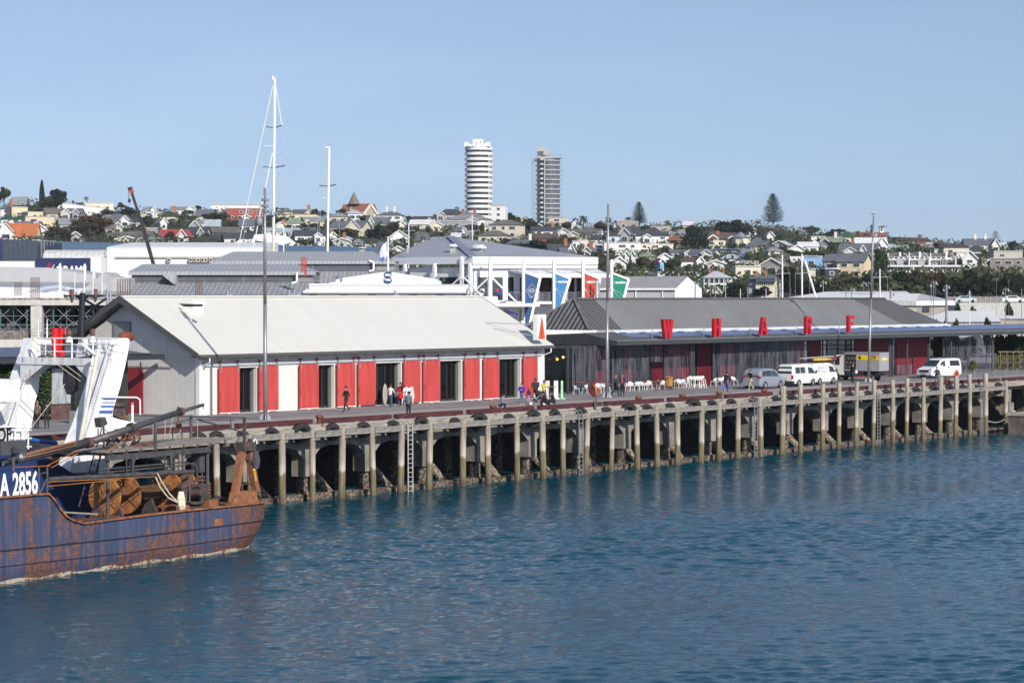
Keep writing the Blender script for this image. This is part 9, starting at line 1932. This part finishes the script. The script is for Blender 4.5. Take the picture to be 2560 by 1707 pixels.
# surfboard-like pale oval sign and red easel in the shop doorways
u=uv_at(962,VF-.3);mb=MB();mb.ball((u,VF-.32,.82),.29,0,12,(1,.18,2.7));solo(mb,'oval_board',mat('oval_cream',(.42,.40,.34),.6,stripe=(2,.15,.3,0)),'tall cream oval board beside the third shop doorway','board',(u,VF-.3,0),smooth=True)
u=uv_at(1267,VF+.9);mb=MB()
for a_,c_ in (((-.1,0,0),(0,.1,1.5)),((.25,0,0),(.1,.1,1.5)),((-.05,0,.1),(.02,.1,1.4))): mb.beam((u+a_[0],VF+1+a_[1],a_[2]),(u+c_[0],VF+1+c_[1],c_[2]),.07,.07)
solo(mb,'red_easel',mat('signal_red'),'red easel inside the last shop window','easel',(u,VF+1,0))
mb=MB();u=uv_at(1246,VF+.9);leafcloud(mb,(u,VF+1.2,1.75),.4,.2,.35,260,.07,rg,1,0);mb.lathe((u,VF+1.2,0),[(.3,0),(.35,1.2)],12,2);solo(mb,'flower_display',[WHITE,LG,DARK],'white flowers on a dark stand in the last shop window','flowers',(u,VF+1.2,0))
# lifebuoy post; second lifebuoy
for px,y0,y1,dz in ((1486,1040,973,0),(2390,925,0,0)):
 u=uv_at(px,VE-.05);t=thing('lifebuoy_post',('dark post with orange lifebuoy at the wharf edge below the middle mast','orange lifebuoy hung on a tall pile in front of the white people carrier')[px > 2000],'lifebuoy',(u,VE,0));mb=MB();mb.tube((u,VE-.1,-1.2),(u,VE-.1,1.55 if px < 2000 else 1.25),.11,.11,10);build(mb,'post',mat('post_grey'),t)
 mb=MB();mb.torus((u-.32 if px < 2000 else u-.2,VE-.2,1.2 if px < 2000 else .85),.36,.085,'y' if px > 2000 else 'x',20,8)
 if px < 2000: mb.v=[tuple(Matrix.Rotation(R(-25),3,'Z')@(Vector(p)-Vector((u-.3,VE-.2,0)))+Vector((u-.3,VE-.2,0))) for p in mb.v]
 bo=build(mb,'buoy',mat('life_orange',(.80,.10,.015),.5),t,smooth=True);mb=MB();mb.tube((u-.35,VE-.25,.8),(u-.3,VE-.25,.35),.02);build(mb,'rope',mat('pale_rope'),t)
# railing at the right
for i,px in enumerate((2437,2487,2515,2543)):
 p=Vector((uv_at(px,106.0),106.0,0));mb=MB();mb.tube(p,p+Vector((0,0,1.05)),.04);mb.tube(p+Vector((0,0,1.0)),p+Vector((0,-.3,1.06)),.035);solo(mb,'railing_post',GALV,'%s slim galvanised railing post from the left at the far quay' % ORDW[i],'railing post',tuple(p),'railing posts at the far quay')
# ------------------------------------------------------------------ vehicles
def vehicle(name,lab,cat,pos,rz,prof,paint,L_,Wd,wx,wr,side,rear=None,front=None,roof_in=.12,extra=None):
 """prof: stations (x, z_bottom, z_belt, z_top) from rear x=0 to nose; side: window quads in x, z"""
 t=thing(name,lab,cat,tuple(pos),None,rz,True);hw=Wd/2;mb=MB();vs=[];n=0
 for x,zb,zl,zt in prof:
  q=hw*(1-.10*max(0,(abs(x-L_/2)/(L_/2))-.8)/.2);ri=q-roof_in*max(0,min(1,(zt-zl)/.5))
  vs += [(x,-q*.94,zb),(x,-q,zb+(zl-zb)*.35),(x,-q*.98,zl),(x,-ri,zt-.05),(x,-ri+.12,zt),(x,ri-.12,zt),(x,ri,zt-.05),(x,q*.98,zl),(x,q,zb+(zl-zb)*.35),(x,q*.94,zb)];n += 1
 fs=[(i*10+j,(i+1)*10+j,(i+1)*10+(j+1)%10,i*10+(j+1)%10) for i in range(n-1) for j in range(10)]+[tuple(range(10)),tuple(reversed(range((n-1)*10,n*10)))]
 mb.add(vs,fs);bo=build(mb,'body',paint,t,smooth=False)
 def at(x):
  for a_,b_ in zip(prof[:-1],prof[1:]):
   if a_[0] <= x <= b_[0]: k=(x-a_[0])/max(1e-6,b_[0]-a_[0]);return [a_[i]+(b_[i]-a_[i])*k for i in range(4)]
  return prof[-1]
 def yside(x,z): _,zb,zl,zt=at(x);k=max(0,min(1,(z-zl)/max(.05,zt-.05-zl)));return hw*.98-(hw*.98-(hw-roof_in))*k
 for s in (-1,1):
  for w_ in side:
   mb=MB();mb.add([(x,s*(yside(x,z)+.012),z) for x,z in w_],[tuple(range(len(w_)))]);build(mb,'side_window',MGL,t)
  for x in wx:
   mb=MB();mb.tube((x,s*(hw-.2),wr),(x,s*(hw+.01),wr),wr,wr,22);mb.torus((x,s*(hw+.0),wr),wr-.05,.05,'y',22,6);w2=build(mb,'wheel',BLACK,t)
   mb=MB();mb.tube((x,s*(hw+.0),wr),(x,s*(hw+.025),wr),wr*.62,wr*.58,18)
   for k in range(7): a_=k*.9;mb.tube((x+.11*math.cos(a_),s*(hw+.03),wr+.11*math.sin(a_)),(x+.11*math.cos(a_),s*(hw+.035),wr+.11*math.sin(a_)),.03,.03,6,1)
   build(mb,'rim',[mat('alloy',(.45,.45,.46),.4,.5),DARK],w2)
   mb=MB();mb.torus((x,s*(hw-.035),wr+.02),wr+.05,.035,'y',22,5);build(mb,'wheel_arch',DARK,t)
 mb=MB();mb.box(.1,L_-.1,-hw*.9,hw*.9,prof[1][1]-.06,prof[1][1]+.02);build(mb,'underbody',DARK,t)
 for nm,m_,q in (rear or [])+(front or [])+(extra or []): mb=MB();[mb.box(*b6) if len(b6) == 6 else mb.prism(b6[0],b6[1]) for b6 in q];build(mb,nm,m_,t)
 return t
VW=mat('van_white',(.74,.74,.70),.3,var=.02);SIL=mat('car_silver',(.40,.43,.50),.3,.5,var=.02);RL=mat('tail_red',(.45,.02,.02),.3);PLT=mat('plate',(.6,.6,.55),.5)
va=0.0
b=pz(1871,970,0)
vehicle('silver_people_carrier','silver seven-seat car parked facing away beside the wharf pavilion','car',(pz(1896,972,0).x-.9,pz(1896,972,0).y+.2,0),R(2),[(0,.35,.95,1.0),(.05,.25,1.02,1.42),(.35,.22,1.04,1.68),(.9,.2,1.04,1.76),(2.2,.2,1.02,1.77),(3.0,.2,.98,1.64),(3.8,.2,.95,1.12),(4.4,.22,.86,.95),(4.72,.28,.72,.78)],SIL,4.72,1.8,(.95,3.75),.33,[[(.42,1.1),(1.15,1.1),(1.15,1.56),(.6,1.58)],[(1.2,1.1),(2.15,1.08),(2.15,1.6),(1.2,1.58)],[(2.22,1.07),(3.5,1.05),(2.85,1.52),(2.22,1.58)]],
 [('rear_window',MGL,[([(-.02,-.72,1.1),(-.02,.72,1.1),(.28,.62,1.6),(.28,-.62,1.6)],(-.012,0,.004))]),('tail_light',RL,[(-.05,.2,-.9,-.62,.95,1.13),(-.05,.2,.62,.9,.95,1.13)]),('bumper',SIL,[(-.12,.1,-.85,.85,.3,.62)]),('number_plate',PLT,[(-.03,-.01,-.26,.26,.7,.82)])])
def hiace(pos,rz,lab,rack=False,curtain=False):
 ex=[('mirror',DARK,[(4.15,4.25,-1.0,-.86,1.15,1.4)]),('door_seam',mat('seam',(.3,.3,.3),.6),[(1.98,2.0,-.86,-.853,.4,1.75),(3.3,3.32,-.86,-.853,.4,1.2)])]
 if rack: ex += [('roof_rack',DARK,[(.6,.7,-.75,.75,1.98,2.16),(2.0,2.1,-.75,.75,1.98,2.16),(3.3,3.4,-.75,.75,1.98,2.16)])]
 return vehicle('white_van',lab,'van',pos,rz,[(0,.45,1.0,1.1),(.04,.32,1.1,1.5),(.16,.3,1.12,1.9),(.5,.28,1.12,1.98),(3.2,.28,1.1,1.98),(3.75,.28,1.08,1.86),(4.35,.28,1.02,1.25),(4.65,.32,.95,1.02),(4.7,.4,.7,.8)],VW,4.7,1.7,(1.1,3.75),.33,[[(.5,1.18),(1.35,1.18),(1.35,1.72),(.5,1.72)],[(1.45,1.18),(2.35,1.18),(2.35,1.72),(1.45,1.72)],[(2.9,1.15),(4.15,1.12),(3.75,1.6),(2.9,1.72)]] if not curtain else [[(3.0,1.15),(4.15,1.12),(3.75,1.6),(3.0,1.72)]],
     [('rear_window',MGL,[([(-.0,-.70,1.18),(-.0,.70,1.18),(.12,.64,1.78),(.12,-.64,1.78)],(-.012,0,.002))]),('tail_light',RL,[(-.03,.06,-.85,-.7,.72,1.05),(-.03,.06,.7,.85,.72,1.05)]),('bumper',DARK,[(-.08,.25,-.86,.86,.3,.52)]),('number_plate',PLT,[(-.06,-.02,-.26,.3,.62,.84)])],
     extra=ex+([('curtained_window',mat('curtain_white',(.6,.6,.6),.5),[(.8,2.7,-.862,-.852,1.15,1.72)])] if curtain else []))
p=pz(2005,965,0);hiace((p.x-2.6,p.y+.3,0),R(1),'white passenger van parked right behind the silver car, back to camera')
p=pz(2075,960,0);q_=(p.x-3.9,p.y+.35,0);hiace(q_,R(1),'white van with curtained window and loaded roof rack',True,True)
KY=mat('kayak_yellow',(.80,.42,.02),.4);mb=MB();b=Vector(q_)
pr=[(.02,0),(.16,.4),(.22,1.2),(.22,2.2),(.16,3.2),(.02,3.8)];mb.lathe(b+Vector((.6,-.35,2.28)),pr,12,0,'x',(1,.55));solo(mb,'yellow_kayak',KY,'yellow kayak tied on the van roof rack','kayak',tuple(b+Vector((.6,-.35,2.2))),smooth=True)
mb=MB();mb.lathe(b+Vector((2.6,.5,2.22)),pr,12,0,'x',(1,.6));solo(mb,'red_kayak',mat('kayak_red',(.50,.03,.05),.4),'red kayak on the van roof beyond the yellow one','kayak',tuple(b+Vector((2.6,.5,2.2))),smooth=True)
mb=MB()
for y in (.0,.35): mb.beam(b+Vector((-.5,y,2.42)),b+Vector((5.3,y,2.52)),.07,.1)
for k in range(16): mb.beam(b+Vector((-.3+k*.36,0,2.43)),b+Vector((-.3+k*.36,.35,2.43)),.04)
solo(mb,'ladder',mat('alu_ladder',(.5,.5,.5),.4,.5),'aluminium ladder lying on the roof rack of the loaded van','ladder',tuple(b))
# box truck with open side, pointing left
p=pz(2164,950,0);tq=pz(2199,953,0);t=thing('service_truck','small truck with silver box body and yellow signs, side locker open','truck',(tq.x-.03*2.7-.6,tq.y+2.75,0),None,R(-88),True);t.scale=(.7,1,1)
SB_=mat('box_silver',(.42,.42,.43),.4,.3,var=.04);x0,x1=-1.3,3.9;y0=.6
mb=MB();mb.box(x0,x1,y0,y0+2.1,.95,2.62);mb.box(x0-.03,x1+.03,y0-.03,y0+2.13,2.62,2.7);build(mb,'box_body',SB_,t)
mb=MB();mb.box(x0+.15,x0+1.75,y0-.02,y0-.001,1.1,2.5);lk=build(mb,'open_locker',mat('locker_dark',(.02,.02,.02),.9),t);mb=MB()
for k in range(3): mb.box(x0+.2,x0+1.7,y0-.06,y0-.021,1.25+.4*k,1.29+.4*k)
for k in range(9): a_=x0+.25+.16*k;mb.box(a_,a_+.1,y0-.07,y0-.022,1.3+.4*(k%3),1.45+.4*(k%3))
build(mb,'tool_shelves',mat('tool_grey',(.2,.2,.2),.7),lk)
YL=mat('sign_yellow',(.80,.55,.01),.5);mb=MB();mb.box(x0+1.85,x1-.15,y0-.015,y0-.001,1.98,2.42);sg=build(mb,'yellow_sign',YL,t);BKT=mat('letter_black')
text_obj('BESTTOKS','lettering',.30,.006,BKT,sg,(x1-1.05,y0-.022,2.18),(R(90),0,0),sx=.85,bold=.012);text_obj('HIRE & CLEAN','small_lettering',.15,.006,BKT,sg,(x1-1.0,y0-.022,2.02),(R(90),0,0),sx=.95)
mb=MB();mb.tube((x0+2.3,y0-.016,2.2),(x0+2.3,y0-.022,2.2),.18,.18,18);mb.beam((x0+2.2,y0-.026,2.24),(x0+2.4,y0-.026,2.16),.06,.004,1);build(mb,'round_emblem',[BKT,YL],sg)
mb=MB();mb.box(x1+.0,x1+.015,y0+.4,y0+1.8,1.95,2.2);build(mb,'rear_sign',mat('sign_yellow_pale',(.75,.55,.2),.5),t)
mb=MB();mb.box(x0-1.9,x0-.1,y0+.05,y0+2.0,.75,2.35) if 0 else None;mb.prism([(x0-1.9,y0+.05,.55),(x0-.15,y0+.05,.55),(x0-.15,y0+.05,2.45),(x0-1.2,y0+.05,2.45),(x0-1.75,y0+.05,1.5)],(0,1.95,0));build(mb,'cab',VW,t)
mb=MB();mb.prism([(x0-1.55,y0+.035,1.5),(x0-.75,y0+.035,1.5),(x0-.75,y0+.035,2.15),(x0-1.2,y0+.035,2.15)],(0,.01,0));build(mb,'cab_window',MGL,t)
for x in (x0-1.2,x0+3.6):
 for y in (y0,y0+1.85):
  mb=MB();mb.tube((x,y,.42),(x,y+.25,.42),.42,.42,20);w2=build(mb,'wheel',BLACK,t);mb=MB();mb.tube((x,y-.01,.42),(x,y,.42),.2,.2,14);build(mb,'rim',GALV,w2)
mb=MB();mb.box(x0-1.6,x1-.3,y0+.3,y0+1.7,.5,.9);mb.box(x0+.2,x0+2.8,y0+.02,y0+.1,.5,.9);mb.box(x1,x1+.6,y0+.3,y0+1.8,.55,.75);build(mb,'chassis',DARK,t)
mb=MB();mb.prism([(x0-2.3,y0-.2,2.0),(x0-.2,y0-.2,2.4),(x0-.2,y0-.6,2.2),(x0-2.3,y0-.7,2.0)],(0,0,.04));build(mb,'red_hatch',mat('kayak_red'),t)
p=pz(2108,950,0);mb=MB();q=p+Vector((.2,1.6,0))
for k in range(12): a_=Vector((rc.uniform(-.6,.6),rc.uniform(-.3,.3),rc.uniform(.4,1.7)));mb.box(*(q.x+a_.x-.2,q.x+a_.x+.2,q.y+a_.y-.2,q.y+a_.y+.2,a_.z-.15,a_.z+.15),k%3)
solo(mb,'tool_rack',[mat('site_tan'),mat('car_maroon',(.12,.015,.015),.6),mat('tool_grey')],'jumble of tan and maroon gear between the van and the truck cab','tool rack',tuple(q))
# people carrier facing left
p=pz(2345,962,0)
tv=vehicle('white_people_carrier','white people carrier with roof bars facing left near the curtain','van',(pz(2400,944,0).x+.6,pz(2400,944,0).y+.9,0),R(170),[(0,.4,1.0,1.2),(.06,.3,1.1,1.75),(.3,.28,1.12,1.92),(1.2,.26,1.12,1.95),(2.9,.26,1.1,1.9),(3.35,.26,1.08,1.72),(4.1,.26,1.02,1.15),(4.75,.28,.92,.98),(5.0,.35,.7,.75)],mat('carrier_white',(.80,.80,.80),.25,var=.01),5.0,1.9,(.95,4.0),.35,[[(.35,1.2),(2.0,1.2),(2.0,1.72),(.5,1.72)],[(2.75,1.18),(3.85,1.14),(3.3,1.6),(2.75,1.74)]],
 front=[('windscreen',MGL,[([(3.32,-.68,1.74),(3.32,.68,1.74),(4.08,.78,1.18),(4.08,-.78,1.18)],(.03,0,.03))]),('grille',DARK,[(4.97,5.02,-.55,.55,.62,.85)]),('headlight',mat('lamp_clear',(.55,.58,.62),.2),[(4.72,4.98,-.88,-.6,.72,.95),(4.72,4.98,.6,.88,.72,.95)]),('number_plate',PLT,[(5.02,5.04,-.26,.26,.45,.57)]),('roof_bar',DARK,[(.4,2.9,-.62,-.58,1.97,2.02),(.4,2.9,.58,.62,1.97,2.02)]),('door_handle',DARK,[(2.1,2.4,.955,.965,1.02,1.12)])])
# ------------------------------------------------------------------ air
hz=bpy.data.materials.new('haze_air');hz.use_nodes=True;n=hz.node_tree
for q in list(n.nodes):
 if q.type != 'OUTPUT_MATERIAL': n.nodes.remove(q)
vo=n.nodes.new('ShaderNodeVolumePrincipled');vo.inputs['Color'].default_value=(.80,.86,.95,1);vo.inputs['Density'].default_value=.00010;vo.inputs['Anisotropy'].default_value=.3
n.links.new(vo.outputs[0],[q for q in n.nodes if q.type == 'OUTPUT_MATERIAL'][0].inputs['Volume'])
hp_=[(-700,-900),(3600,-900),(3600,3600),(-700,3600)]
mb=MB();mb.prism([(x,y,-12) for x,y in hp_],(0,0,140));o=build(mb,'haze',hz);tag(o,kind='stuff')
